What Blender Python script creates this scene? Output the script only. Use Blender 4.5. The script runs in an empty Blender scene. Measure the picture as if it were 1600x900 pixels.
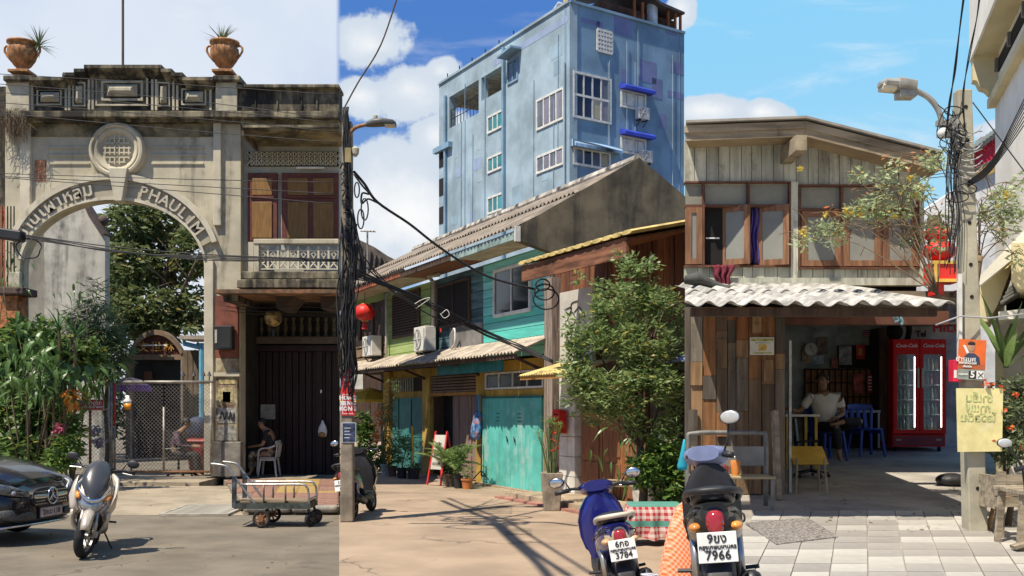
import bpy, bmesh, math, random
from mathutils import Vector, Matrix, Euler, noise as mnoise
random.seed(11)
sc = bpy.context.scene
COL = sc.collection
R = math.radians
PI = math.pi

# ---------------------------------------------------------------- camera
F, H, CX, HY = 1600.0, 1.75, 800.0, 636.0
cam = bpy.data.cameras.new("camera")
cam.sensor_width = 36.0
cam.lens = 36.0 * F / 1600.0
cam.shift_y = (HY - 450.0) / 1600.0
cam.clip_start = 0.1
cam.clip_end = 3000
camo = bpy.data.objects.new("camera", cam)
camo.location = (0, 0, H)
camo.rotation_euler = (R(90), 0, 0)
COL.objects.link(camo)
sc.camera = camo

# ---------------------------------------------------------------- light
SUN = Vector((-0.40, -0.40, 1.0)).normalized()
sl = bpy.data.lights.new("sun", 'SUN')
sl.energy = 5.0
sl.angle = R(0.5)
sl.color = (1.0, 0.91, 0.76)
so = bpy.data.objects.new("sun", sl)
so.rotation_euler = SUN.to_track_quat('Z', 'Y').to_euler()
COL.objects.link(so)

sc.view_settings.view_transform = 'Standard'
sc.view_settings.look = 'None'
sc.view_settings.gamma = 1.0
sc.view_settings.exposure = 0.5
sc.view_settings.use_curve_mapping = False

W = bpy.data.worlds.new("World")
sc.world = W
W.use_nodes = True
sc.cycles.diffuse_bounces = 6
sc.cycles.max_bounces = 10


class NT:
 """small helper for building node trees"""
 def __init__(s, tree):
  s.t = tree
  s.n = tree.nodes
  s.l = tree.links

 def new(s, typ, **kw):
  nd = s.n.new(typ)
  for k, v in kw.items():
   setattr(nd, k, v)
  return nd

 def put(s, sock, v):
  if hasattr(v, 'is_output'):
   s.l.new(v, sock)
  elif isinstance(v, (tuple, list)) and sock.type == 'RGBA' and len(v) == 3:
   sock.default_value = (*v, 1)
  else:
   sock.default_value = v

 def m(s, op, a, b=None, c=None, clamp=False):
  nd = s.new('ShaderNodeMath', operation=op, use_clamp=clamp)
  s.put(nd.inputs[0], a)
  if b is not None: s.put(nd.inputs[1], b)
  if c is not None: s.put(nd.inputs[2], c)
  return nd.outputs[0]

 def mix(s, fac, a, b, typ='MIX'):
  nd = s.new('ShaderNodeMix', data_type='RGBA', blend_type=typ)
  s.put(nd.inputs[0], fac); s.put(nd.inputs[6], a); s.put(nd.inputs[7], b)
  return nd.outputs[2]

 def noise(s, vec, scale, detail=4, rough=.55, dist=0.0):
  nd = s.new('ShaderNodeTexNoise')
  if vec is not None: s.l.new(vec, nd.inputs['Vector'])
  nd.inputs['Scale'].default_value = scale
  nd.inputs['Detail'].default_value = detail
  nd.inputs['Roughness'].default_value = rough
  nd.inputs['Distortion'].default_value = dist
  return nd.outputs[0]

 def ramp(s, fac, lo, hi, a=0.0, b=1.0):
  nd = s.new('ShaderNodeMapRange', clamp=True)
  nd.interpolation_type = 'SMOOTHSTEP'
  s.put(nd.inputs[0], fac)
  nd.inputs[1].default_value = lo; nd.inputs[2].default_value = hi
  nd.inputs[3].default_value = a; nd.inputs[4].default_value = b
  return nd.outputs[0]

 def map(s, vec, sc_=(1, 1, 1), loc=(0, 0, 0)):
  nd = s.new('ShaderNodeMapping')
  s.l.new(vec, nd.inputs['Vector'])
  nd.inputs['Scale'].default_value = sc_
  nd.inputs['Location'].default_value = loc
  return nd.outputs[0]


# ---------------------------------------------------------------- sky
def build_sky():
 q = NT(W.node_tree)
 q.n.clear()
 out = q.new('ShaderNodeOutputWorld')
 bg = q.new('ShaderNodeBackground')
 q.l.new(bg.outputs[0], out.inputs[0])
 bg.inputs[1].default_value = 0.072
 sky = q.new('ShaderNodeTexSky', sky_type='NISHITA')
 sky.sun_disc = False
 sky.sun_elevation = math.asin(SUN.z)
 sky.sun_rotation = math.atan2(SUN.x, SUN.y)
 sky.air_density = 1.0
 sky.dust_density = 0.6
 tc = q.new('ShaderNodeTexCoord')
 g = tc.outputs['Generated']
 xyz = q.new('ShaderNodeSeparateXYZ')
 q.l.new(g, xyz.inputs[0])
 x, y, z = xyz.outputs
 az = q.m('ARCTAN2', x, y)                         # 0 = straight up the street
 a0 = math.atan(270 / 1600.0)
 west = q.ramp(az, -a0 - .004, -a0 + .002, 1.0, 0.0)                  # thin white overcast over the gateway side
 east = q.ramp(az, a0 - .007, a0 - .001)                # pale cyan sky over the cafe side
 west = q.m('MULTIPLY', west, q.ramp(az, -1.3, -.75))
 east = q.m('MULTIPLY', east, q.ramp(az, .9, 1.6, 1.0, 0.0))
 ys = q.m('MAXIMUM', y, 0.12)
 u = q.m('DIVIDE', x, ys)
 v = q.m('DIVIDE', z, ys)
 # horizon-to-zenith gradients over the three sides
 el = q.ramp(z, -0.02, 0.36)
 blue = q.mix(el, (4.0, 6.2, 8.8), (0.55, 2.1, 6.6))
 cyan = q.mix(el, (5.6, 8.4, 9.3), (2.9, 6.7, 9.6))
 n1 = q.noise(g, 3.0, 6, .55)
 veil = q.mix(q.ramp(n1, 0.38, 0.62), (6.6, 7.5, 8.9), (8.1, 8.7, 9.4))
 base = q.mix(0.75, sky.outputs[0], blue)
 base = q.mix(q.m('MULTIPLY', east, .92), base, cyan)
 base = q.mix(q.m('MULTIPLY', west, .88), base, veil)
 # cumulus banks : soft blobs in direction space broken by noise
 wob = q.noise(g, 9.0, 8, .62)
 wob2 = q.noise(g, 30.0, 6, .6)
 wb = q.m('ADD', q.m('MULTIPLY', q.m('SUBTRACT', wob, .5), 1.9), q.m('MULTIPLY', q.m('SUBTRACT', wob2, .5), .55))

 def blob(px, py, rx, ry):
  uu = q.m('DIVIDE', q.m('SUBTRACT', u, (px - CX) / F), rx / F)
  vv = q.m('DIVIDE', q.m('SUBTRACT', v, (HY - py) / F), ry / F)
  d = q.m('SQRT', q.m('ADD', q.m('MULTIPLY', uu, uu), q.m('MULTIPLY', vv, vv)))
  return q.m('SUBTRACT', 1.0, d)
 dens = None
 for b in ((580, 70, 85, 62), (640, 140, 95, 60), (690, 110, 40, 30), (645, 330, 175, 120), (560, 150, 70, 45), (700, 210, 70, 45), (1062, 15, 30, 40),
     (1110, 172, 80, 28), (1190, 175, 45, 22), (1560, 205, 60, 25)):
  k = blob(*b)
  dens = k if dens is None else q.m('MAXIMUM', dens, k)
 d2 = q.m('ADD', dens, wb)
 c = q.ramp(d2, 0.02, 0.24)
 c = q.m('MULTIPLY', c, q.ramp(y, 0.1, 0.2))
 c = q.m('MULTIPLY', c, q.m('SUBTRACT', 1.0, west))
 shade = q.mix(q.ramp(d2, 0.25, 1.3), (6.4, 7.2, 8.2), (9.6, 9.7, 9.7))
 col = q.mix(c, base, shade)
 # thin wisps
 st = q.noise(q.map(g, (2.5, 2.5, 9.0)), 2.2, 7, .6, .6)
 wi = q.m('MULTIPLY', q.ramp(st, 0.52, 0.78), q.m('ADD', 0.28, q.m('MULTIPLY', east, .35)))
 col = q.mix(wi, col, (9.3, 9.5, 9.6))
 q.l.new(col, bg.inputs[0])


build_sky()

# ---------------------------------------------------------------- materials
MATS = {}


def mat(name, col, rough=.75, metal=0.0, var=.18, scale=3.0, stain=None, stain_amt=.5, streak=False, bump=.0, bscale=30,
  spec=.4, alpha=1.0, coat=0.0, grain=None, island=0.0, trans=0.0, col2=None, crack=0):
 """one procedural surface: mottled colour, optional streaky dirt, fine relief"""
 if name in MATS: return MATS[name]
 m = bpy.data.materials.new(name)
 m.use_nodes = True
 q = NT(m.node_tree)
 b = q.n['Principled BSDF']
 tc = q.new('ShaderNodeTexCoord')
 ob = tc.outputs['Object']
 n = q.noise(q.map(ob, grain) if grain else ob, scale, 5, .6)
 lo = tuple(max(0, c * (1 - var * 1.5)) for c in col)
 hi = tuple(min(1, c * (1 + var)) for c in (col2 or col))
 c = q.mix(q.ramp(n, .3, .7), lo, hi)
 if island:
  geo = q.new('ShaderNodeNewGeometry')
  k = q.m('ADD', 1 - island * .5, q.m('MULTIPLY', geo.outputs['Random Per Island'], island))
  hs = q.new('ShaderNodeHueSaturation')
  q.l.new(c, hs.inputs['Color']); q.l.new(k, hs.inputs['Value'])
  c = hs.outputs[0]
 if stain:
  vec = q.map(ob, (2.6, 2.6, .35)) if streak else ob
  s1 = q.noise(vec, scale * .6, 8, .68, .3)
  s2 = q.noise(ob, scale * 3.1, 4, .6)
  f = q.ramp(q.m('ADD', q.m('MULTIPLY', s1, .75), q.m('MULTIPLY', s2, .25)), .66 - .36 * stain_amt, .80 - .25 * stain_amt)
  c = q.mix(f, c, stain)
 if crack:                                            # hairline cracks and tar-dark scuffs
  vo = q.new('ShaderNodeTexVoronoi', feature='DISTANCE_TO_EDGE')
  wv = q.new('ShaderNodeVectorMath', operation='ADD')
  nz = q.new('ShaderNodeTexNoise'); nz.inputs['Scale'].default_value = 1.3; nz.inputs['Detail'].default_value = 6
  q.l.new(ob, nz.inputs['Vector']); q.l.new(ob, wv.inputs[0]); q.l.new(nz.outputs['Color'], wv.inputs[1])
  q.l.new(wv.outputs[0], vo.inputs['Vector']); vo.inputs['Scale'].default_value = crack
  k = q.m('MULTIPLY', q.ramp(vo.outputs['Distance'], .0, .012, 1.0, 0.0), q.ramp(q.noise(ob, .35, 2), .48, .6))
  c = q.mix(q.m('MULTIPLY', k, .75), c, tuple(v * .35 for v in col))
  c = q.mix(q.m('MULTIPLY', q.ramp(q.noise(ob, 2.6, 6, .7), .62, .72), .35), c, tuple(v * .5 for v in col))
  c = q.mix(q.m('MULTIPLY', q.ramp(q.noise(ob, 55, 2, .5), .60, .72), .30), c, tuple(v * 1.7 for v in col))
 q.l.new(c, b.inputs['Base Color'])
 b.inputs['Roughness'].default_value = rough
 b.inputs['Metallic'].default_value = metal
 b.inputs['Specular IOR Level'].default_value = spec
 if coat:
  b.inputs['Coat Weight'].default_value = coat
  b.inputs['Coat Roughness'].default_value = .04
 if alpha < 1: b.inputs['Alpha'].default_value = alpha
 if trans: b.inputs['Transmission Weight'].default_value = trans
 if bump:
  bn = q.new('ShaderNodeBump')
  bn.inputs['Strength'].default_value = bump
  bn.inputs['Distance'].default_value = .02
  q.l.new(q.noise(q.map(ob, grain) if grain else ob, bscale, 6, .65), bn.inputs['Height'])
  q.l.new(bn.outputs[0], b.inputs['Normal'])
 MATS[name] = m
 return m


def leafmat(name, c1, c2, rough=.5, tl=.35):
 if name in MATS: return MATS[name]
 m = bpy.data.materials.new(name)
 m.use_nodes = True
 q = NT(m.node_tree)
 b = q.n['Principled BSDF']
 out = q.n['Material Output']
 geo = q.new('ShaderNodeNewGeometry')
 rnd = geo.outputs['Random Per Island']
 c = q.mix(rnd, c1, c2)
 c = q.mix(q.m('GREATER_THAN', q.m('FRACT', q.m('MULTIPLY', rnd, 37.0)), .955), c, (c2[0] * 1.5, c2[1] * .95, c2[2] * .6))
 q.l.new(c, b.inputs['Base Color'])
 b.inputs['Roughness'].default_value = rough
 b.inputs['Specular IOR Level'].default_value = .35
 t = q.new('ShaderNodeBsdfTranslucent')
 q.l.new(c, t.inputs[0])
 mx = q.new('ShaderNodeMixShader')
 mx.inputs[0].default_value = tl
 q.l.new(b.outputs[0], mx.inputs[1]); q.l.new(t.outputs[0], mx.inputs[2])
 q.l.new(mx.outputs[0], out.inputs[0])
 MATS[name] = m
 return m


def glass(name, col=(.02, .025, .03), rough=.08, spec=.6):
 return mat(name, col, rough, 0, .1, 2, spec=spec)


def emit(name, col, st):
 if name in MATS: return MATS[name]
 m = bpy.data.materials.new(name)
 m.use_nodes = True
 b = m.node_tree.nodes['Principled BSDF']
 b.inputs['Base Color'].default_value = (*col, 1)
 b.inputs['Emission Color'].default_value = (*col, 1)
 b.inputs['Emission Strength'].default_value = st
 MATS[name] = m
 return m


# ---------------------------------------------------------------- mesh building
class MB:
 def __init__(s):
  s.v = []; s.f = []

 def add(s, vs, fs, M=None):
  o = len(s.v)
  if M is not None: vs = [M @ Vector(p) for p in vs]
  s.v += [tuple(p) for p in vs]
  s.f += [tuple(i + o for i in f) for f in fs]
  return s

 def box(s, x0, x1, y0, y1, z0, z1, M=None):
  if x0 > x1: x0, x1 = x1, x0
  if y0 > y1: y0, y1 = y1, y0
  if z0 > z1: z0, z1 = z1, z0
  return s.add([(x0, y0, z0), (x1, y0, z0), (x1, y1, z0), (x0, y1, z0), (x0, y0, z1), (x1, y0, z1), (x1, y1, z1), (x0, y1, z1)],
      [(3, 2, 1, 0), (4, 5, 6, 7), (0, 1, 5, 4), (1, 2, 6, 5), (2, 3, 7, 6), (3, 0, 4, 7)], M)

 def cbox(s, c, d, M=None):
  return s.box(c[0] - d[0] / 2, c[0] + d[0] / 2, c[1] - d[1] / 2, c[1] + d[1] / 2, c[2] - d[2] / 2, c[2] + d[2] / 2, M)

 def beam(s, p, q_, w, h, up=(0, 0, 1)):
  """square bar from p to q_"""
  p, q_ = Vector(p), Vector(q_)
  d = (q_ - p)
  L = d.length
  d.normalize()
  u = Vector(up)
  if abs(d.dot(u)) > .98: u = Vector((0, 1, 0))
  sx = d.cross(u).normalized()
  sz = sx.cross(d).normalized()
  M = Matrix(((d.x, sx.x, sz.x, p.x), (d.y, sx.y, sz.y, p.y), (d.z, sx.z, sz.z, p.z), (0, 0, 0, 1)))
  return s.box(0, L, -w / 2, w / 2, -h / 2, h / 2, M)

 def tube(s, pts, r, n=8, cap=True, M=None, close=False):
  pts = [Vector(p) for p in pts]
  k = len(pts)
  rs = r if isinstance(r, (list, tuple)) else [r] * k
  t0 = (pts[1] - pts[0]).normalized()
  a = Vector((0, 0, 1)) if abs(t0.z) < .9 else Vector((1, 0, 0))
  nx = t0.cross(a).normalized()
  vs = []; fs = []
  for i in range(k):
   if close: t = (pts[(i + 1) % k] - pts[i - 1])
   else: t = (pts[min(i + 1, k - 1)] - pts[max(i - 1, 0)])
   if t.length < 1e-9: t = t0.copy()
   t.normalize()
   nx = nx - t * nx.dot(t)
   if nx.length < 1e-6: nx = t.orthogonal()
   nx.normalize()
   ny = t.cross(nx)
   for j in range(n):
    an = 2 * PI * j / n
    vs.append(pts[i] + (nx * math.cos(an) + ny * math.sin(an)) * rs[i])
  for i in range(k - 1 + (1 if close else 0)):
   for j in range(n):
    a_, b_ = i * n + j, i * n + (j + 1) % n
    c_, d_ = ((i + 1) % k) * n + (j + 1) % n, ((i + 1) % k) * n + j
    fs.append((a_, b_, c_, d_))
  if cap and not close:
   fs.append(tuple(range(n - 1, -1, -1)))
   fs.append(tuple((k - 1) * n + j for j in range(n)))
  return s.add(vs, fs, M)

 def lathe(s, prof, n=20, c=(0, 0, 0), M=None, ripple=None, caps=True):
  vs = []; fs = []
  for (r, z) in prof:
   for j in range(n):
    a = 2 * PI * j / n
    rr = r * (ripple(a, z) if ripple else 1)
    vs.append((c[0] + rr * math.cos(a), c[1] + rr * math.sin(a), c[2] + z))
  for i in range(len(prof) - 1):
   for j in range(n):
    fs.append((i * n + j, i * n + (j + 1) % n, (i + 1) * n + (j + 1) % n, (i + 1) * n + j))
  if caps:
   fs.append(tuple(range(n - 1, -1, -1)))
   fs.append(tuple((len(prof) - 1) * n + j for j in range(n)))
  return s.add(vs, fs, M)

 def ell(s, c, r, n=14, k=9, M=None):
  if not isinstance(r, (tuple, list)): r = (r, r, r)
  vs = [(c[0], c[1], c[2] - r[2])]
  for i in range(1, k):
   ph = -PI / 2 + PI * i / k
   for j in range(n):
    a = 2 * PI * j / n
    vs.append((c[0] + r[0] * math.cos(ph) * math.cos(a), c[1] + r[1] * math.cos(ph) * math.sin(a), c[2] + r[2] * math.sin(ph)))
  vs.append((c[0], c[1], c[2] + r[2]))
  fs = []
  for j in range(n):
   fs.append((0, 1 + (j + 1) % n, 1 + j))
   fs.append((len(vs) - 1, 1 + (k - 2) * n + j, 1 + (k - 2) * n + (j + 1) % n))
  for i in range(k - 2):
   for j in range(n):
    a = 1 + i * n
    fs.append((a + j, a + (j + 1) % n, a + n + (j + 1) % n, a + n + j))
  return s.add(vs, fs, M)

 def prism(s, poly, w0, w1, M=None):
  """polygon in (x,z), extruded along y from w0 (front) to w1"""
  n = len(poly)
  ar = sum(poly[i][0] * poly[(i + 1) % n][1] - poly[(i + 1) % n][0] * poly[i][1] for i in range(n))
  if ar < 0: poly = poly[::-1]
  vs = [(p[0], w0, p[1]) for p in poly] + [(p[0], w1, p[1]) for p in poly]
  fs = [tuple(range(n)), tuple(range(2 * n - 1, n - 1, -1))]
  for i in range(n):
   j = (i + 1) % n
   fs.append((j, i, n + i, n + j))
  return s.add(vs, fs, M)

 def loft(s, rings, cap=True, M=None, closed=True):
  n = len(rings[0])
  vs = [p for r in rings for p in r]
  fs = []
  for i in range(len(rings) - 1):
   for j in range(n if closed else n - 1):
    fs.append((i * n + j, i * n + (j + 1) % n, (i + 1) * n + (j + 1) % n, (i + 1) * n + j))
  if cap and closed:
   fs.append(tuple(range(n - 1, -1, -1)))
   fs.append(tuple((len(rings) - 1) * n + j for j in range(n)))
  return s.add(vs, fs, M)

 def grid(s, fn, nu, nv, M=None):
  vs = [fn(i / nu, j / nv) for j in range(nv + 1) for i in range(nu + 1)]
  fs = [(j * (nu + 1) + i, j * (nu + 1) + i + 1, (j + 1) * (nu + 1) + i + 1, (j + 1) * (nu + 1) + i) for j in range(nv) for i in range(nu)]
  return s.add(vs, fs, M)

 def mesh(s, name, m=None, smooth=False, off=None):
  me = bpy.data.meshes.new(name)
  vs = s.v if off is None else [(p[0] - off[0], p[1] - off[1], p[2] - off[2]) for p in s.v]
  me.from_pydata(vs, [], s.f)
  me.update()
  if m: me.materials.append(m)
  if smooth:
   me.polygons.foreach_set('use_smooth', [True] * len(me.polygons))
   if smooth != True: me.set_sharp_from_angle(angle=R(smooth))
  return me


def superring(c, ax, ay, rx, ry, n=16, p=2.0):
 """closed ring about c in the plane of unit vectors ax, ay; p>2 = boxier"""
 c, ax, ay = Vector(c), Vector(ax), Vector(ay)
 out = []
 for j in range(n):
  a = 2 * PI * j / n
  ca, sa = math.cos(a), math.sin(a)
  out.append(c + ax * (rx * math.copysign(abs(ca) ** (2 / p), ca)) + ay * (ry * math.copysign(abs(sa) ** (2 / p), sa)))
 return out


# ---------------------------------------------------------------- things, parts, frames
def setp(o, label=None, cat=None, group=None, kind=None):
 if label: o['label'] = label
 if cat: o['category'] = cat
 if group: o['group'] = group
 if kind: o['kind'] = kind
 return o


def link(name, data, parent=None, M=None):
 o = bpy.data.objects.new(name, data)
 COL.objects.link(o)
 if parent is not None: o.parent = parent
 if M is not None: o.matrix_local = M
 return o


class Frame:
 """a vertical working plane: u to the right, w into the wall, z up; px()/box() read positions on it"""
 def __init__(s, origin, ang=0.0):
  s.o = Vector(origin)
  s.a = ang
  s.X = Vector((math.cos(ang), math.sin(ang), 0))
  s.Y = Vector((-math.sin(ang), math.cos(ang), 0))

 def at(s, px, py, w=0.0):
  d = Vector(((px - CX) / F, 1.0, (HY - py) / F))
  c = Vector((0, 0, H))
  p0 = s.o + s.Y * w
  t = (p0 - c).dot(s.Y) / d.dot(s.Y)
  p = c + d * t - s.o
  return Vector((p.dot(s.X), w, p.z))

 def world(s, p):
  return s.o + s.X * p[0] + s.Y * p[1] + Vector((0, 0, p[2]))


class Thing:
 """an Empty at the thing's base; parts are meshes in the frame's coordinates, moved to that base"""
 def __init__(s, fr, name, label, cat, base=(0, 0, 0), group=None, rot=None, kind=None):
  s.fr = fr
  s.off = Vector(base)
  s.root = bpy.data.objects.new(name, None)
  COL.objects.link(s.root)
  if fr is not None:
   s.root.location = fr.world(base)
   s.root.rotation_euler = (0, 0, fr.a)
  else:
   s.root.location = base
   s.off = Vector((0, 0, 0))
   if rot is not None: s.root.rotation_euler = rot
  setp(s.root, label, cat, group, kind)

 def part(s, name, mb, m, parent=None, smooth=False, label=None, bev=0, kind=None):
  o = link(name, mb.mesh(name, m, smooth, s.off), parent or s.root)
  if bev:
   bm_ = o.modifiers.new('bevel', 'BEVEL')
   bm_.width = bev; bm_.segments = 2; bm_.limit_method = 'ANGLE'
  if label: o['label'] = label
  if kind: o['kind'] = kind
  return o

 def put(s, name, me, M, parent=None, label=None):
  """a part sharing mesh data, placed at M (frame coordinates)"""
  o = link(name, me, parent or s.root, Matrix.Translation(-s.off) @ M)
  if label: o['label'] = label
  return o

 def b(s, name, m, rect, w0, w1, parent=None, bev=0, smooth=False, label=None):
  """box part whose front face fills a pixel rectangle on plane w0"""
  return s.part(name, fbox(MB(), s.fr, rect, w0, w1), m, parent, smooth, label, bev)


def fbox(mb, fr, rect, w0, w1):
 a = fr.at(rect[0], rect[1], w0); b = fr.at(rect[2], rect[3], w0)
 return mb.box(a.x, b.x, w0, w1, b.z, a.z)


def fpoly(fr, pts, w):
 return [(fr.at(x, y, w).x, fr.at(x, y, w).z) for x, y in pts]


def single(name, mb, m, label, cat, group=None, smooth=False, kind=None, loc=None, bev=0):
 """a thing that is one mesh, origin at its base"""
 xs = [p[0] for p in mb.v]; ys = [p[1] for p in mb.v]; zs = [p[2] for p in mb.v]
 off = loc or ((min(xs) + max(xs)) / 2, (min(ys) + max(ys)) / 2, min(zs))
 o = link(name, mb.mesh(name, m, smooth, off))
 o.location = off
 if bev:
  bm_ = o.modifiers.new('bevel', 'BEVEL'); bm_.width = bev; bm_.segments = 2
 return setp(o, label, cat, group, kind)


def struct(name, mb, m, smooth=False):
 return setp(link(name, mb.mesh(name, m, smooth)), kind='structure')


def ray(px, py, D):
 return Vector(((px - CX) / F * D, D, H + (HY - py) / F * D))


def gnd(px, py, z=0.0):
 D = (H - z) * F / (py - HY)
 return Vector(((px - CX) / F * D, D, z))


SL = 0.06                                               # the cafe plaza rises gently away from the road


def gndr(px, py):
 D = H * F / (py - (HY - SL * F))
 return Vector(((px - CX) / F * D, D, SL * D))


# ---------------------------------------------------------------- lettering
_txt = {}


def textmesh(body, size=1.0, depth=.02, shear=0.0, bold=0.0, align='CENTER', space=1.0, key=None):
 k = (body, size, depth, shear, bold, align, space)
 if k in _txt: return _txt[k]
 cu = bpy.data.curves.new('text', 'FONT')
 cu.body = body
 cu.size = size
 cu.extrude = depth / 2
 cu.shear = shear
 cu.offset = bold
 cu.align_x = align
 cu.align_y = 'CENTER'
 cu.space_character = space
 cu.resolution_u = 2
 ob = bpy.data.objects.new('text', cu)
 me = bpy.data.meshes.new_from_object(ob)
 bpy.data.objects.remove(ob)
 me.materials.clear()
 _txt[k] = me
 return me


def letters(T, name, body, size, m, M, depth=.01, parent=None, shear=0, bold=0, align='CENTER', space=1.0, kind=None, flip=False):
 """text standing upright: x right, z up; M places its centre"""
 me = textmesh(body, size, depth, shear, bold, align, space)
 if not me.materials: me.materials.append(m)
 elif me.materials[0] != m:
  me = me.copy(); me.materials.clear(); me.materials.append(m)
 RM = Matrix.Rotation(R(90), 4, 'X')
 if flip: RM = Matrix.Scale(-1, 4, (1, 0, 0)) @ RM
 return T.put(name, me, M @ RM, parent)


# ---------------------------------------------------------------- foliage
def leafmesh(kind, L, Wd):
 if kind == 'quad':
  return [(0, -Wd / 2, 0), (L * .5, -Wd / 2, L * .05), (L, 0, 0), (L * .5, Wd / 2, L * .05), (0, Wd * .1, 0)], [(0, 1, 2, 3)]
 if kind == 'fold':
  return [(0, 0, 0), (L * .45, -Wd / 2, L * .1), (L, 0, -L * .12), (L * .45, Wd / 2, L * .1), (L * .5, 0, 0)], [(0, 1, 4), (1, 2, 4), (2, 3, 4), (3, 0, 4)]


def leafcloud(mb, blobs, n, L, Wd, rnd, shell=.45, droop=.2, kind='tri', clump=0):
 """n leaves spread through ellipsoid blobs (c, r), denser near their surface"""
 tot = sum(b[1][0] * b[1][1] * b[1][2] for b in blobs) ** 1.0
 for (c, r) in blobs:
  k = max(4, int(n * r[0] * r[1] * r[2] / tot))
  i = 0
  while i < k:
   d = Vector((rnd.gauss(0, 1), rnd.gauss(0, 1), rnd.gauss(0, 1))).normalized()
   rr = shell + (1 - shell) * rnd.random() ** .6
   p = Vector((c[0] + d.x * r[0] * rr, c[1] + d.y * r[1] * rr, c[2] + d.z * r[2] * rr))
   if mnoise.noise(p * (1.6 / max(r))) + mnoise.noise(p * 4.0 / max(r)) * .6 < -.12:
    i += .5
    continue
   for _ in range(clump or 1):
    a = rnd.random() * 2 * PI
    out = Vector((math.cos(a), math.sin(a), rnd.uniform(-.7, .6) - droop)).normalized()
    out = (out + d * .5).normalized()
    pp = p + (Vector((rnd.gauss(0, 1), rnd.gauss(0, 1), rnd.gauss(0, 1))) * L * .5 if clump else Vector())
    sd = out.cross(Vector((rnd.gauss(0, 1.1), rnd.gauss(0, 1.1), 1))).normalized()
    l = L * rnd.uniform(.6, 1.25); w = Wd * rnd.uniform(.7, 1.2) / 2
    mb.add([pp, pp + out * l * .5 + sd * w, pp + out * l, pp + out * l * .5 - sd * w], [(0, 1, 2, 3)])
   i += 1
 return mb


def branches(mb, base, tips, r0, rnd, n=6):
 for t in tips:
  b, t = Vector(base), Vector(t)
  mid = b.lerp(t, .45) + Vector((rnd.uniform(-.12, .12), rnd.uniform(-.12, .12), .08)) * (t - b).length
  pts = []
  for i in range(6):
   k = i / 5
   pts.append(b * (1 - k) ** 2 + mid * 2 * k * (1 - k) + t * k * k)
  mb.tube(pts, [r0 * (1 - .85 * i / 5) for i in range(6)], n)
 return mb


def cable(name, label, pts, r=.01, sag=0.0, n=14, group=None, m=None, cat='cable'):
 mb = MB()
 pts = [Vector(p) for p in pts]
 if len(pts) == 2:
  a, b = pts
  pts = [a.lerp(b, i / n) - Vector((0, 0, sag * 4 * (i / n) * (1 - i / n))) for i in range(n + 1)]
 mb.tube(pts, r, 5)
 return single(name, mb, m or mat('cable_black', (.018, .018, .02), .6), label, cat, group, smooth=True)


def spline(pts, k=6):
 """Catmull-Rom through pts"""
 P = [Vector(p) for p in pts]
 P = [P[0] * 2 - P[1]] + P + [P[-1] * 2 - P[-2]]
 out = []
 for i in range(1, len(P) - 2):
  for j in range(k):
   t = j / k
   a, b, c, d = P[i - 1], P[i], P[i + 1], P[i + 2]
   out.append(.5 * ((2 * b) + (c - a) * t + (2 * a - 5 * b + 4 * c - d) * t * t + (3 * b - a - 3 * c + d) * t ** 3))
 out.append(P[-2])
 return out


def copy_tree(o, parent=None):
 c = o.copy()
 COL.objects.link(c)
 if parent is not None:
  mi = o.matrix_parent_inverse.copy()
  c.parent = parent
  c.matrix_parent_inverse = mi
 for ch in o.children:
  copy_tree(ch, c)
 return c
# ---------------------------------------------------------------- figures
SKIN = mat('skin', (.30, .17, .10), .55, var=.08, scale=9)
HAIR = mat('hair', (.02, .017, .015), .6, var=.2)


def skinmesh(name, V, E, Rr, m, parent, sub=2):
 me = bpy.data.meshes.new(name)
 me.from_pydata([tuple(v) for v in V], E, [])
 me.update()
 me.materials.append(m)
 o = link(name, me, parent)
 sk = o.modifiers.new('skin', 'SKIN')
 sk.use_smooth_shade = True
 for i, r in enumerate(Rr):
  d = me.skin_vertices[0].data[i]
  d.radius = r if isinstance(r, tuple) else (r, r)
  d.use_root = (i == 0)
 ss = o.modifiers.new('sub', 'SUBSURF')
 ss.levels = sub; ss.render_levels = sub
 return o


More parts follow.
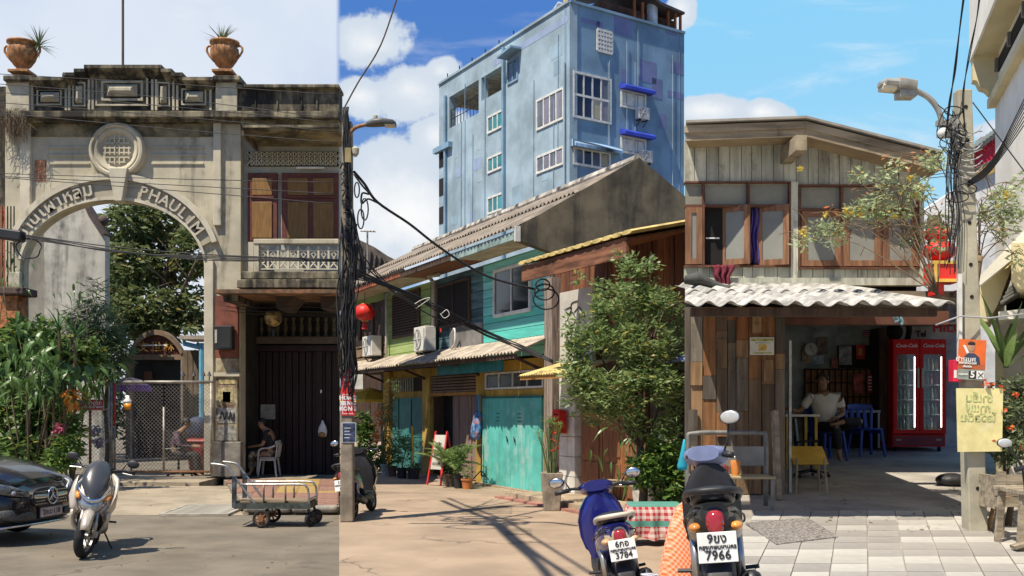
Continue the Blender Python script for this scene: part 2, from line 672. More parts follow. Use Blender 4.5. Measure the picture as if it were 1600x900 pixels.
def person(T, J, shirt, pants, shoe=None, face=0.0, sleeve='short', hair_grey=None, bulk=1.0, barefoot=False):
 """J: joint positions in the thing's coordinates; face: heading of the face about z"""
 order = ['pelvis', 'spine', 'chest', 'neck', 'jaw', 'head', 'crown']
 rad = dict(pelvis=.125 * bulk, spine=.125 * bulk, chest=(.15 * bulk, .115 * bulk), neck=.052, jaw=.068, head=.088, crown=.06)
 V = [J[k] for k in order]; Rr = [rad[k] for k in order]
 E = [(i, i + 1) for i in range(len(order) - 1)]
 idx = {k: i for i, k in enumerate(order)}

 def addv(k, p, r, a):
  V.append(Vector(p)); Rr.append(r); idx[k] = len(V) - 1
  E.append((idx[a], idx[k]))
 for s in ('l', 'r'):
  addv('sh' + s, J['sh' + s], .062 * bulk, 'chest')
  addv('el' + s, J['el' + s], .043, 'sh' + s)
  addv('wr' + s, J['wr' + s], .027, 'el' + s)
  d = (Vector(J['wr' + s]) - Vector(J['el' + s])).normalized()
  side = d.cross(Vector((0, 0, 1)))
  if side.length < .1: side = Vector((1, 0, 0))
  side.normalize()
  addv('pm' + s, Vector(J['wr' + s]) + d * .07, .032, 'wr' + s)
  dn = side.cross(d).normalized()
  for k, (off, ln) in enumerate(((-.03, .065), (-.010, .08), (.012, .075), (.032, .055))):
   kn = Vector(V[idx['pm' + s]]) + d * .035 + side * off
   addv('f%d%s' % (k, s), kn + d * ln * .4, .0095, 'pm' + s)
   addv('g%d%s' % (k, s), kn + d * ln * .75 - dn * .018 * (1 + k * .1), .008, 'f%d%s' % (k, s))
  tb = Vector(J['wr' + s]) + d * .035 - side * .045
  addv('th' + s, tb, .011, 'wr' + s)
  addv('ti' + s, tb + d * .045 - side * .012, .009, 'th' + s)
  addv('hp' + s, J['hp' + s], .088 * bulk, 'pelvis')
  addv('kn' + s, J['kn' + s], .06, 'hp' + s)
  addv('cf' + s, Vector(J['kn' + s]).lerp(Vector(J['an' + s]), .35), .058, 'kn' + s)
  addv('an' + s, J['an' + s], .037, 'cf' + s)
  addv('he' + s, Vector(J['an' + s]).lerp(Vector(J['to' + s]), .3) - Vector((0, 0, .03)), .038, 'an' + s)
  addv('to' + s, J['to' + s], .03, 'he' + s)
 hd = Vector(J['head']); cr = Vector(J['crown'])
 fw = Vector((math.cos(face), math.sin(face), 0))
 sdv = Vector((-fw.y, fw.x, 0))
 addv('nose', hd.lerp(Vector(J['jaw']), .25) + fw * .10, .014, 'head')
 body = skinmesh('body', V, E, Rr, SKIN, T.root)
 # clothing : skins that follow the same joints a little proud of the body
 k = 1.13
 cv = [J['pelvis'], J['spine'], J['chest'], Vector(J['chest']).lerp(Vector(J['neck']), .62)]
 cr_ = [.135 * bulk * k, .13 * bulk * k, (.155 * bulk * k, .125 * bulk * k), .075]
 ce = [(0, 1), (1, 2), (2, 3)]
 for s in ('l', 'r'):
  cv.append(J['sh' + s]); cr_.append(.076 * bulk); ce.append((2, len(cv) - 1))
  if sleeve == 'short':
   cv.append(Vector(J['sh' + s]).lerp(Vector(J['el' + s]), .75)); cr_.append(.068)
   ce.append((len(cv) - 2, len(cv) - 1))
  else:
   cv.append(J['el' + s]); cr_.append(.054); ce.append((len(cv) - 2, len(cv) - 1))
   cv.append(Vector(J['el' + s]).lerp(Vector(J['wr' + s]), .92)); cr_.append(.037); ce.append((len(cv) - 2, len(cv) - 1))
 skinmesh('shirt', cv, ce, cr_, shirt, T.root)
 pv = [J['pelvis'], Vector(J['pelvis']).lerp(Vector(J['spine']), .35)]
 pr = [.138 * bulk, .13 * bulk]; pe = [(0, 1)]
 for s in ('l', 'r'):
  pv.append(J['hp' + s]); pr.append(.1 * bulk); pe.append((0, len(pv) - 1))
  pv.append(J['kn' + s]); pr.append(.075); pe.append((len(pv) - 2, len(pv) - 1))
  pv.append(Vector(J['kn' + s]).lerp(Vector(J['an' + s]), .88)); pr.append(.062); pe.append((len(pv) - 2, len(pv) - 1))
 skinmesh('trousers', pv, pe, pr, pants, T.root)
 up = (cr - hd).normalized()
 hm = MB()
 M = Matrix.Translation(hd + up * .035 - fw * .018)
 hm.ell((0, 0, 0), (.097, .097, .10), 16, 10, M)
 hm.v = [p for p in hm.v]
 keep = [f for f in hm.f if all(((Vector(hm.v[i]) - hd).dot(up) > .03 - .09 * max(0, -(Vector(hm.v[i]) - hd).dot(fw) / .1)) for i in f)]
 hm.f = keep
 T.part('hair', hm, hair_grey or HAIR, smooth=True)
 em = mat('eye_dark', (.02, .015, .012), .3)
 for sg in (-1, 1):
  e = MB(); e.ell(hd + fw * .083 + sdv * .032 * sg + up * .012, .011, 8, 5)
  T.part('eye', e, em, smooth=True)
  er = MB(); er.ell(hd - fw * .005 + sdv * .09 * sg - up * .01, (.018, .014, .03), 8, 6)
  T.part('ear', er, SKIN, smooth=True)
 mo = MB(); mo.ell(hd.lerp(Vector(J['jaw']), .75) + fw * .075, (.018, .018, .007), 8, 5)
 T.part('mouth', mo, mat('lips', (.22, .09, .07), .5), smooth=True)
 if shoe:
  for s in ('l', 'r'):
   a = Vector(J['an' + s]); t = Vector(J['to' + s])
   skinmesh('shoe', [a - Vector((0, 0, .05)), a.lerp(t, .5) - Vector((0, 0, .02)), t], [(0, 1), (1, 2)], [.046, .045, .036], shoe, T.root, 1)
 return body


# ---------------------------------------------------------------- wheels and scooters
RUB = mat('rubber', (.018, .018, .019), .85, var=.2, bump=.3, bscale=60)
CHROME = mat('chrome', (.72, .72, .73), .18, 1.0, var=.05)
STEEL = mat('worn_steel', (.42, .41, .39), .38, .9, var=.2, scale=8)
BLACKP = mat('black_plastic', (.02, .02, .022), .5, var=.2)
DARKM = mat('dark_metal', (.05, .05, .055), .45, .7)
PLATE = mat('plate_white', (.74, .74, .70), .4, var=.06, scale=8)
INK = mat('ink_black', (.02, .02, .02), .6)
RED_LENS = mat('red_lens', (.32, .025, .03), .12, var=.1, coat=.6)
ORANGE_LENS = mat('orange_lens', (.75, .28, .05), .15, coat=.6)
CLEAR_LENS = mat('clear_lens', (.34, .36, .38), .06, .5, var=.25, scale=25, coat=1.0)


def wheel(T, c, r, tw, axis_rot=0.0, spokes=5, rim_m=None, parent=None):
 """wheel in the xz plane of the thing (axle along y), turned by axis_rot about z"""
 M = Matrix.Translation(c) @ Matrix.Rotation(axis_rot, 4, 'Z') @ Matrix.Rotation(R(90), 4, 'X')
 t = MB()
 prof = []
 for j in range(10):
  a = 2 * PI * j / 10
  prof.append((r - tw * .5 + math.cos(a) * tw * .5, math.sin(a) * tw * .55))
 t.loft([[Vector((p[0] * math.cos(q), p[0] * math.sin(q), p[1])) for p in prof] for q in [2 * PI * i / 28 for i in range(29)]], cap=False, M=M)
 w = T.part('wheel', t, RUB, parent, smooth=True)
 h = MB()
 ri = r - tw * .95
 h.lathe([(ri, -tw * .4), (ri + .012, -tw * .4), (ri + .012, tw * .4), (ri, tw * .4), (ri, -tw * .4)], 24, M=M, caps=False)
 h.lathe([(.0, -.045), (.04, -.045), (.04, .045), (0, .045)], 12, M=M, caps=False)
 for i in range(spokes):
  a = 2 * PI * i / spokes
  p0 = M @ Vector((.03 * math.cos(a), .03 * math.sin(a), 0)); p1 = M @ Vector((ri * math.cos(a + .15), ri * math.sin(a + .15), 0))
  h.beam(p0, p1, .03, .02)
 T.part('rim', h, rim_m or STEEL, w, smooth=35)
 return w


def shellarc(zs, n=14, back=0.0):
 """rows (z, half width, x front, x back, power) -> closed horizontal rings"""
 rings = []
 for (z, w, xf, xb, p) in zs:
  rg = []
  for j in range(n + 1):
   a = -PI / 2 + PI * j / n
   ca, sa = math.cos(a), math.sin(a)
   rg.append(Vector((xb + (xf - xb) * abs(ca) ** p, w * sa, z)))
  for j in range(3, 0, -1):
   rg.append(Vector((xb + back, w * (j - 2) * .5 * 1.6, z)))
  rings.append(rg)
 return rings


def scooter(name, label, loc, head, lean, P, group=None):
 """step-through scooter, forward +X. P: colours and options"""
 T = Thing(None, name, label, 'scooter', loc, group, rot=(lean, 0, head))
 body, dark, accent = P['body'], P.get('dark', BLACKP), P.get('accent', P['body'])
 r = P.get('r', .245)
 st = P.get('steer', 0.0)
 xf, xr = .64, -.60
 wheel(T, (xf, 0, r), r, .10, st, 5, P.get('rim'))
 wheel(T, (xr, 0, r), r, .115, 0, 5, P.get('rim'))
 # fork, fender
 for s in (-1, 1):
  T.part('fork', MB().tube([(xf + .02, .085 * s, r), (xf - .12, .075 * s, .62)], .026, 8), STEEL, smooth=True)
 fm = MB()
 rows = []
 for i in range(11):
  a = R(20 + 130 * i / 10)
  cx, cz = xf + (r + .035) * math.cos(a), r + (r + .035) * math.sin(a)
  w = .075 - .02 * abs(i - 5) / 5
  nx, nz = math.cos(a), math.sin(a)
  rows.append([Vector((cx - nx * .03, -w, cz - nz * .03)), Vector((cx, -w * .7, cz)), Vector((cx + nx * .02, 0, cz + nz * .02)), Vector((cx, w * .7, cz)), Vector((cx - nx * .03, w, cz - nz * .03))])
 fm.loft(rows, cap=False, closed=False)
 fo = T.part('front_fender', fm, accent, smooth=True)
 sm = fo.modifiers.new('solid', 'SOLIDIFY'); sm.thickness = .008
 # leg shield / front cowl
 cw = P.get('cowl_w', .235)
 cow = MB().loft(shellarc([(.36, .10, .48, .30, .7), (.46, .19, .54, .30, .6), (.58, cw, .58, .30, .55), (.72, cw * 1.02, .55, .28, .55), (.84, cw * .86, .48, .25, .6), (.93, cw * .6, .41, .22, .7), (.97, cw * .35, .36, .22, .8)]))
 T.part('front_cowl', cow, body, smooth=50)
 # inner shield and floorboard
 T.part('floorboard', MB().loft([superring((x, 0, z), (0, 1, 0), (0, 0, 1), w, h, 14, 4) for x, z, w, h in ((.36, .36, .15, .06), (.2, .30, .17, .06), (-.1, .29, .18, .07), (-.3, .36, .16, .1))]), dark, smooth=40)
 T.part('inner_shield', MB().loft([superring((.27 - .06 * (z - .4), 0, z), (1, 0, 0), (0, 1, 0), .04, w, 14, 3) for z, w in ((.36, .15), (.55, .2), (.75, .2), (.92, .12), (.96, .06))]), P.get('inner', dark), smooth=40)
 # rear body
 rb = MB().loft([superring((x, 0, z), (0, 1, 0), (0, 0, 1), w, h, 18, 2.6) for x, z, w, h in
     ((-.08, .50, .10, .16), (-.2, .55, .14, .20), (-.4, .60, .165, .18), (-.62, .655, .165, .14), (-.8, .70, .135, .10), (-.92, .74, .08, .06))])
 T.part('rear_body', rb, body, smooth=50)
 se = MB().loft([superring((x, 0, z), (0, 1, 0), (0, 0, 1), w, h, 16, 2.6) for x, z, w, h in
     ((-.04, .735, .08, .03), (-.12, .755, .12, .05), (-.35, .775, .145, .055), (-.55, .81, .14, .06), (-.74, .84, .115, .05), (-.8, .845, .07, .03))])
 T.part('seat', se, P.get('seat', BLACKP), smooth=50)
 gr = MB().tube(spline([(-.62, .15, .80), (-.78, .155, .85), (-.93, .10, .875), (-.96, 0, .88), (-.93, -.10, .875), (-.78, -.155, .85), (-.62, -.15, .80)], 4), .02, 8)
 T.part('grab_rail', gr, P.get('rail', STEEL), smooth=True)
 # swing unit, engine, exhaust
 T.part('engine', MB().loft([superring((x, .02, z), (0, 1, 0), (0, 0, 1), w, h, 12, 3) for x, z, w, h in ((-.2, .33, .12, .1), (-.4, .31, .14, .11), (-.62, .27, .10, .09), (-.72, .27, .05, .06))]), DARKM, smooth=40)
 T.part('exhaust', MB().tube([(-.25, -.14, .22), (-.4, -.16, .25), (-.78, -.18, .33), (-.88, -.18, .35)], [.03, .06, .065, .045], 10), P.get('exh', DARKM), smooth=True)
 for s in (-1, 1):
  T.part('shock_absorber', MB().tube([(-.62, .13 * s, .3), (-.56, .13 * s, .6)], .028, 8), STEEL, smooth=True)
 T.part('rear_fender', MB().loft([superring((x, 0, z), (0, 1, 0), (1 if 0 else 0, 0, 1), w, .012, 10, 4) for x, z, w in ((-.70, .56, .08), (-.86, .50, .08), (-.97, .40, .075), (-1.0, .28, .07))]), BLACKP, smooth=True)
 T.part('side_stand', MB().tube([(-.12, .13, .26), (-.16, .27, .02), (-.10, .30, .012)], .011, 6), DARKM)
 # handlebar, mirrors
 hx, hz = .22, .98
 bl_, br_ = P.get('bar_l', .36), P.get('bar_r', .36)
 kx = br_ / .36 if br_ < .36 else 1
 Ms = Matrix.Translation((hx + .06, 0, 0)) @ Matrix.Rotation(st, 4, 'Z') @ Matrix.Translation((-hx - .06, 0, 0))
 hb = T.part('handlebar', MB().tube([(hx + .06, 0, hz - .08), (hx + .05, 0, hz)], .03, 8, M=Ms).tube(spline([(hx - .07 * br_ / .36, -br_, hz + .04), (hx + .01, -.6 * br_, hz + .05), (hx + .05, 0, hz), (hx + .02, min(.2, bl_ * .6), hz + .05), (hx - .07 * bl_ / .36, bl_, hz + .04)], 4), .014, 8, M=Ms), DARKM, smooth=True)
 hc = MB().loft([superring((hx + dx, 0, hz + dz), (0, 1, 0), (0, 0, 1), w, h, 14, 2.5) for dx, dz, w, h in ((.14, -.01, .05, .03), (.1, .01, .13, .06), (.03, .04, .16, .07), (-.04, .06, .11, .05))], M=Ms)
 T.part('handlebar_cover', hc, P.get('bar', dark), hb, smooth=50)
 for s in P.get('grips', (-1, 1)):
  T.part('grip', MB().tube([(hx - .035, .25 * s * kx, hz + .048), (hx - .08, .38 * s * kx, hz + .038)], .021, 10, M=Ms), BLACKP, hb, smooth=True)
  T.part('lever', MB().tube([(hx + .0, .22 * s * kx, hz + .03), (hx + .0, .37 * s * kx, hz + .02)], .007, 6, M=Ms), STEEL, hb)
 for s in P.get('mirrors', (-1, 1)):
  mo = MB().tube([(hx - .01, .24 * s * kx, hz + .05), (hx + .02, .29 * s * kx, hz + .14), (hx + .0, .33 * s * kx, hz + P.get('mz', .2))], .007, 6, M=Ms)
  mm = T.part('mirror', mo, BLACKP, hb, smooth=True)
  mh = MB().ell((hx - .01, .36 * s * kx, hz + P.get('mz', .2) + .03), (.02, .075, .05), 12, 8, M=Ms)
  T.part('mirror_housing', mh, BLACKP, mm, smooth=True)
  mg = MB().ell((hx - .026, .36 * s * kx, hz + P.get('mz', .2) + .03), (.008, .066, .043), 12, 8, M=Ms)
  T.part('mirror_glass', mg, P.get('mirror_m', CHROME), mm, smooth=True)
 # front lamps
 if P.get('front') == 'big':
  # dark dome screen, chrome vee, wide clear lamp
  dome = MB().loft(shellarc([(.66, .05, .605, .50, .8), (.72, .10, .60, .44, .6), (.82, .15, .57, .40, .55), (.93, .165, .50, .34, .55), (1.02, .145, .43, .28, .6), (1.09, .10, .36, .25, .7), (1.12, .05, .32, .25, .8)], 16))
  T.part('windscreen', dome, mat('screen_grey', (.045, .047, .05), .28, var=.05, coat=.3), smooth=60)
  lamp = MB().loft(shellarc([(.53, .10, .60, .45, .7), (.58, .15, .618, .42, .6), (.64, .18, .61, .40, .55), (.69, .175, .59, .38, .55), (.71, .10, .58, .40, .6)], 16))
  hl = T.part('headlight', lamp, CLEAR_LENS, smooth=60)
  for s in (-1, 1):
   vee = MB().loft([[Vector((x + .006, y * s, z + h)), Vector((x + .014, y * s, z)), Vector((x + .006, y * s, z - h)), Vector((x - .03, y * s, z - h)), Vector((x - .03, y * s, z + h))] for x, y, z, h in ((.615, 0, .665, .018), (.612, .06, .675, .02), (.585, .12, .715, .022), (.53, .175, .79, .02), (.47, .205, .86, .008))])
   T.part('chrome_trim', vee, CHROME, hl, smooth=50)
   T.part('turn_signal', MB().loft([superring((x, y * s, z), (0, 1, 0), (0, 0, 1), w, h, 10, 2.2) for x, y, z, w, h in ((.575, .155, .69, .02, .018), (.548, .17, .715, .022, .03), (.50, .19, .745, .014, .02))]), ORANGE_LENS, hl, smooth=True)
   T.part('front_wing', MB().loft([superring((x, y * s, z), (1, 0, 0), (0, .5, 1), .03, h, 10, 2.2) for x, y, z, h in ((.56, .15, .52, .03), (.54, .205, .62, .06), (.49, .235, .76, .07), (.42, .22, .9, .05), (.36, .16, .98, .02))]), body, smooth=True)
  mouth = MB().loft(shellarc([(.33, .09, .50, .34, .7), (.42, .15, .545, .34, .6), (.49, .165, .575, .34, .55), (.525, .15, .59, .36, .6)], 12))
  T.part('inner_mouth', mouth, BLACKP, smooth=50)
  for s in (-1, 1):
   T.part('lower_cowl', MB().loft([superring((x, y * s, z), (1, 0, 0), (0, 1, 0), .05, .03, 10, 2.2) for x, y, z in ((.40, .12, .28), (.46, .165, .36), (.50, .195, .46), (.52, .19, .54))]), body, smooth=True)
  # brake disc side
  T.part('brake_caliper', MB().cbox((xf - .03, .10, r + .03), (.1, .05, .08)), STEEL, bev=.01)
 else:
  T.part('headlight', MB().ell((hx + .15, 0, hz + .01), (.03, .1, .06), 14, 8, M=Ms), CLEAR_LENS, hb, smooth=True)
 for s in (-1, 1):
  T.part('brake_cable', MB().tube(spline([(hx + .02, .18 * s * kx, hz + .06), (hx + .14, .12 * s, hz + .05), (hx + .17, .07 * s, hz - .12), (.38, .05 * s, .78)], 4), .006, 5), BLACKP, smooth=True)
  T.part('side_strip', MB().tube(spline([(-.12, .135 * s, .60), (-.4, .178 * s, .63), (-.66, .172 * s, .70), (-.86, .112 * s, .745)], 4), .007, 5), BLACKP, smooth=True)
  T.part('foot_peg', MB().tube([(-.36, .15 * s, .34), (-.36, .25 * s, .345)], .014, 6), DARKM)
 T.part('seat_seam', MB().tube(spline([(-.16, -.128, .765), (-.5, -.14, .80), (-.78, -.08, .84), (-.8, 0, .845), (-.78, .08, .84), (-.5, .14, .80), (-.16, .128, .765)], 4), .006, 5), STEEL if P.get('front') else DARKM, smooth=True)
 # rear lamps and plate
 tl = MB().loft([superring((x, 0, z), (0, 1, 0), (0, 0, 1), w, h, 14, 2.4) for x, z, w, h in ((-.86, .70, .055, .075), (-.93, .69, .055, .075), (-.955, .685, .035, .05))])
 tlo = T.part('tail_light', tl, RED_LENS, smooth=50)
 bz = MB().loft([superring((x, 0, z), (0, 1, 0), (0, 0, 1), w, h, 18, 2.2) for x, z, w, h in ((-.84, .70, .12, .10), (-.91, .695, .085, .10), (-.925, .69, .06, .085))])
 T.part('lamp_bezel', bz, P.get('bezel', BLACKP), tlo, smooth=50)
 for s in (-1, 1):
  T.part('turn_signal', MB().ell((-.87, .115 * s, .665), (.05, .04, .028), 12, 8), P.get('sig', ORANGE_LENS), smooth=True)
 pc = Vector((-.985, 0, P.get('plate_z', .50)))
 pt = R(P.get('plate_tilt', 12))
 MP = Matrix.Translation(pc) @ Matrix.Rotation(R(-90), 4, 'Z') @ Matrix.Rotation(-pt, 4, 'X')
 pm = MB().box(-.11, .11, 0, .006, -.086, .086, M=MP)
 pl = T.part('licence_plate', pm, PLATE, bev=.004)
 if P.get('plate'):
  a, b_, c_ = P['plate']
  for tx, sz, zz in ((a, .07, .048), (b_, .032, .002), (c_, .072, -.045)):
   o = letters(T, 'plate_text', tx, sz, INK, MP @ Matrix.Translation((0, -.004, zz)), .002, pl, bold=.0012)
   o['kind'] = 'stuff'
 T.part('plate_bracket', MB().beam((-.9, 0, .60), (-.975, 0, .50), .1, .02), BLACKP)
 return T


# ---------------------------------------------------------------- pots and plants
def pot(name, label, c, r, h, m, cat='flower pot', group=None, square=False, taper=.72):
 T = Thing(None, name, label, cat, c, group)
 b = MB()
 if square:
  b.loft([[Vector((sx * k, sy * k, z)) for sx, sy in ((-1, -1), (1, -1), (1, 1), (-1, 1))] for k, z in ((r * taper, 0), (r, h), (r * .86, h), (r * .82, h - .06))])
  T.part('bowl', b, m, bev=.012)
  T.part('soil', MB().box(-r * .84, r * .84, -r * .84, r * .84, h - .09, h - .05), mat('soil', (.05, .035, .025), .95))
 else:
  b.lathe([(r * taper, 0), (r * .93, h * .85), (r * 1.04, h * .86), (r * 1.04, h), (r * .92, h), (r * .88, h - .05)], 20)
  T.part('bowl', b, m, smooth=40)
  T.part('soil', MB().lathe([(r * .9, h - .07), (r * .9, h - .05)], 16), mat('soil', (.05, .035, .025), .95))
 return T


def shrub(name, label, c, stems, blobs, n, L, Wd, lm, seed, cat='plant', group=None, clump=0, r0=.018, trunk=None, droop=.2, shell=.3):
 rnd = random.Random(seed)
 T = Thing(None, name, label, cat, c, group)
 if stems:
  b = MB()
  branches(b, (0, 0, 0), stems, r0, rnd, 5)
  T.part('stem', b, trunk or mat('stem', (.13, .10, .06), .9, bump=.4), smooth=True)
 lf = MB()
 leafcloud(lf, blobs, n, L, Wd, rnd, shell, droop, clump=clump)
 T.part('foliage', lf, lm, kind='stuff')
 return T


def blade(L, Wd, bend=.25, n=5, fold=.25):
 """a long arching leaf along +x, base at the origin"""
 mb = MB()
 rows = []
 for i in range(n + 1):
  t = i / n
  w = Wd * (.35 + 1.2 * t if t < .35 else max(.02, (1 - t) / .65 * .77 + .0)) / 2
  z = -bend * L * t * t
  x = L * t * (1 - .15 * bend * t)
  rows.append([Vector((x, -w, z + w * fold)), Vector((x, 0, z)), Vector((x, w, z + w * fold))])
 mb.loft(rows, cap=False, closed=False)
 return mb


def rosette(T, me_list, c, n, rnd, el=(0.1, 1.3), sc_=(.75, 1.1), parent=None, name='leaf'):
 for i in range(n):
  a = i * 2.39996 + rnd.uniform(-.2, .2)
  e = rnd.uniform(*el)
  M = Matrix.Translation(c) @ Matrix.Rotation(a, 4, 'Z') @ Matrix.Rotation(-e, 4, 'Y') @ Matrix.Scale(rnd.uniform(*sc_), 4)
  T.put(name, rnd.choice(me_list), M, parent)


def frondmesh(name, L, m, n=22, ll=.3, w=.03, bend=.5, up=.3):
 """a feather frond along +x"""
 mb = MB()
 pts = [Vector((L * t * (1 - .25 * bend * t), 0, L * (up * t - bend * t * t))) for t in [i / 10 for i in range(11)]]
 mb.tube(pts, [.012 * (1 - .8 * i / 10) for i in range(11)], 4)
 for i in range(n):
  t = .12 + .86 * i / (n - 1)
  k = min(9, int(t * 10)); p = pts[k].lerp(pts[k + 1], t * 10 - k)
  d = (pts[k + 1] - pts[k]).normalized()
  l = ll * (math.sin(PI * min(1, t * .9 + .12)) * .85 + .15)
  for s in (-1, 1):
   o = (d * .55 + Vector((0, s, -.25))).normalized()
   e = p + o * l
   mb.add([p, p + o * l * .4 + d * w, e, p + o * l * .4 - d * w], [(0, 1, 2, 3)])
 return mb.mesh(name, m)
# ================================================================ ground, roads
KL, KR = -270 / F, 270 / F                              # the three places meet along these two lines
g = MB(); g.box(-400, 400, -60, 900, -.5, -.02)
struct('ground', g, mat('earth', (.16, .13, .09), .95, var=.2, scale=.3, bump=.3))
ASPH = mat('asphalt', (.165, .138, .102), .92, var=.16, scale=1.2, stain=(.06, .052, .045), stain_amt=.3, bump=.35, bscale=110, crack=.35)
CONC = mat('lane_concrete', (.33, .245, .17), .9, var=.14, scale=.8, stain=(.24, .175, .12), stain_amt=.3, bump=.25, bscale=90, crack=.3)
g = MB(); g.add([(-40, -3, -.004), (KL * 0.02, -3, -.004), (KL * .2, .2, -.004), (KL * 25, 25, -.004), (-40, 25, -.004)], [(0, 1, 2, 3, 4)])
struct('road', g, ASPH)
g = MB(); g.add([(KL * .2, .2, .0), (KR * .2, .2, .0), (KR * 60, 60, .0), (KL * 60, 60, .0)], [(0, 1, 2, 3)])
struct('lane', g, CONC)

FL = Frame((0, 23, 0))
STU = mat('stucco_cream', (.46, .415, .305), .9, var=.14, scale=1.2, stain=(.105, .095, .07), stain_amt=.46, streak=True, bump=.15)
STUD = mat('stucco_blackened', (.30, .255, .165), .92, var=.25, scale=1.6, stain=(.022, .02, .016), stain_amt=.88, streak=True, bump=.25)
STUY = mat('stucco_ochre', (.27, .225, .13), .9, var=.25, scale=1.5, stain=(.035, .03, .02), stain_amt=.72, bump=.2)
STUL = mat('stucco_pale', (.53, .485, .37), .88, var=.12, scale=1.5, stain=(.15, .13, .095), stain_amt=.40, streak=True, bump=.1)
BRK = mat('bare_brick', (.33, .16, .09), .95, var=.35, scale=7, bump=.5)
SIDEZ = .13

# pavement in front of the balcony house
g = MB()
xa, xb = FL.at(352, 745).x, KL * 16.6
g.add([(-4.35, 16.75, SIDEZ), (KL * 16.75, 16.75, SIDEZ), (KL * 24.5, 24.5, SIDEZ), (-7.0, 24.5, SIDEZ),
    (-4.35, 16.75, -.1), (KL * 16.75, 16.75, -.1), (KL * 24.5, 24.5, -.1), (-7.0, 24.5, -.1)], [(0, 1, 2, 3), (4, 5, 1, 0), (5, 6, 2, 1), (7, 4, 0, 3)])
pav = struct('pavement', g, mat('pavement_mortar', (.24, .20, .15), .95, bump=.3))
rnd = random.Random(3)
tr_ = mat('paver_red', (.25, .135, .095), .85, var=.25, scale=4, bump=.2, island=.3)
ty_ = mat('paver_yellow', (.36, .24, .08), .8, var=.2, scale=4, bump=.2)
tm = {}
for nm, m_ in (('r', tr_), ('y', ty_)):
 b = MB().box(-.195, .195, -.195, .195, 0, .012)
 tm[nm] = b.mesh('paver', m_)
for j in range(15):
 yy = 17.0 + .4 * j
 for i in range(14):
  xx = -.21 + KL * yy - .4 * i
  lim = -4.2 - (yy - 16.75) * .342
  if xx < lim: continue
  k = 'y' if (i in (1, 2) and j > 5) or (j == 6 and i < 3) else 'r'
  o = link('paver', tm[k], pav, Matrix.Translation((xx, yy, SIDEZ + .002 + rnd.uniform(0, .004))))
kb = MB().box(-.375, .375, -.12, .09, -.1, .012).mesh('kerb_stone', mat('kerb_grey', (.25, .23, .19), .9, var=.25, scale=5, stain=(.07, .06, .05), stain_amt=.4, bump=.3))
for i in range(2):
 o = link('kerb_stone', kb, pav, Matrix.Translation((KL * 16.7 - .38 - .765 * i, 16.7, SIDEZ + .006)))
 bm_ = o.modifiers.new('bevel', 'BEVEL'); bm_.width = .05; bm_.segments = 3
# sloping concrete apron before the gate, and the yard behind it
g = MB()
CONL = mat('apron_concrete', (.31, .255, .18), .92, var=.15, scale=1.4, stain=(.16, .125, .085), stain_amt=.35, bump=.25)
AX0, AX1 = -14.5, -4.36
g.add([(AX0, 16.6, .0), (AX1, 16.6, 0), (-6.0, 21.6, .085), (AX0 - 4, 21.6, .085), (AX0, 16.6, -.1), (AX1, 16.6, -.1), (-6.0, 21.6, -.1)], [(0, 1, 2, 3), (4, 5, 1, 0), (5, 6, 2, 1)])
struct('apron', g, CONL)
g = MB().box(AX0 - 6, -6.6, 21.6, 23.6, -.1, .16)
struct('gate_sill', g, CONL)
g = MB(); g.add([(-22, 23.6, .1), (-5.2, 23.6, .1), (-8, 46, .1), (-30, 46, .1)], [(0, 1, 2, 3)])
struct('yard', g, mat('yard_concrete', (.15, .125, .09), .95, var=.2, scale=.7, bump=.2))


# ================================================================ arch gateway
T = Thing(FL, 'arch_gateway', 'old cream stucco gateway with wide lettered arch, round medallion and stepped parapet', 'gateway', FL.at(175, 741))


def ellpts(cx, cy, rx, ry, a0, a1, n):
 return [(cx + rx * math.cos(R(a0 + (a1 - a0) * i / n)), cy - ry * math.sin(R(a0 + (a1 - a0) * i / n))) for i in range(n + 1)]


AC = (175, 420)
arch_in = ellpts(*AC, 144, 108, 0, 180, 40)
poly = [(8, 186), (376, 186), (376, 742), (319, 742)] + arch_in + [(31, 742), (8, 742)]
T.part('wall', MB().prism(fpoly(FL, poly, 0), 0, .42), STU)
# cornice in two projecting courses, stained frieze below
T.b('cornice', STUD, (-6, 173, 378, 183), -.36, .3, bev=.015)
T.b('cornice', STUD, (0, 183.3, 378, 190), -.2, .1, bev=.01)
T.b('frieze', STUY, (20, 190.3, 336, 213), -.035, .1)
T.b('bare_brick_patch', BRK, (54, 250, 72, 284), -.006, .1)
for rc in ((236, 229, 318, 232), (236, 241, 322, 244), (236, 254, 318, 257), (74, 229, 140, 232), (74, 241, 140, 244), (76, 254, 140, 257)):
 T.b('moulding', STU, rc, -.03, .05, bev=.008)
T.b('pilaster', STUL, (31, 190.5, 47, 352), -.09, .05, bev=.012)
T.b('pilaster', STUL, (333, 190.5, 345, 352), -.09, .05, bev=.012)
T.b('pilaster', STUL, (318.5, 405, 333, 742), -.07, .05, bev=.012)
T.b('pilaster', STUL, (13, 425, 30.5, 742), -.07, .05, bev=.012)
# arch band
AM = mat('stucco_arch', (.37, .335, .25), .88, var=.1, scale=2, stain=(.24, .21, .15), stain_amt=.35, bump=.1)


def band(rx0, ry0, rx1, ry1, a0, a1, w0, w1, n=36):
 o = ellpts(*AC, rx1, ry1, a0, a1, n); i_ = ellpts(*AC, rx0, ry0, a0, a1, n)
 return MB().prism(fpoly(FL, o + i_[::-1], w0), w0, w1)


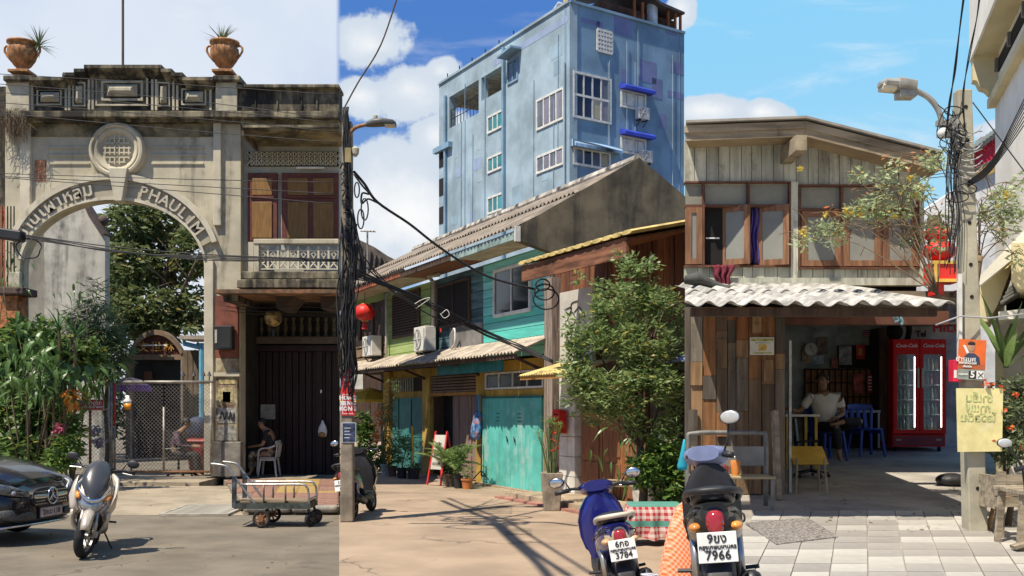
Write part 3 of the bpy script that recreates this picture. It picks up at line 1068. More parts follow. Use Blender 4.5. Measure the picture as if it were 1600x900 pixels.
T.part('arch_band', band(143.5, 107.5, 165, 143, 18, 162, -.07, .05), AM)
T.part('archivolt', band(163, 140, 171, 150, 17, 163, -.16, .05), STUL)
T.part('archivolt', band(144, 108, 148, 113, 8, 172, -.10, .05), STUL)
T.part('keystone', MB().prism(fpoly(FL, [(168, 262), (199, 262), (190, 314), (179, 314)], -.26), -.26, .1), STUL, bev=.015)
# medallion
mc = FL.at(185.8, 236.7)
mt = MB()
MM = Matrix.Translation((mc.x, 0, mc.z)) @ Matrix.Rotation(R(90), 4, 'X')
mt.lathe([(.63, -.02), (.63, .12), (.59, .19), (.54, .20), (.50, .15), (.47, .17), (.43, .16), (.36, .07), (.34, .07)], 40, M=MM)
md = T.part('medallion', mt, STU, smooth=40)
em = MB()
u_ = .33
for k in (-.8, -.48, -.16, .16, .48, .8):                # carved lattice-knot character
 hl = math.sqrt(1 - k * k) * .95
 for a, b in ((-hl, -.2), (-.05, .05), (.2, hl)):
  em.box((mc.x + a * u_), (mc.x + b * u_), -.115, -.06, mc.z + (k - .045) * u_, mc.z + (k + .045) * u_)
 for a, b in ((-hl, -.45), (-.3, .3), (.5, hl)):
  em.box(mc.x + (k - .045) * u_, mc.x + (k + .045) * u_, -.118, -.06, mc.z + a * u_, mc.z + b * u_)
T.part('emblem', em, STU, md, kind='stuff')
# raised letters on the arch band
LM = mat('letter_stucco', (.47, .43, .34), .85, var=.1, scale=6)


def archtext(chars, a0, a1, size):
 n = len(chars)
 for i, ch in enumerate(chars):
  a = R(a0 + (a1 - a0) * i / (n - 1))
  rx, ry = 154, 125.5
  px, py = AC[0] + rx * math.cos(a), AC[1] - ry * math.sin(a)
  tx, ty = -rx * math.sin(a), ry * math.cos(a)       # tangent (image coords, y up)
  rot = math.atan2(ty, tx) + PI
  p = FL.at(px, py, -.08)
  letters(T, 'letter', ch, size, LM, Matrix.Translation(p) @ Matrix.Rotation(-rot, 4, 'Y'), .10, bold=.006)


archtext(['บ้', 'า', 'น', 'เ', 'ผ่', 'า', 'ห', 'ลิ', 'ม'], 154, 104, .40)
archtext(list('PHAULIM'), 71, 30, .35)

# parapet
stp = [(46, 120, 99), (98, 113, 116), (115, 107, 132), (131, 101, 252), (251, 107, 268), (267, 113, 285), (284, 120, 333)]
T.part('parapet', MB().prism(fpoly(FL, [(10, 172.5), (10, 122), (97, 122), (97, 115), (115, 115), (115, 109), (131, 109), (131, 103), (252, 103), (252, 109), (268, 109), (268, 115), (285, 115), (285, 122), (372, 122), (372, 172.5)], .06), .06, .4), STUD)
for i, (x0, y0, x1) in enumerate(stp):
 w0 = -.22 - .004 * (i % 2)
 a = FL.at(x0, y0, w0); b = FL.at(x1, y0 + 5, w0)
 T.part('coping', MB().loft([[(xx, w, z) for xx, w in ((a.x + i_, w0 + j_), (b.x - i_, w0 + j_), (b.x - i_, .45), (a.x + i_, .45))] for z, i_, j_ in ((b.z - .16, .05, .24), (b.z, 0, 0), (a.z, 0, 0))]), STUD)


def relief(rects, frame_m, depth=.05):
 for k, (x0, y0, x1, y1, t) in enumerate(rects):
  w = .06 - depth
  for rc in ((x0, y0, x1, y0 + t), (x0, y1 - t, x1, y1), (x0, y0 + t, x0 + t, y1 - t), (x1 - t, y0 + t, x1, y1 - t)):
   T.b('panel_moulding', frame_m, rc, w, .1)


def block(rc):
 x0, y0, x1, y1 = rc
 a = FL.at(x0, y0, 0); b = FL.at(x1, y1, 0)
 k = min(b.x - a.x, a.z - b.z) * .38
 T.part('raised_block', MB().loft([[(a.x, .1, b.z), (b.x, .1, b.z), (b.x, .1, a.z), (a.x, .1, a.z)], [(a.x, .0, b.z), (b.x, .0, b.z), (b.x, .0, a.z), (a.x, .0, a.z)], [(a.x + k, -.1, b.z + k), (b.x - k, -.1, b.z + k), (b.x - k, -.1, a.z - k), (a.x + k, -.1, a.z - k)]]), STU)


relief([(57, 139, 96, 164, 2.2), (113, 128, 133, 166, 2.2), (149, 119, 231, 165, 2.6), (158, 126, 223, 157, 3.2), (245, 128, 265, 166, 2.2), (283, 138, 322, 164, 2.2), (16, 143, 35, 168, 2), (344, 134, 362, 168, 2)], STU)
for rc in ((63, 144, 92, 159), (118, 134, 128, 161), (167, 132, 214, 150), (250, 134, 260, 161), (289, 143, 317, 159)): block(rc)
for x in (48, 101, 106, 137, 143, 236, 242, 269, 275, 327): T.b('pilaster_strip', STU, (x, 124, x + 3.4, 172), .0, .1)
for x0, x1 in ((9, 45), (337, 370)):
 T.b('pedestal', STU, (x0, 126, x1, 172.8), -.07, .42)
 T.b('pedestal_cap', STUD, (x0 - 5, 117, x1 + 5, 126), -.2, .5, bev=.03)
T.b('post', STUD, (-40, 135, 8, 172.6), .04, .4)
# lower brick-and-plaster pier
T.b('pier', mat('pier_plaster', (.36, .31, .19), .9, var=.3, scale=3, stain=(.12, .06, .04), stain_amt=.6, bump=.3), (337, 560, 371, 690), -.14, .05, bev=.01)
T.b('pier', mat('pier_red', (.20, .07, .045), .9, var=.3, scale=3, bump=.3), (336.5, 462, 371.5, 559.7), -.12, .05)
T.b('pier_base', mat('pier_grey', (.20, .185, .155), .9, var=.25, scale=3, stain=(.09, .08, .06), stain_amt=.5, bump=.3), (331, 690.3, 376, 745), -.2, .05, bev=.02)
T.b('pier_band', STU, (334, 582, 374, 588), -.18, .0)
for rc, c in (((342, 592, 368, 600), (.42, .34, .16)), ((341, 606, 364, 628), (.45, .38, .2)), ((348, 612, 360, 628), (.22, .22, .4)), ((340, 637, 369, 661), (.33, .32, .28)), ((340, 665, 369, 688), (.28, .27, .23))):
 T.b('pasted_notice', mat('notice%02d' % int(c[0] * 100 + c[2] * 10), c, .9, var=.4, scale=14), rc, -.148, -.1)
# scrawled graffiti on the pier
gm = MB()
sp = spline([FL.at(x, y, -.16) for x, y in ((343, 655), (347, 643), (351, 656), (354, 645), (357, 655), (360, 643), (362, 657), (366, 645), (365, 658))], 4)
gm.tube(sp, .012, 5)
T.part('graffiti', gm, INK)

# neighbouring wall beyond the gateway's edge, with red bars and dry roots
T = Thing(FL, 'old_wall', 'stained plaster wall with rusty red window bars beside the gateway at the left edge', 'wall', FL.at(-20, 741, .2))
T.b('wall', STUD, (-60, 173, 7.5, 742), .12, .4)
for i in range(5): T.b('window_bar', mat('rust_red', (.28, .07, .03), .7), (1 + 5 * i, 322, 3 + 5 * i, 450), .0, .04)
for y in (330, 360, 400, 440): T.b('window_rail', mat('rust_red', (.28, .07, .03), .7), (-3, y, 24, y + 2), .045, .08)
rnd = random.Random(9)
T = Thing(FL, 'dry_root_tuft', 'dry brown root tuft hanging off the cornice left of the gateway', 'roots', FL.at(20, 180, -.4))
b = MB()
for i in range(260):
 p = FL.at(rnd.uniform(-6, 44), rnd.uniform(168, 184), -.4 + rnd.uniform(0, .3))
 b.tube(spline([p, p + Vector((rnd.gauss(0, .06), -.05, -.08 - .15 * rnd.random())), p + Vector((rnd.gauss(0, .12), -.02, -.2 - .55 * rnd.random() ** 2))], 2), .004, 3, cap=False)
T.part('roots', b, mat('dry_root', (.19, .14, .09), .95), kind='stuff')

# urns and agaves on the pedestals, mast behind
TERRA = mat('terracotta', (.40, .19, .075), .8, var=.35, scale=6, stain=(.09, .04, .02), stain_amt=.5, bump=.2)


def urn(px, label, lean, agave_label, agp, seed):
 base = FL.at(px, 116.5, .15)
 T = Thing(FL, 'garden_urn', label, 'urn', base, 'terracotta urns on the gateway pedestals')
 T.part('plinth', MB().box(base.x - .23, base.x + .23, -.08, .38, base.z, base.z + .06), TERRA, bev=.01)
 prof = [(.13, .06), (.15, .10), (.12, .14), (.17, .19), (.26, .34), (.30, .47), (.29, .57), (.26, .62), (.27, .66), (.33, .69), (.33, .73), (.27, .73), (.24, .66)]
 T.part('body', MB().lathe(prof, 48, (base.x, .15, base.z), ripple=lambda a, z: 1 + (.09 * abs(math.cos(a * 9)) if .15 < z < .6 else 0)), TERRA, smooth=True)
 for s in (-1, 1):
  hp = [(base.x + s * r_, .15, base.z + z) for r_, z in ((.24, .30), (.34, .42), (.40, .52), (.40, .60), (.36, .645), (.27, .63))]
  T.part('handle', MB().tube(hp, .026, 8), TERRA, smooth=30)
 A = Thing(FL, 'agave_plant', agave_label, 'plant', agp, 'spiky plants in the urns')
 rr = random.Random(seed)
 bl = [blade(.50, .042, .1 + .1 * i, 4).mesh('agave_leaf', leafmat('agave', (.10, .15, .07), (.20, .24, .13), .5, .15)) for i in range(3)]
 rosette(A, bl, agp, 64, rr, (-.5, 1.5), (.7, 1.05))
 return A


urn(35, 'fluted terracotta urn left of the mast, tilted agave hanging off its right rim', 0, 'spiky agave leaning out over the right rim of the left terracotta urn', FL.at(61, 72, .1), 4)
urn(351, 'fluted terracotta urn right of the mast, agave upright in its middle', 0, 'spiky agave standing upright in the right terracotta urn', FL.at(347, 66, .15), 5)
a = FL.at(192, 100, .5)
single('mast', MB().tube([(a.x, 23.5, a.z - .3), (a.x, 23.5, a.z + 1.9)], .03, 8), mat('mast_brown', (.10, .07, .05), .6), 'thin dark mast rising behind the stepped parapet of the gateway', 'pole')

# ================================================================ balcony house
T = Thing(FL, 'balcony_house', 'old two storey shophouse with lattice balcony and dark folding doors', 'house', FL.at(455, 741, .3))
GREYW = mat('plaster_grey', (.40, .385, .31), .9, var=.12, scale=1.4, stain=(.2, .18, .13), stain_amt=.35, bump=.1)
T.b('wall', GREYW, (376.5, 160, 530, 458), .25, .6)
T.b('parapet', STUD, (373, 137, 529.5, 173), .02, .5)
T.b('parapet_coping', STUD, (369, 131, 529.5, 137), -.12, .55, bev=.02)
for x in (398, 432, 470, 494): T.b('joint_strip', STUD, (x, 141, x + 2, 170), -.01, .1)
T.b('cornice', STUD, (378.3, 173.2, 529.5, 184), -.46, .3, bev=.015)
T.b('cornice', STUY, (376.5, 184.3, 529.5, 195), -.25, .2, bev=.015)
T.b('eave', STUY, (379, 196.5, 529, 203), -1.15, .26)
T.b('eave_edge', STUD, (378, 195, 529.3, 199), -1.2, -1.14)
T.b('bracket', mat('old_timber', (.13, .10, .07), .85, var=.3, scale=6, grain=(1, 1, .2)), (377, 204, 381, 213), -1.0, .27)
T.b('vent_backing', INK, (388, 237, 529, 259.5), .2, .27)
vb = MB()
for s in (-1, 1):
 vb.tube([(s * .1, 0, -.15), (s * .02, 0, -.05), (s * .09, 0, 0), (s * .02, 0, .05), (s * .1, 0, .15)], .016, 5)
vb.box(-.012, .012, -.02, .02, -.15, .15)
vme = vb.mesh('vent_block', STU)
for i in range(17): T.put('vent_block', vme, Matrix.Translation(FL.at(392.5 + 8.3 * i, 248, .19)))
T.b('fluorescent_tube', mat('tube_lamp', (.7, .68, .6), .4), (463, 260.5, 506, 263.5), .12, .2)
WD = mat('shutter_maroon', (.13, .035, .022), .6, var=.2, scale=6, bump=.1)
WO = mat('shutter_orange', (.22, .115, .03), .6, var=.2, scale=5, grain=(6, 6, .6), bump=.1)
for x0, x1, leaves in ((387, 433, ((394, 425),)), (440, 529, ((449, 481), (489, 521)))):
 f = T.b('window', WD, (x0, 270, x1, 378), .17, .27, bev=.01)
 for a, b in leaves:
  for y0, y1 in ((278, 305), (315, 372)):
   T.b('shutter_panel', WO, (a, y0, b, y1), .14, .2, f, bev=.012)
   T.b('shutter_rail', WD, (a - 3, y1 + 1, b + 3, y1 + 4), .13, .2, f)
# balcony
T.b('balcony_rail', STU, (396, 373, 529, 381), -.95, -.78, bev=.015)
T.b('balcony_post', STU, (396.5, 381.3, 404, 424), -.93, -.8)
T.b('balcony_post', STU, (388, 378, 396, 424), -.9, .2)
lm = MB()
for s in (-1, 1):
 lm.tube([(s * .085, 0, -.21), (s * -.05, 0, -.06), (s * .05, 0, .08), (s * -.085, 0, .21)], .017, 5)
for x in (-.1, .1): lm.box(x - .012, x + .012, -.03, .03, -.25, .25)
for z in (-.235, .16): lm.box(-.088, .088, -.025, .025, z - .012, z + .012)
lme = lm.mesh('lattice_panel', STUL)
for i in range(8): T.put('lattice_panel', lme, Matrix.Translation(FL.at(411 + 15.8 * i, 403.5, -.86)))
T.b('balcony_slab', STUD, (376, 424, 529.5, 436), -1.1, .3, bev=.02)
T.b('balcony_slab', STUD, (370, 436.3, 529.5, 450), -1.3, .3, bev=.02)
T.b('canopy_edge', mat('canopy_red', (.24, .12, .06), .85, var=.35, scale=5, stain=(.06, .05, .035), stain_amt=.65), (336, 452, 529.5, 458), -1.5, .35)
T.b('canopy_beam', STUD, (349, 458.3, 371, 470), -1.2, .2)
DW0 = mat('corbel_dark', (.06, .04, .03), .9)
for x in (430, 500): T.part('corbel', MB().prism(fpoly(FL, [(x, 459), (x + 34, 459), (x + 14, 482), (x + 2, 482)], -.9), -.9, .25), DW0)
# ground floor set back under the canopy, its colours darkened to add shade
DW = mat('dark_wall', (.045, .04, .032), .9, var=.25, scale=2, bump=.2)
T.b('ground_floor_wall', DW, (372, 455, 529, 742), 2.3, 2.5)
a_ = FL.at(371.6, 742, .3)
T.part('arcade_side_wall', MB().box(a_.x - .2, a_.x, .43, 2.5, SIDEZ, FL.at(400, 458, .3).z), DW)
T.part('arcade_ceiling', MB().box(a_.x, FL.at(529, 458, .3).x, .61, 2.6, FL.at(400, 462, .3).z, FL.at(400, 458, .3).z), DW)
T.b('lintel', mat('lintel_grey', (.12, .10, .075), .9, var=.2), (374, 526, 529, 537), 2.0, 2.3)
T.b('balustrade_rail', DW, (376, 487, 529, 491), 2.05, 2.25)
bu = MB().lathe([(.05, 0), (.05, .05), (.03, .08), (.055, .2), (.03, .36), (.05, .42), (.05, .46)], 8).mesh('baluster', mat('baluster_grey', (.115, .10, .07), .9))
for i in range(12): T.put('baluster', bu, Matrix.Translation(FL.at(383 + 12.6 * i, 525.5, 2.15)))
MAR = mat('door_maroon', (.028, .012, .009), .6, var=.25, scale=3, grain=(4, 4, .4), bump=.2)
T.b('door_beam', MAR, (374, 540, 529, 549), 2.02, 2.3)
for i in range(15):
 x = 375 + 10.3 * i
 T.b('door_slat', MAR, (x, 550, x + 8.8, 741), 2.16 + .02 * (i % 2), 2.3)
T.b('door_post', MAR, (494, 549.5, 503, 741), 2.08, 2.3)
T.b('name_plate', PLATE, (500.3, 609, 503, 614), 2.06, 2.08)
# things on and before the house front
T = Thing(FL, 'wall_speaker', 'square black box with pale strip fixed to the pier beside the dark doors', 'box', FL.at(347, 545, -.3))
T.b('case', BLACKP, (334, 509, 362, 546), -.4, -.14, bev=.012)
T.b('front_panel', INK, (343, 512, 360, 543), -.41, -.39)
T.b('label_strip', mat('pale_strip', (.45, .43, .36), .6), (335.5, 515, 339, 536), -.41, -.39)
hp = FL.at(427, 497, .2)
T = Thing(FL, 'hanging_lantern', 'round gold and black lantern hanging before the dark balustrade', 'lantern', FL.at(427, 515, .2))
T.part('globe', MB().ell(hp, (.2, .2, .2), 18, 12), mat('lantern_gold', (.30, .21, .08), .5, var=.7, scale=7), smooth=True)
T.part('top_cap', MB().lathe([(.14, .14), (.1, .2), (.03, .24)], 14, hp), BLACKP)
T.part('cord', MB().tube([hp + Vector((0, 0, .2)), FL.at(427, 458, .2)], .008, 5), BLACKP)
T.part('tassel', MB().lathe([(.02, -.2), (.05, -.26), (.015, -.5)], 8, hp), BLACKP)
T = Thing(FL, 'white_bag', 'white plastic bag hanging low on the dark folding doors', 'bag', FL.at(504, 684, 1.95))
c = FL.at(504, 672, 1.95)
T.part('bag_body', MB().loft([superring((c.x, 1.95, c.z + z), (1, 0, 0), (0, 1, 0), w, w * .6, 12, 2.2) for z, w in ((-.17, .06), (-.13, .10), (-.02, .115), (.08, .09), (.17, .04), (.24, .02))]), mat('bag_white', (.75, .74, .71), .4, var=.1, scale=9, bump=.4, bscale=20), smooth=True)
T.part('bag_contents', MB().ell((c.x, 1.92, c.z - .10), (.085, .07, .07), 12, 8), mat('bread_tan', (.40, .22, .09), .7), smooth=True)
single('paper_notice', fbox(MB(), FL, (407, 632, 430, 655), 2.1, 2.11), mat('paper_grey', (.34, .33, .29), .9, var=.2, scale=6), 'grey paper notice pinned to dark doors above the seated man', 'notice')
for o in (bpy.data.objects['paper_notice'],):
 o.location.y += 23

# ================================================================ behind the gateway
FB = Frame((0, 30, 0))
T = Thing(FB, 'stained_gable_wall', 'tall grey mould streaked gable wall seen through the arch', 'wall', FB.at(115, 720))
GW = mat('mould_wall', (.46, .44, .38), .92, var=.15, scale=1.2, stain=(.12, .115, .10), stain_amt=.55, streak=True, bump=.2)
T.part('wall', MB().prism(fpoly(FB, [(69, 727), (69, 340), (88, 328), (112, 317), (136, 319), (164, 364), (164, 727)], 0), 0, .35), GW)
T.part('roof_edge', MB().beam(FB.at(134, 317, .1), FB.at(167, 368, .1), .5, .09), mat('tile_dark', (.09, .06, .05), .9))
T.part('finial', MB().ell(FB.at(161, 345, .25), .16, 10, 7), mat('tile_dark', (.09, .06, .05), .9), smooth=True)
T.part('side_wall', MB().prism(fpoly(FB, [(28, 727), (28, 360), (69, 335), (69, 727)], .4), .4, .7), mat('shade_wall', (.27, .255, .215), .95, var=.2, scale=1, stain=(.1, .09, .075), stain_amt=.5, streak=True))  # shadow face: shade put into a darker base tone; streaks are stains
# inner pavilion
FP = Frame((0, 33, 0))
T = Thing(FP, 'inner_pavilion', 'dark red wooden pavilion with arched gable and gold characters behind the gate', 'pavilion', FP.at(243, 722))
DR = mat('pavilion_red', (.11, .035, .022), .7, var=.25, scale=3)
DB = mat('pavilion_brown', (.20, .135, .085), .7, var=.2, scale=3)
gp = ellpts(243, 590, 47, 72, 35, 145, 14)
T.part('gable', MB().prism(fpoly(FP, [(204, 560)] + gp[::-1] + [(282, 560)], 0), 0, .2), DR)
T.part('arched_trim', MB().prism(fpoly(FP, ellpts(243, 590, 50, 75, 32, 148, 16) + ellpts(243, 590, 46, 67, 148, 32, 16), -.15), -.15, .1), DB)
T.b('beam', DB, (200, 554, 287, 562), -.1, .15)
for x in (196, 201, 283): T.b('post', DB, (x, 552, x + 5, 720), -.12, .1)
T.b('dark_opening', INK, (206, 562, 282, 722), .3, .35)
for i, ch in enumerate('文世林'):
 letters(T, 'character', ch, .36, mat('gilt', (.55, .30, .06), .45), Matrix.Translation(FP.at(224 + 20 * i, 543, -.04)), .03)
T.b('lamp_tube', mat('tube_lamp', (.7, .68, .6), .4), (222, 538.5, 261, 540.5), -.3, -.25)
T.b('door_leaf', mat('door_wood', (.16, .07, .035), .7), (225, 580, 237, 593), .15, .25)
T = Thing(FP, 'side_shed', 'plain brown board shed right of the inner pavilion', 'shed', FP.at(302, 722, -.5))
for i in range(5): T.b('board', mat('shed_board', (.15, .11, .07), .85, var=.25, scale=2), (286 + 8 * i, 547, 293 + 8 * i, 724), -.55 - .02 * (i % 2), -.4)
T.b('roof', mat('shed_roof', (.36, .30, .24), .8), (280, 524, 322, 530), -1.2, .2)
T = Thing(FP, 'blue_drainpipe', 'light blue plastic drainpipe bending down from the shed gutter', 'pipe', FP.at(315, 650, -1))
PB = mat('pipe_blue', (.13, .36, .48), .45)
T.part('pipe', MB().tube([FP.at(288, 529, -1), FP.at(288, 537, -1), FP.at(313, 543, -1)], .075, 8), PB, smooth=35)
T.part('pipe', MB().tube([FP.at(315, 536, -1), FP.at(315, 660, -1)], .085, 8), PB, smooth=35)

# big tree filling the arch
rnd = random.Random(21)
def pxblob(px, py, D, rx, ry, rd=None):
 p = ray(px, py, D)
 return (p, (rx / F * D, (rd or rx) / F * D, ry / F * D))


def tree(name, label, base, tips, blobs, n, L, Wd, lm, seed, r0=.2, clump=0, group=None, cat='tree', shell=.35, droop=.3, bark=None):
 rr = random.Random(seed)
 base = Vector(base)
 T = Thing(None, name, label, cat, base, group)
 b = MB()
 if tips:
  fork = (Vector(tips[0]) - base) * .35
  fork = Vector((0, 0, fork.z))
  b.tube([Vector((0, 0, -.1)), fork * .5 + Vector((.05, 0, 0)), fork], [r0 * 1.15, r0, r0 * .85], 10)
  branches(b, fork, [Vector(t) - base for t in tips], r0 * .55, rr, 7)
  for t in tips:
   for q_ in range(3):
    t0 = fork.lerp(Vector(t) - base, rr.uniform(.45, .8))
    branches(b, t0, [t0 + Vector((rr.uniform(-1, 1), rr.uniform(-1, 1), rr.uniform(.2, 1))) * (Vector(t) - base).length * .25], r0 * .14, rr, 5)
  T.part('trunk', b, bark or mat('bark', (.10, .075, .05), .95, var=.3, scale=5, bump=.5), smooth=True)
 lf = MB()
 leafcloud(lf, [(Vector(c) - base, r) for c, r in blobs], n, L, Wd, rr, shell, droop, clump=clump)
 T.part('crown', lf, lm, kind='stuff')
 return T


LF1 = leafmat('leaf_mid', (.05, .11, .025), (.16, .24, .06), .5, .35)
LF2 = leafmat('leaf_olive', (.08, .115, .035), (.21, .25, .10), .45, .42)
LF3 = leafmat('leaf_deep', (.02, .05, .012), (.06, .11, .03), .42, .25)
LF4 = leafmat('leaf_bright', (.07, .14, .03), (.17, .27, .06), .42, .35)
tb = gnd(245, 705, .1); tb = Vector(((245 - 800) / F * 38, 38, .1))
tree('shade_tree', 'large leafy shade tree filling the gateway arch behind the pavilion', tb,
  [ray(x, y, D) for x, y, D in ((190, 380, 38), (230, 350, 39), (285, 350, 38), (310, 400, 37), (210, 440, 37), (270, 420, 39), (180, 470, 38))],
  [pxblob(*b) for b in ((205, 350, 38, 42, 38), (262, 350, 39, 48, 40), (300, 392, 38, 36, 40), (205, 415, 37.5, 46, 38), (172, 440, 38, 30, 60), (262, 415, 39, 50, 30), (225, 480, 37, 52, 34), (292, 480, 38, 36, 40), (185, 505, 37, 40, 30), (255, 512, 37, 50, 16), (110, 395, 31.8, 44, 60), (60, 420, 31.8, 40, 60), (176, 440, 31.8, 14, 40))],  # trailing blobs: extra crown hidden behind the gable wall, added to shade the pavilion
  19000, .34, .12, LF2, 31, .34, shell=.25)

tree('yard_shrubs', 'dark shrubs closing the yard behind the gate, left of the pavilion', Vector((-13.5, 35, .1)), [], [pxblob(*b) for b in ((180, 600, 35, 26, 70), (160, 650, 35, 30, 50), (205, 660, 35.5, 20, 40), (310, 620, 36, 20, 80), (130, 620, 35, 30, 60))], 2600, .3, .12, LF3, 32, shell=.1)
# gate and chain-link
GP = mat('gate_pipe', (.30, .27, .23), .5, .3, var=.25, scale=8)
WIRE = mat('mesh_wire', (.24, .22, .19), .5, .3)
FG = Frame((0, 22.6, 0))


def mesh_panel(T, x0, y0, x1, y1, w, pitch=.085):
 a = FG.at(x0, y0, w); b = FG.at(x1, y1, w)
 wd, ht = b.x - a.x, a.z - b.z
 mb = MB()
 for s in (1, -1):
  k = -ht
  while k < wd:
   p0 = max(0, k); p1 = min(wd, k + ht)
   if p1 > p0:
    z0, z1 = p0 - k, p1 - k
    if s < 0: z0, z1 = ht - z0, ht - z1
    mb.tube([(a.x + p0, w + .004 * s, b.z + z0), (a.x + p1, w + .004 * s, b.z + z1)], .0042, 3, cap=False)
   k += pitch
 return T.part('wire_mesh', mb, WIRE, kind='stuff')


T = Thing(FG, 'chain_link_gate', 'tall chain link double gate on grey pipes, closed across the arch', 'gate', FG.at(252, 741))
RW = mat('pipe_red', (.42, .06, .03), .6, var=.2)
T.part('gate_post', MB().tube([FG.at(174, 741), FG.at(174, 598)], .035, 8), GP, smooth=True)
T.part('gate_post', MB().tube([FG.at(179, 741), FG.at(179, 665)], .028, 8), GP, smooth=True)
T.part('gate_post', MB().tube([FG.at(179, 665), FG.at(179, 597)], .03, 8), RW, smooth=True, label='red painted upper length of gate post')
T.part('gate_post', MB().tube([FG.at(256, 741), FG.at(256, 636)], .025, 8), GP, smooth=True)
T.part('gate_post', MB().tube([FG.at(330, 741), FG.at(330, 597)], .03, 8), GP, smooth=True)
T.part('top_rail', MB().tube([FG.at(176, 597), FG.at(332, 597)], .035, 8), GP, smooth=True)
T.part('bottom_rail', MB().tube([FG.at(176, 737), FG.at(332, 737)], .025, 8), mat('rail_rust', (.24, .12, .06), .7), smooth=True)
for x in (286, 303, 318, 327): T.part('spike', MB().lathe([(.012, 0), (.012, .12), (.05, .12), (0, .24)], 6, FG.at(x, 596)), DARKM)
mesh_panel(T, 180, 599, 255, 736, .0)
mesh_panel(T, 257, 599, 329, 736, .0)
T = Thing(FG, 'chain_link_fence', 'low chain link panel on rusty posts left of the gate', 'fence', FG.at(145, 741))
for x in (110, 115, 141): T.part('fence_post', MB().tube([FG.at(x, 741), FG.at(x, 640)], .03, 7), mat('rail_rust', (.24, .12, .06), .7), smooth=True)
T.part('fence_rail', MB().tube([FG.at(110, 640), FG.at(173, 640)], .018, 7), GP, smooth=True)
mesh_panel(T, 116, 641, 172, 736, .01)
T = Thing(FG, 'red_sign', 'small red sign with white Thai letters above the chain link panel', 'sign', FG.at(141, 639, -.1))
T.b('board', mat('sign_red', (.55, .02, .015), .5, var=.06), (121, 625, 161, 640), -.12, -.1)
T.b('rim', PLATE, (120, 624.2, 162, 640.8), -.1, -.092)
for i, s in enumerate(('ห้ามจอดรถ', 'ขวางทางเข้าออก')):
 o = letters(T, 'sign_text', s, .115 - .02 * i, PLATE, Matrix.Translation(FG.at(141, 629.6 + 6.2 * i, -.125)), .006, bold=.002); o['kind'] = 'stuff'
T = Thing(FG, 'drink_bag', 'plastic bag of orange iced drink hung on the gate mesh', 'drink', FG.at(199, 641, -.08))
c = FG.at(199, 632, -.08)
T.part('drink', MB().loft([superring((c.x, -.08, c.z + z), (1, 0, 0), (0, 1, 0), w, w * .6, 12) for z, w in ((-.11, .06), (-.05, .085), (.02, .09))]), mat('orange_drink', (.85, .33, .03), .3), smooth=True)
T.part('bag_neck', MB().loft([superring((c.x, -.08, c.z + z), (1, 0, 0), (0, 1, 0), w, w * .6, 12) for z, w in ((.021, .09), (.09, .095), (.13, .05), (.2, .04))]), mat('bag_white', (.75, .74, .71), .4), smooth=True)
# parasol and red bin inside the yard
T = Thing(None, 'parasol', 'pink parasol with purple frill standing behind the gate', 'parasol', ray(205, 700, 25.2) * 1.0)
T.root.location.z = .1
top = Vector((0, 0, 2.38))
T.part('pole', MB().tube([(0, 0, 0), top], .02, 6), GP)
cn = MB(); cn.lathe([(.01, 0), (.25, -.06), (.45, -.2)], 12, top, caps=False)
T.part('canopy', cn, mat('parasol_pink', (.62, .30, .27), .7, var=.4, scale=7))
cf = MB(); cf.lathe([(.45, -.2), (.5, -.34)], 24, top, ripple=lambda a, z: 1 + .04 * math.sin(a * 12), caps=False)
T.part('frill', cf, mat('parasol_purple', (.22, .07, .33), .7))
pb_ = Vector(((312 - 800) / F * 24.6, 24.6, .1))
T = Thing(None, 'red_bin', 'red plastic wheelie bin behind the gate beside the seated man', 'bin', pb_)
RB = mat('bin_red', (.28, .03, .03), .5)
T.part('bin_body', MB().loft([[(sx * w, sy * w, z) for sx, sy in ((-1, -1), (1, -1), (1, 1), (-1, 1))] for z, w in ((.05, .19), (.8, .25))]), RB, bev=.02)
T.part('lid', MB().loft([[(sx * w, sy * w, z) for sx, sy in ((-1, -1), (1, -1), (1, 1), (-1, 1))] for z, w in ((.805, .27), (.85, .27), (.9, .2))]), RB, bev=.02)
T.part('wheel', MB().tube([(-.2, .2, .07), (.2, .2, .07)], .07, 10), RUB)
T = Thing(None, 'blue_tarp_bundle', 'crumpled blue cloth bundle heaped on the red bin', 'cloth', pb_ + Vector((-.05, 0, .905)))
T.part('cloth', MB().ell((0, 0, .22), (.28, .2, .3), 14, 10), mat('tarp_blue', (.03, .045, .10), .7, var=.5, scale=4, bump=.8, bscale=8), smooth=True)

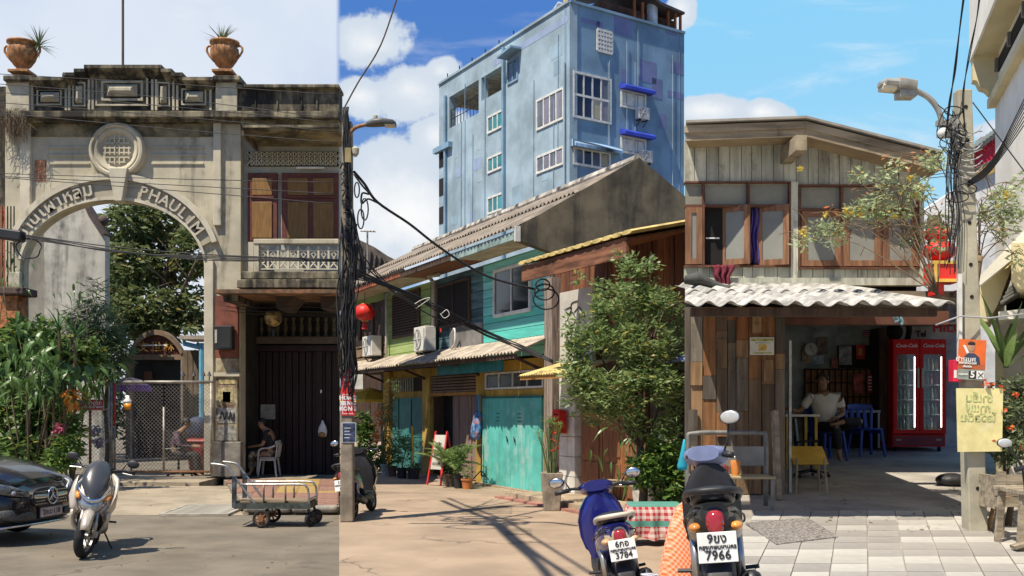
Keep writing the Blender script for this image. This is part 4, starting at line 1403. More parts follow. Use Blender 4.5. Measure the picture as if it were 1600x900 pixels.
# ================================================================ people in the shade
def office_chair(loc, head, label, name='office_chair', cloth=None, frame=None):
 T = Thing(None, name, label, 'chair', loc, 'chairs under the seated men in the shade', rot=(0, 0, head))
 cl = cloth or BLACKP; fr_ = frame or DARKM
 T.part('seat', MB().loft([superring((.02, 0, z), (1, 0, 0), (0, 1, 0), w, w, 18, 3.5) for z, w in ((.42, .2), (.44, .23), (.48, .24), (.50, .21))]), cl, smooth=40)
 T.part('backrest', MB().loft([superring((-.24 - .05 * k, 0, .62 + .5 * k), (0, 1, 0), (1, 0, 0), w, .03, 14, 3) for k, w in ((0, .16), (.2, .21), (.7, .22), (1, .15))]), cl, smooth=40)
 T.part('back_stem', MB().tube([(-.1, 0, .42), (-.27, 0, .44), (-.29, 0, .8)], .022, 6), fr_)
 T.part('gas_lift', MB().tube([(0, 0, .1), (0, 0, .43)], .028, 8), fr_)
 for i in range(5):
  a = 2 * PI * i / 5 + .3
  l = T.part('leg', MB().tube([(0, 0, .14), (.3 * math.cos(a), .3 * math.sin(a), .08)], [.03, .018], 6), fr_)
  T.part('castor', MB().ell((.3 * math.cos(a), .3 * math.sin(a), .035), .035, 8, 6), BLACKP, l)
 for s in (-1, 1):
  T.part('armrest', MB().tube([(-.2, .25 * s, .48), (-.22, .27 * s, .68), (.12, .27 * s, .69)], .02, 6), fr_)
 return T


p1 = Vector(((279 - 800) / F * 24.0, 24.0, .1))
office_chair(p1, 0.0, 'black swivel chair under the man in plaid behind the gate')
T = Thing(None, 'person', 'man in plaid shirt hunched over his hands on a swivel chair behind the gate', 'person', p1)
seat = .56
J = dict(pelvis=(-.06, 0, seat), spine=(-.08, 0, seat + .2), chest=(.0, 0, seat + .42), neck=(.10, 0, seat + .58), jaw=(.19, 0, seat + .62), head=(.2, 0, seat + .71), crown=(.2, 0, seat + .79),
   shl=(.0, .19, seat + .46), shr=(.0, -.19, seat + .46), ell=(.1, .24, seat + .18), elr=(.1, -.24, seat + .18), wrl=(.36, .08, seat + .18), wrr=(.36, -.08, seat + .16),
   hpl=(-.02, .1, seat - .02), hpr=(-.02, -.1, seat - .02), knl=(.42, .13, seat - .02), knr=(.42, -.13, seat - .02), anl=(.45, .13, .1), anr=(.5, -.13, .1), tol=(.62, .14, .03), tor=(.67, -.14, .03))
J = {k: Vector(v) for k, v in J.items()}
plaid = mat('plaid_shirt', (.09, .055, .08), .85, var=.8, scale=14)
person(T, J, plaid, mat('trouser_dark', (.025, .025, .03), .85), BLACKP, sleeve='long')

p2 = Vector(((418 - 800) / F * 23.8, 23.8, SIDEZ + .02))
WPL = mat('white_plastic', (.42, .415, .40), .45)


def plastic_chair(loc, head, label, m, group=None, cat='chair', lean=0):
 T = Thing(None, 'plastic_chair', label, cat, loc, group, rot=(0, 0, head))
 T.part('seat', MB().loft([superring((0, 0, z), (1, 0, 0), (0, 1, 0), w, w, 18, 4.5) for z, w in ((.415, .2), (.43, .215), (.445, .21))]), m, smooth=40)
 for y in (-.11, 0, .11):
  T.part('back_slat', MB().loft([superring((x, y, z), (0, 1, 0), (1, 0, 0), .035, .008, 10, 3) for x, z in ((-.2, .45), (-.235, .62), (-.25, .74))]), m, smooth=40)
 T.part('top_rail', MB().loft([superring((-.255 + .05 * (abs(y) / .2) ** 2, y, .78), (1, 0, 0), (0, 0, 1), .012, .06 - .02 * abs(y) / .2, 10, 3) for y in (-.215, -.15, -.05, .05, .15, .215)]), m, smooth=40)
 for s in (-1, 1):
  T.part('back_post', MB().loft([superring((x, .19 * s + .02 * s * k, z), (0, 1, 0), (1, 0, 0), .028, .014, 10, 3) for k, (x, z) in enumerate(((-.19, .43), (-.22, .6), (-.235, .76)))]), m, smooth=40)
  for x in (-1, 1):
   T.part('leg', MB().loft([superring((x * (.16 + .05 * k), s * (.165 + .045 * k), .42 - .42 * k), (1, 0, 0), (0, 1, 0), .026 - .006 * k, .026 - .006 * k, 10, 3) for k in (0, .5, 1)]), m, smooth=40)
  T.part('apron', MB().box(-.18, .18, .175 * s - .006, .175 * s + .006, .36, .415), m)
 return T


T = plastic_chair(p2 + Vector((.04, 0, 0)), PI, 'white plastic armchair under the man by the dark doors', WPL, 'chairs under the seated men in the shade')
for s in (-1, 1): T.part('armrest', MB().tube(spline([(-.2, .25 * s, .72), (-.05, .27 * s, .66), (.16, .26 * s, .62), (.2, .25 * s, .4), (.22, .24 * s, .05)], 4), .022, 8), WPL, smooth=True)
T = Thing(None, 'person', 'man in black shirt and camouflage trousers sitting by the dark doors, head bent', 'person', p2)
seat = .53
J = dict(pelvis=(.08, 0, seat), spine=(.09, 0, seat + .2), chest=(.03, 0, seat + .42), neck=(-.05, -.02, seat + .57), jaw=(-.13, -.05, seat + .60), head=(-.13, -.04, seat + .69), crown=(-.12, -.04, seat + .78),
   shl=(.03, -.20, seat + .47), shr=(.03, .20, seat + .47), ell=(-.05, -.26, seat + .2), elr=(-.05, .26, seat + .2), wrl=(-.30, -.14, seat + .16), wrr=(-.30, .12, seat + .16),
   hpl=(.04, -.1, seat - .02), hpr=(.04, .1, seat - .02), knl=(-.36, -.15, seat), knr=(-.34, .16, seat - .01), anl=(-.34, -.18, .1), anr=(-.40, .16, .1), tol=(-.52, -.22, .03), tor=(-.58, .18, .03))
J = {k: Vector(v) for k, v in J.items()}
person(T, J, mat('shirt_black', (.02, .02, .022), .85), mat('camo', (.20, .18, .13), .85, var=.9, scale=11), mat('shoe_grey', (.3, .3, .29), .7), face=PI)

# ================================================================ left greenery
rnd = random.Random(40)
BL = leafmat('leaf_large', (.035, .09, .025), (.13, .22, .06), .35, .3)


def bigleaf_tree(label, base, spots, seed, L=.30, Wd=.11, per=16):
 """branches ending in fans of big drooping leaves, each leaf an object"""
 rr = random.Random(seed)
 T = Thing(None, 'broadleaf_shrub', label, 'shrub', base)
 b = MB()
 branches(b, (0, 0, 0), [Vector(s_) - Vector(base) for s_ in spots], .03, rr, 6)
 T.part('stem', b, mat('stem', (.13, .10, .06), .9, bump=.4), smooth=True)
 ml = [blade(L, Wd, .35 + .15 * i, 5, .3).mesh('broad_leaf', BL) for i in range(3)]
 for s_ in spots:
  c = Vector(s_) - Vector(base)
  for i in range(per):
   p = c + Vector((rr.gauss(0, .24), rr.gauss(0, .2), rr.gauss(0, .2)))
   M = Matrix.Translation(p) @ Matrix.Rotation(rr.uniform(0, 2 * PI), 4, 'Z') @ Matrix.Rotation(rr.uniform(.1, 1.1), 4, 'Y') @ Matrix.Rotation(rr.uniform(-.5, .5), 4, 'X') @ Matrix.Scale(rr.uniform(.7, 1.25), 4)
   T.put('leaf', rr.choice(ml), M)
 return T


b0 = Vector(((45 - 800) / F * 20.8, 20.8, .08))
bigleaf_tree('broad leaved shrub arching over the chain link panel at the left', b0,
    [ray(x, y, D) for x, y, D in ((12, 545, 20.6), (45, 560, 20.2), (70, 545, 20.8), (95, 562, 20.2), (120, 580, 20.4), (145, 592, 20.6), (28, 520, 21), (8, 590, 20.4), (40, 600, 20), (85, 590, 20), (128, 610, 20.5), (60, 575, 19.9))], 41, .32, .14, 22)
bigleaf_tree('small leafy sprig growing above the left greenery before the gable wall', Vector(((112 - 800) / F * 22, 22, .08)), [ray(112, 470, 22), ray(128, 458, 22), ray(135, 480, 22), ray(100, 492, 22)], 42, .22, .07, 9)
bigleaf_tree('light green sprig at the extreme left edge before the old wall', Vector(((4 - 800) / F * 21.8, 21.8, .08)), [ray(8, 395, 21.8), ray(14, 415, 21.8), ray(4, 440, 21.8)], 43, .2, .07, 8)
# spiky dracaena
T = Thing(None, 'dracaena', 'spiky dark green dracaena rising behind the left shrub', 'plant', Vector(((95 - 800) / F * 21.4, 21.4, .08)))
bl = [blade(.75, .05, .12 + .2 * i, 6).mesh('sword_leaf', leafmat('dracaena', (.03, .09, .03), (.10, .19, .06), .35, .2)) for i in range(3)]
for (x, y, n_) in ((92, 515, 34), (70, 540, 26), (118, 528, 22)):
 c = ray(x, y, 21.4) - T.root.location
 T.part('stem', MB().tube([(c.x * .8, 0, 0), c], .035, 6), mat('stem', (.13, .10, .06), .9))
 rosette(T, bl, c, n_, rnd, (-.1, 1.45), (.7, 1.1))
T = Thing(None, 'dry_dracaena', 'drooping dark sword leaves hanging under the left shrub', 'plant', Vector(((75 - 800) / F * 20.6, 20.6, .08)))
for (x, y, n_) in ((68, 582, 22), (100, 590, 16), (82, 590, 14)):
 c = ray(x, y, 20.4) - T.root.location
 T.part('stem', MB().tube([(c.x * .9, 0, 0), c], .03, 6), mat('stem', (.13, .10, .06), .9))
 rosette(T, bl, c, n_, rnd, (-1.45, -.5), (.8, 1.15))
# feathery bamboo palm in front of the gable wall
lb = leafmat('leaf_feather', (.07, .12, .045), (.18, .24, .11), .45, .35)
tree('bamboo_clump', 'feathery grey green bamboo clump between the gable wall and the gate', Vector(((165 - 800) / F * 24.5, 24.5, .1)),
  [ray(x, y, 24.5) for x, y in ((150, 480), (165, 520), (185, 540), (140, 530), (172, 570))],
  [pxblob(*b) for b in ((150, 470, 24.5, 18, 34), (165, 515, 24.3, 30, 36), (140, 535, 24.2, 34, 34), (182, 545, 24.4, 26, 34), (170, 580, 24.2, 22, 22), (120, 500, 24.4, 20, 26))],
  5200, .30, .028, lb, 44, .05, shell=.1, droop=.45)
tree('dark_hedge', 'dense dark green shrubbery mass at the left edge above the parked car', Vector(((25 - 800) / F * 21.6, 21.6, .08)),
  [ray(x, y, 21.6) for x, y in ((10, 620), (50, 640), (90, 650))],
  [pxblob(*b) for b in ((5, 560, 22, 40, 40), (50, 530, 22.2, 44, 34), (20, 640, 21.6, 46, 50), (70, 650, 21.4, 46, 50), (105, 680, 21.2, 26, 34), (45, 700, 21, 50, 30), (100, 560, 22.2, 40, 36), (140, 560, 22.4, 25, 30))],
  9000, .24, .10, LF1, 45, .05, shell=.2)
tree('fern_bush', 'bright green fern bush at the foot of the left greenery beside the scooter', Vector(((100 - 800) / F * 20.2, 20.2, .06)), [],
  [pxblob(*b) for b in ((98, 705, 20.2, 20, 26), (112, 690, 20.3, 16, 16), (85, 725, 20.1, 18, 14))], 1300, .17, .045, LF4, 46, shell=.15, droop=.4)
tree('pink_flowers', 'cluster of pink orchid flowers in the left greenery', ray(92, 690, 20.4), [], [pxblob(90, 676, 20.3, 5, 14), pxblob(96, 668, 20.2, 4, 7)], 120, .09, .07, leafmat('petal_pink', (.45, .06, .14), (.75, .28, .38), .5, .3), 47, shell=.1, cat='flowers')
tree('fence_flowers', 'mixed purple and white flower pots behind the low chain link panel', Vector(((150 - 800) / F * 23.2, 23.2, .1)), [], [pxblob(148, 672, 23.2, 12, 10), pxblob(155, 690, 23.2, 12, 8)], 200, .11, .08, leafmat('petal_mix', (.20, .10, .35), (.60, .62, .50), .5, .3), 48, shell=.1, cat='flowers')
tree('croton_leaves', 'red and yellow croton leaves hanging beside the red sign', ray(112, 640, 20.4), [], [pxblob(113, 616, 20.3, 8, 16)], 60, .28, .07, leafmat('croton', (.55, .05, .03), (.75, .50, .08), .4, .3), 49, shell=.1, droop=1.2, cat='plant')
T = Thing(FL, 'grass_planter', 'orange brick planter with grass on top at the left edge', 'planter', FL.at(18, 540, -.5))
T.b('brick_box', mat('brick_orange', (.40, .16, .06), .9, var=.4, scale=9, bump=.5), (-4, 462, 27, 540), -.6, -.1)
T.b('tile_cap', mat('tile_dark', (.09, .06, .05), .9), (-6, 448, 36, 460), -.75, -.05, bev=.03)
gb = MB(); rr = random.Random(50)
for i in range(140):
 p = FL.at(rr.uniform(-2, 26), 460, rr.uniform(-.5, -.2)); e = p + Vector((rr.gauss(0, .2), rr.gauss(0, .15), rr.uniform(.1, .35)))
 gb.add([p + Vector((-.008, 0, 0)), p + Vector((.008, 0, 0)), e], [(0, 1, 2)])
T.part('grass', gb, LF4, kind='stuff')

# ================================================================ cables across the left
CG = 'overhead cables crossing the old gateway front'
LB = 'thin black overhead cable strung across the old gateway front'
for (y0, y1, y2, D0, D1) in ((116, 130, 148, 20.5, 19.5), (131, 152, 186, 20, 19), (144, 165, 192, 20.2, 19.2), (160, 180, 206, 19.8, 18.8), (176, 200, 223, 19.6, 18.6), (272, 279, 285, 20, 19), (276, 288, 303, 19.8, 18.6), (277, 296, 319, 19.6, 18.4)):
 a, b, c = ray(-30, y0 - 2, D0), ray(250, y1, (D0 + D1) / 2), ray(528, y2, D1)
 cable('overhead_cable', LB, spline([a, b, c], 8), .0075, group=CG)
for i in range(5):
 o = [i * 2.2 - 4, (i * 37 % 7) - 3, (i * 53 % 9) - 4]
 cable('overhead_cable', 'one of the thick black cables bundled across the balcony house rail', spline([ray(-30, 360 + o[0], 19.4), ray(60, 373 + o[1], 19.3), ray(180, 390 + o[2], 19.2), ray(330, 402 + o[0], 19.1), ray(528, 407 + o[1] * .5, 19.0)], 6), .0105, group='black cables bundled across the balcony house')
for i in range(3):
 cable('overhead_cable', 'thin sagging black wire strung below the balcony canopy', spline([ray(345, 470 + 7 * i, 22), ray(400, 481 + 5 * i, 22), ray(460, 479 + 7 * i, 22), ray(528, 482 + 6 * i, 22)], 5), .008, group='wires below the balcony canopy')
c = ray(45, 388, 19.3)
single('cable_coil', MB().tube([c + Vector((.23 * math.cos(2 * PI * i / 24), .04 * math.sin(i), .19 * math.sin(2 * PI * i / 24))) for i in range(24)], .014, 6, close=True), mat('cable_black', (.018, .018, .02), .6), 'loop of spare black cable hanging at the left of the arch', 'cable', smooth=True)
single('cable_box', MB().box(-.35, .35, -.12, .12, -.1, .1, M=Matrix.Translation(ray(8, 366, 19.3)) @ Matrix.Rotation(R(8), 4, 'Y')), BLACKP, 'black cable splice box hanging on the wires at the left edge', 'box', bev=.03)

# ================================================================ hand cart
S = 107.4
o_ = gnd(410, 824)
T = Thing(None, 'hand_cart', 'low steel hand cart with wooden bed parked at the kerb', 'cart', o_)


def q(px, py, y=0.0): return Vector(((px - 410) / S, y, (824 - py) / S))


DP = .58
for y in (0, DP):
 T.part('side_tube', MB().tube(spline([q(330, 725, y), q(338, 725.5, y), q(352, 728, y), q(359, 735, y), q(380, 763, y), q(402, 793, y)], 4), .017, 8), STEEL, smooth=True)
 T.part('side_rail', MB().tube(spline([q(377, 757, y), q(420, 757, y), q(470, 757, y), q(479, 761, y), q(482, 770, y), q(483, 795, y)], 4), .016, 8), STEEL, smooth=True)
 for x in (412, 446): T.part('post', MB().tube([q(x, 757, y), q(x, 793, y)], .014, 7), mat('post_rust', (.16, .13, .11), .6, .5, var=.4, scale=14), smooth=True)
 T.part('post', MB().box(q(363, 0).x, q(369, 0).x, y - .03, y + .03, q(0, 793).z, q(0, 744).z), mat('post_blue', (.07, .085, .095), .6, .2, var=.5, scale=12))
T.part('handle', MB().tube([q(330, 725, 0), q(330, 725, DP)], .017, 8), STEEL, smooth=True)
T.part('end_rail', MB().tube([q(483, 780, 0), q(483, 780, DP)], .014, 8), STEEL, smooth=True)
fr = MB()
fr.box(q(366, 0).x, q(484, 0).x, -.025, .02, q(0, 795).z, q(0, 786.5).z); fr.box(q(366, 0).x, q(484, 0).x, DP - .02, DP + .025, q(0, 795).z, q(0, 786.5).z)
fr.box(q(366, 0).x, q(369, 0).x, .021, DP - .021, q(0, 795).z, q(0, 787).z); fr.box(q(481, 0).x, q(484, 0).x, .021, DP - .021, q(0, 795).z, q(0, 787).z)
T.part('bed_frame', fr, mat('cart_green', (.06, .07, .06), .6, .3, var=.4, scale=10), kind='stuff')
for i in range(5):
 T.part('bed_plank', MB().box(q(367, 0).x, q(482, 0).x, .02 + .108 * i, .12 + .108 * i, q(0, 786).z, q(0, 783).z + .004 * (i % 2)), mat('cart_wood', (.22, .16, .10), .85, var=.35, scale=4, grain=(.5, 5, 5)), bev=.004)
for x, r_, yy, sp_ in ((410, .13, -.06, 8), (410, .13, DP + .06, 8)): wheel(T, q(x, 824, yy) + Vector((0, 0, r_)), r_, .045, 0, sp_, mat('hub_rust', (.28, .13, .06), .6, .4))
T.part('axle', MB().tube([q(410, 810, -.05), q(410, 810, DP + .05)], .015, 7), DARKM)
for yy in (.08, DP - .08):
 w = wheel(T, q(484, 824, yy) + Vector((0, 0, .11)), .11, .05, R(50), 6, DARKM)
 T.part('castor_fork', MB().beam(q(484, 812, yy), q(480, 796, yy), .06, .03), DARKM)

# drain grate on the apron
ga = gnd(252, 805); gb_ = gnd(360, 805); gc = gnd(360, 785)
T = Thing(None, 'drain_grate', 'pale slotted drain grate set into the concrete apron near the cart', 'drain', Vector(((ga.x + gb_.x) / 2, ga.y + .55, .012)))
hw = (gb_.x - ga.x) / 2
T.part('rim', MB().box(-hw, hw, -.68, -.62, 0, .035).box(-hw, hw, .62, .68, 0, .035).box(-hw, -hw + .06, -.615, .615, 0, .035).box(hw - .06, hw, -.615, .615, 0, .035), mat('grate_grey', (.36, .33, .27), .7, .1, var=.2, scale=5), kind='stuff')
bm2 = MB().box(-hw + .07, hw - .07, -.045, .045, 0, .03).mesh('grate_bar', mat('grate_grey', (.36, .33, .27), .7, .1, var=.2, scale=5))
for i in range(9): T.put('grate_bar', bm2, Matrix.Translation((0, -.54 + .135 * i, .0)))
T.part('dark_slot', MB().box(-hw + .06, hw - .06, -.6, .6, -.004, .002), INK)
T.root.rotation_euler = (R(.97), 0, 0)
# ================================================================ scooter and car on the left
CHAMP = mat('paint_champagne', (.56, .48, .38), .32, .3, var=.05, coat=.5)
loc = gnd(150, 838)
scooter('parked_scooter', 'champagne coloured scooter with dark dome windscreen facing the street', Vector((-5.16, 12.45, 0)), R(-73), R(-9),
  dict(body=CHAMP, front='big', cowl_w=.25, r=.26, steer=R(-14), rim=STEEL, mirrors=(1, -1), mz=.12, accent=CHAMP, plate=None))


def compact_car():
 PAINT = mat('car_black', (.012, .012, .014), .22, .0, var=.05, coat=.5)
 o = Vector(((77 - 800) / F * 13.4, 13.4, 0))
 T = Thing(None, 'parked_car', 'glossy black compact car with star grille emblem parked at the left edge', 'car', o, rot=(0, 0, R(-8)))
 # forward +X, nose at the origin
 def sect(x, w, zb, zt, p=3.2, dz=0):
  return superring((x, 0, (zb + zt) / 2), (0, 1, 0), (0, 0, 1), w, (zt - zb) / 2, 28, p)
 T.part('lower_body', MB().loft([sect(*a) for a in ((-4.3, .6, .35, .9), (-4.15, .82, .28, .98), (-3.4, .9, .22, 1.0), (-2.2, .9, .2, 1.08), (-1.3, .9, .2, 1.05), (-.75, .89, .2, .98), (-.4, .84, .2, .90), (-.2, .76, .21, .80), (-.06, .62, .24, .70), (0.0, .5, .30, .62))]), PAINT, smooth=60)
 T.part('bonnet', MB().loft([[Vector((x, y * w, z + .05 * (1 - y * y) + (.012 if abs(y) in (.5,) else 0))) for y in (-1, -.75, -.5, -.25, 0, .25, .5, .75, 1)] + [Vector((x, w, z - .08)), Vector((x, -w, z - .08))] for x, w, z in ((-1.75, .80, 1.12), (-1.1, .80, 1.06), (-.7, .76, .99), (-.4, .70, .91), (-.22, .62, .83), (-.14, .52, .775))]), PAINT, smooth=50)
 T.part('cabin', MB().loft([superring((0, 0, 0), (1, 0, 0), (0, 1, 0), 1, 1, 24, 3.5) and [Vector((cx + lx * p.x, wy * p.y, z)) for p in superring((0, 0, 0), (1, 0, 0), (0, 1, 0), 1, 1, 24, 3.5)] for z, cx, lx, wy in ((1.05, -3.0, 1.35, .83), (1.3, -3.05, .98, .74), (1.48, -3.1, .68, .66), (1.53, -3.1, .5, .55))]), glass('car_glass'), smooth=60)
 gr = T.part('grille', MB().loft([superring((x, 0, .585), (0, 1, 0), (0, 0, 1), w, h, 24, 3.4) for x, w, h in ((-.10, .40, .125), (.022, .40, .125), (.028, .385, .11))]), BLACKP, smooth=30)
 pin = MB()
 for r_ in range(5):
  for c_ in range(17):
   y = -.34 + .0425 * c_ + (.021 if r_ % 2 else 0); z = .505 + .04 * r_
   if abs(y) < .36: pin.box(.028, .034, y - .009, y + .009, z - .007, z + .007)
 T.part('grille_pins', pin, CHROME, gr, kind='stuff')
 for s in (-1, 1):
  T.part('grille_bar', MB().loft([superring((x, y * s, z), (1, 0, 0), (0, 0, 1), .012, h, 10, 3) for x, y, z, h in ((.036, .08, .595, .022), (.035, .25, .60, .024), (.012, .40, .61, .028))]), CHROME, gr, smooth=40)
 Mx = Matrix.Translation((.05, 0, .595)) @ Matrix.Rotation(R(90), 4, 'Y')
 emb = MB().tube([Mx @ Vector((.105 * math.cos(2 * PI * i / 28), .105 * math.sin(2 * PI * i / 28), 0)) for i in range(28)], .011, 6, close=True)
 for k in range(3):
  a = R(180 + 120 * k)
  emb.loft([superring(Mx @ Vector((.1 * t * math.cos(a), .1 * t * math.sin(a), .003)), Mx.to_3x3() @ Vector((-math.sin(a), math.cos(a), 0)), Mx.to_3x3() @ Vector((0, 0, 1)), .022 * (1 - t) + .003, .008, 8) for t in (0, .5, 1)])
 T.part('star_emblem', emb, CHROME, gr, smooth=True)
 for s in (-1, 1):
  sh = [(-.02, .44, .64, .03), (-.05, .54, .665, .052), (-.12, .66, .70, .066), (-.24, .77, .735, .066), (-.42, .845, .775, .045), (-.62, .87, .81, .012)]
  hl = T.part('headlight', MB().loft([superring((x + .015, y * s, z), Vector((.6, s * .8, 0)).normalized() * -1 if 0 else (0, 0, 1), Vector((.8, .6 * s, 0)), h, .03, 14, 2.4) for x, y, z, h in sh]), mat('lamp_smoke', (.10, .105, .11), .06, .3, var=.4, scale=14, coat=1.0), smooth=True)
  T.part('lamp_bulb', MB().ell((-.075, .645 * s, .67), .034, 14, 10), CLEAR_LENS, hl, smooth=True)
  T.part('day_light', MB().tube([(-.035, .45 * s, .665), (-.10, .62 * s, .735), (-.28, .80 * s, .775), (-.48, .868 * s, .79)], .012, 6), mat('day_light', (.7, .7, .68), .2, .2), hl, smooth=True)
  T.part('air_intake', MB().loft([superring((x + .02, y * s, z), (0, 0, 1), (.8, .6 * s, 0), h, .02, 12, 2.6) for x, y, z, h in ((-.0, .32, .36, .03), (-.03, .48, .375, .06), (-.12, .64, .40, .075), (-.24, .755, .42, .05))]), mat('intake_grey', (.10, .10, .10), .5, .3, var=.4, scale=60), smooth=True)
  for wx in (-1.0, -3.5):
   wheel(T, (wx, .80 * s, .31), .31, .2, 0, 5, STEEL)
 T.part('front_lip', MB().tube(spline([(-.5, -.86, .225), (-.25, -.76, .235), (-.08, -.55, .25), (-.0, -.3, .255), (.01, 0, .255), (-.0, .3, .255), (-.08, .55, .25), (-.25, .76, .235), (-.5, .86, .225)], 4), .017, 6), CHROME, smooth=True)
 pl = T.part('licence_plate', MB().box(.018, .035, -.24, .24, .33, .45), mat('plate_pink', (.62, .48, .47), .4, var=.3, scale=6), bev=.004)
 o2 = letters(T, 'plate_text', '2กฒ 118', .10, INK, Matrix.Translation((.037, 0, .39)) @ Matrix.Rotation(R(90), 4, 'Z'), .003, pl); o2['kind'] = 'stuff'
 T.part('plate_frame', MB().box(.0, .03, -.26, .26, .31, .47), BLACKP)
 return T


compact_car()
# ================================================================ row of wooden shophouses along the lane
FM = Frame(gnd(848, 771), math.atan2(-1, .475))
FG2 = Frame(FM.world((FM.at(860, 700).x, 0, 0)), FM.a + PI / 2)      # party wall, facing up the lane
YEL = mat('wall_yellow', (.46, .29, .055), .85, var=.2, scale=2, stain=(.18, .11, .035), stain_amt=.42, streak=True, bump=.1)
TEAL = mat('door_teal', (.10, .44, .38), .6, var=.15, scale=2, stain=(.40, .50, .46), stain_amt=.42, streak=True, bump=.1)
TEALD = mat('door_dark_teal', (.03, .17, .16), .65, var=.2, scale=2, stain=(.10, .20, .18), stain_amt=.3, streak=True)
GAP = mat('gap_dark', (.012, .011, .010), .9)
WOODD = mat('wood_dark', (.075, .045, .03), .8, var=.3, scale=4, grain=(4, 4, .4), bump=.2)
WOODR = mat('wood_red_brown', (.22, .085, .035), .7, var=.3, scale=4, grain=(4, 4, .4), bump=.2)
WHITEF = mat('frame_white', (.66, .65, .60), .6, var=.12, scale=5)
ROOFG = mat('roof_fibre_cement', (.24, .20, .16), .95, var=.25, scale=2.2, stain=(.10, .09, .075), stain_amt=.42, bump=.3)
GLS = glass('window_glass')


def ux(px): return FM.at(px, 636, 0).x


def zz(px, py, w=0): return FM.at(px, py, w).z


def ubox(mb, x0, x1, z0, z1, w0, w1): return mb.box(ux(x0), ux(x1), w0, w1, z0, z1)


def corr(fr, u0, u1, wz0, wz1, pitch, amp, n_per=6, th=.012):
 """corrugated sheet: from edge (w,z) wz0 up to wz1, waves across u"""
 mb = MB()
 nu = max(4, int((u1 - u0) / pitch * n_per))
 rows = []
 for (w, z) in (wz0, wz1):
  rows.append([Vector((u0 + (u1 - u0) * i / nu, w, z + amp * math.cos(2 * PI * (u0 + (u1 - u0) * i / nu) / pitch))) for i in range(nu + 1)])
 top = rows
 bot = [[p - Vector((0, 0, th)) for p in r] for r in rows]
 k = nu + 1
 vs = top[0] + top[1] + bot[0] + bot[1]
 fs = []
 for i in range(nu):
  fs += [(i, i + 1, k + i + 1, k + i), (2 * k + i + 1, 2 * k + i, 3 * k + i, 3 * k + i + 1), (i + 1, i, 2 * k + i, 2 * k + i + 1), (k + i, k + i + 1, 3 * k + i + 1, 3 * k + i)]
 mb.add(vs, fs)
 return mb


def boards(T, x0, x1, z0, z1, mats, h, w0, rnd):
 z = z0; i = 0
 while z < z1 - .02:
  hh = min(h * rnd.uniform(.92, 1.08), z1 - z)
  T.part('board', ubox(MB(), x0, x1, z, z + hh - .012, w0 - rnd.uniform(0, .012), w0 + .05), rnd.choice(mats))
  z += hh; i += 1


def window(T, x0, x1, z0, z1, w0, panes, fm, gm, fw=.06, rows=1, name='window'):
 u0, u1 = ux(x0), ux(x1)
 f = T.part(name, MB().box(u0, u1, w0 - .05, w0, z1 - fw, z1).box(u0, u1, w0 - .05, w0, z0, z0 + fw).box(u0, u0 + fw, w0 - .05, w0, z0 + fw, z1 - fw).box(u1 - fw, u1, w0 - .05, w0, z0 + fw, z1 - fw), fm)
 for i in range(panes):
  a = u0 + fw + (u1 - u0 - 2 * fw) * i / panes; b = u0 + fw + (u1 - u0 - 2 * fw) * (i + 1) / panes
  for j in range(rows):
   c = z0 + fw + (z1 - z0 - 2 * fw) * j / rows; d = z0 + fw + (z1 - z0 - 2 * fw) * (j + 1) / rows
   T.part('pane', MB().box(a + .012, b - .012, w0 - .022, w0 - .012, c + .012, d - .012), gm, f)
  if i: T.part('mullion', MB().box(a - .02, a + .02, w0 - .045, w0 - .005, z0 + fw, z1 - fw), fm, f)
 return f


rnd = random.Random(60)
ZA = 2.78                                                # awning line
ZE = FG2.at(795, 372).z                                  # eave height
ZC = ZE - .05
LEND = 553


def house(label, x0, x1):
 return Thing(FM, 'wooden_shophouse', label, 'house', ((ux(x0) + ux(x1)) / 2, .2, 0), 'wooden shophouses in a row along the lane')


# --- teal house
T = house('turquoise boarded shophouse with turquoise folding doors, nearest of the row', 757, 860)
TD = T
tb_ = [mat('board_teal%d' % i, tuple(v * 1.25 for v in c), .7, var=.15, scale=2, grain=(.4, 3, 5), bump=.1) for i, c in enumerate(((.08, .42, .36), (.13, .47, .42), (.20, .54, .48), (.10, .38, .34), (.16, .50, .45)))]
T.part('upper_wall', ubox(MB(), 756, 860, ZA, ZC, .06, .2), GAP)
boards(T, 755.5, 858, ZA + .05, ZC, tb_, .2, 0, rnd)
window(T, 774, 832, zz(774, 497), zz(774, 423), -.015, 2, WHITEF, GLS, .07)
T.part('corner_board', ubox(MB(), 856, 861, ZA, ZC, -.03, .05), WHITEF)
T.part('lower_wall', ubox(MB(), 745, 860, 0, ZA, .1, .3), YEL)
T.part('pillar', ubox(MB(), 745, 757.5, 0, ZA - .02, -.02, .1), YEL)
T.part('pillar', ubox(MB(), 850, 860, 0, ZA - .02, -.02, .1), YEL)
T.part('lintel', ubox(MB(), 757.6, 849.9, 1.98, 2.13, -.01, .1), YEL)
T.part('lintel', ubox(MB(), 757.6, 849.9, 2.53, ZA - .02, -.012, .1), YEL)
window(T, 759, 850, 2.14, 2.52, .02, 4, WHITEF, glass('dim_glass', (.05, .055, .055), .2), .045)
u0, u1 = ux(758), ux(849.5)
n = 8
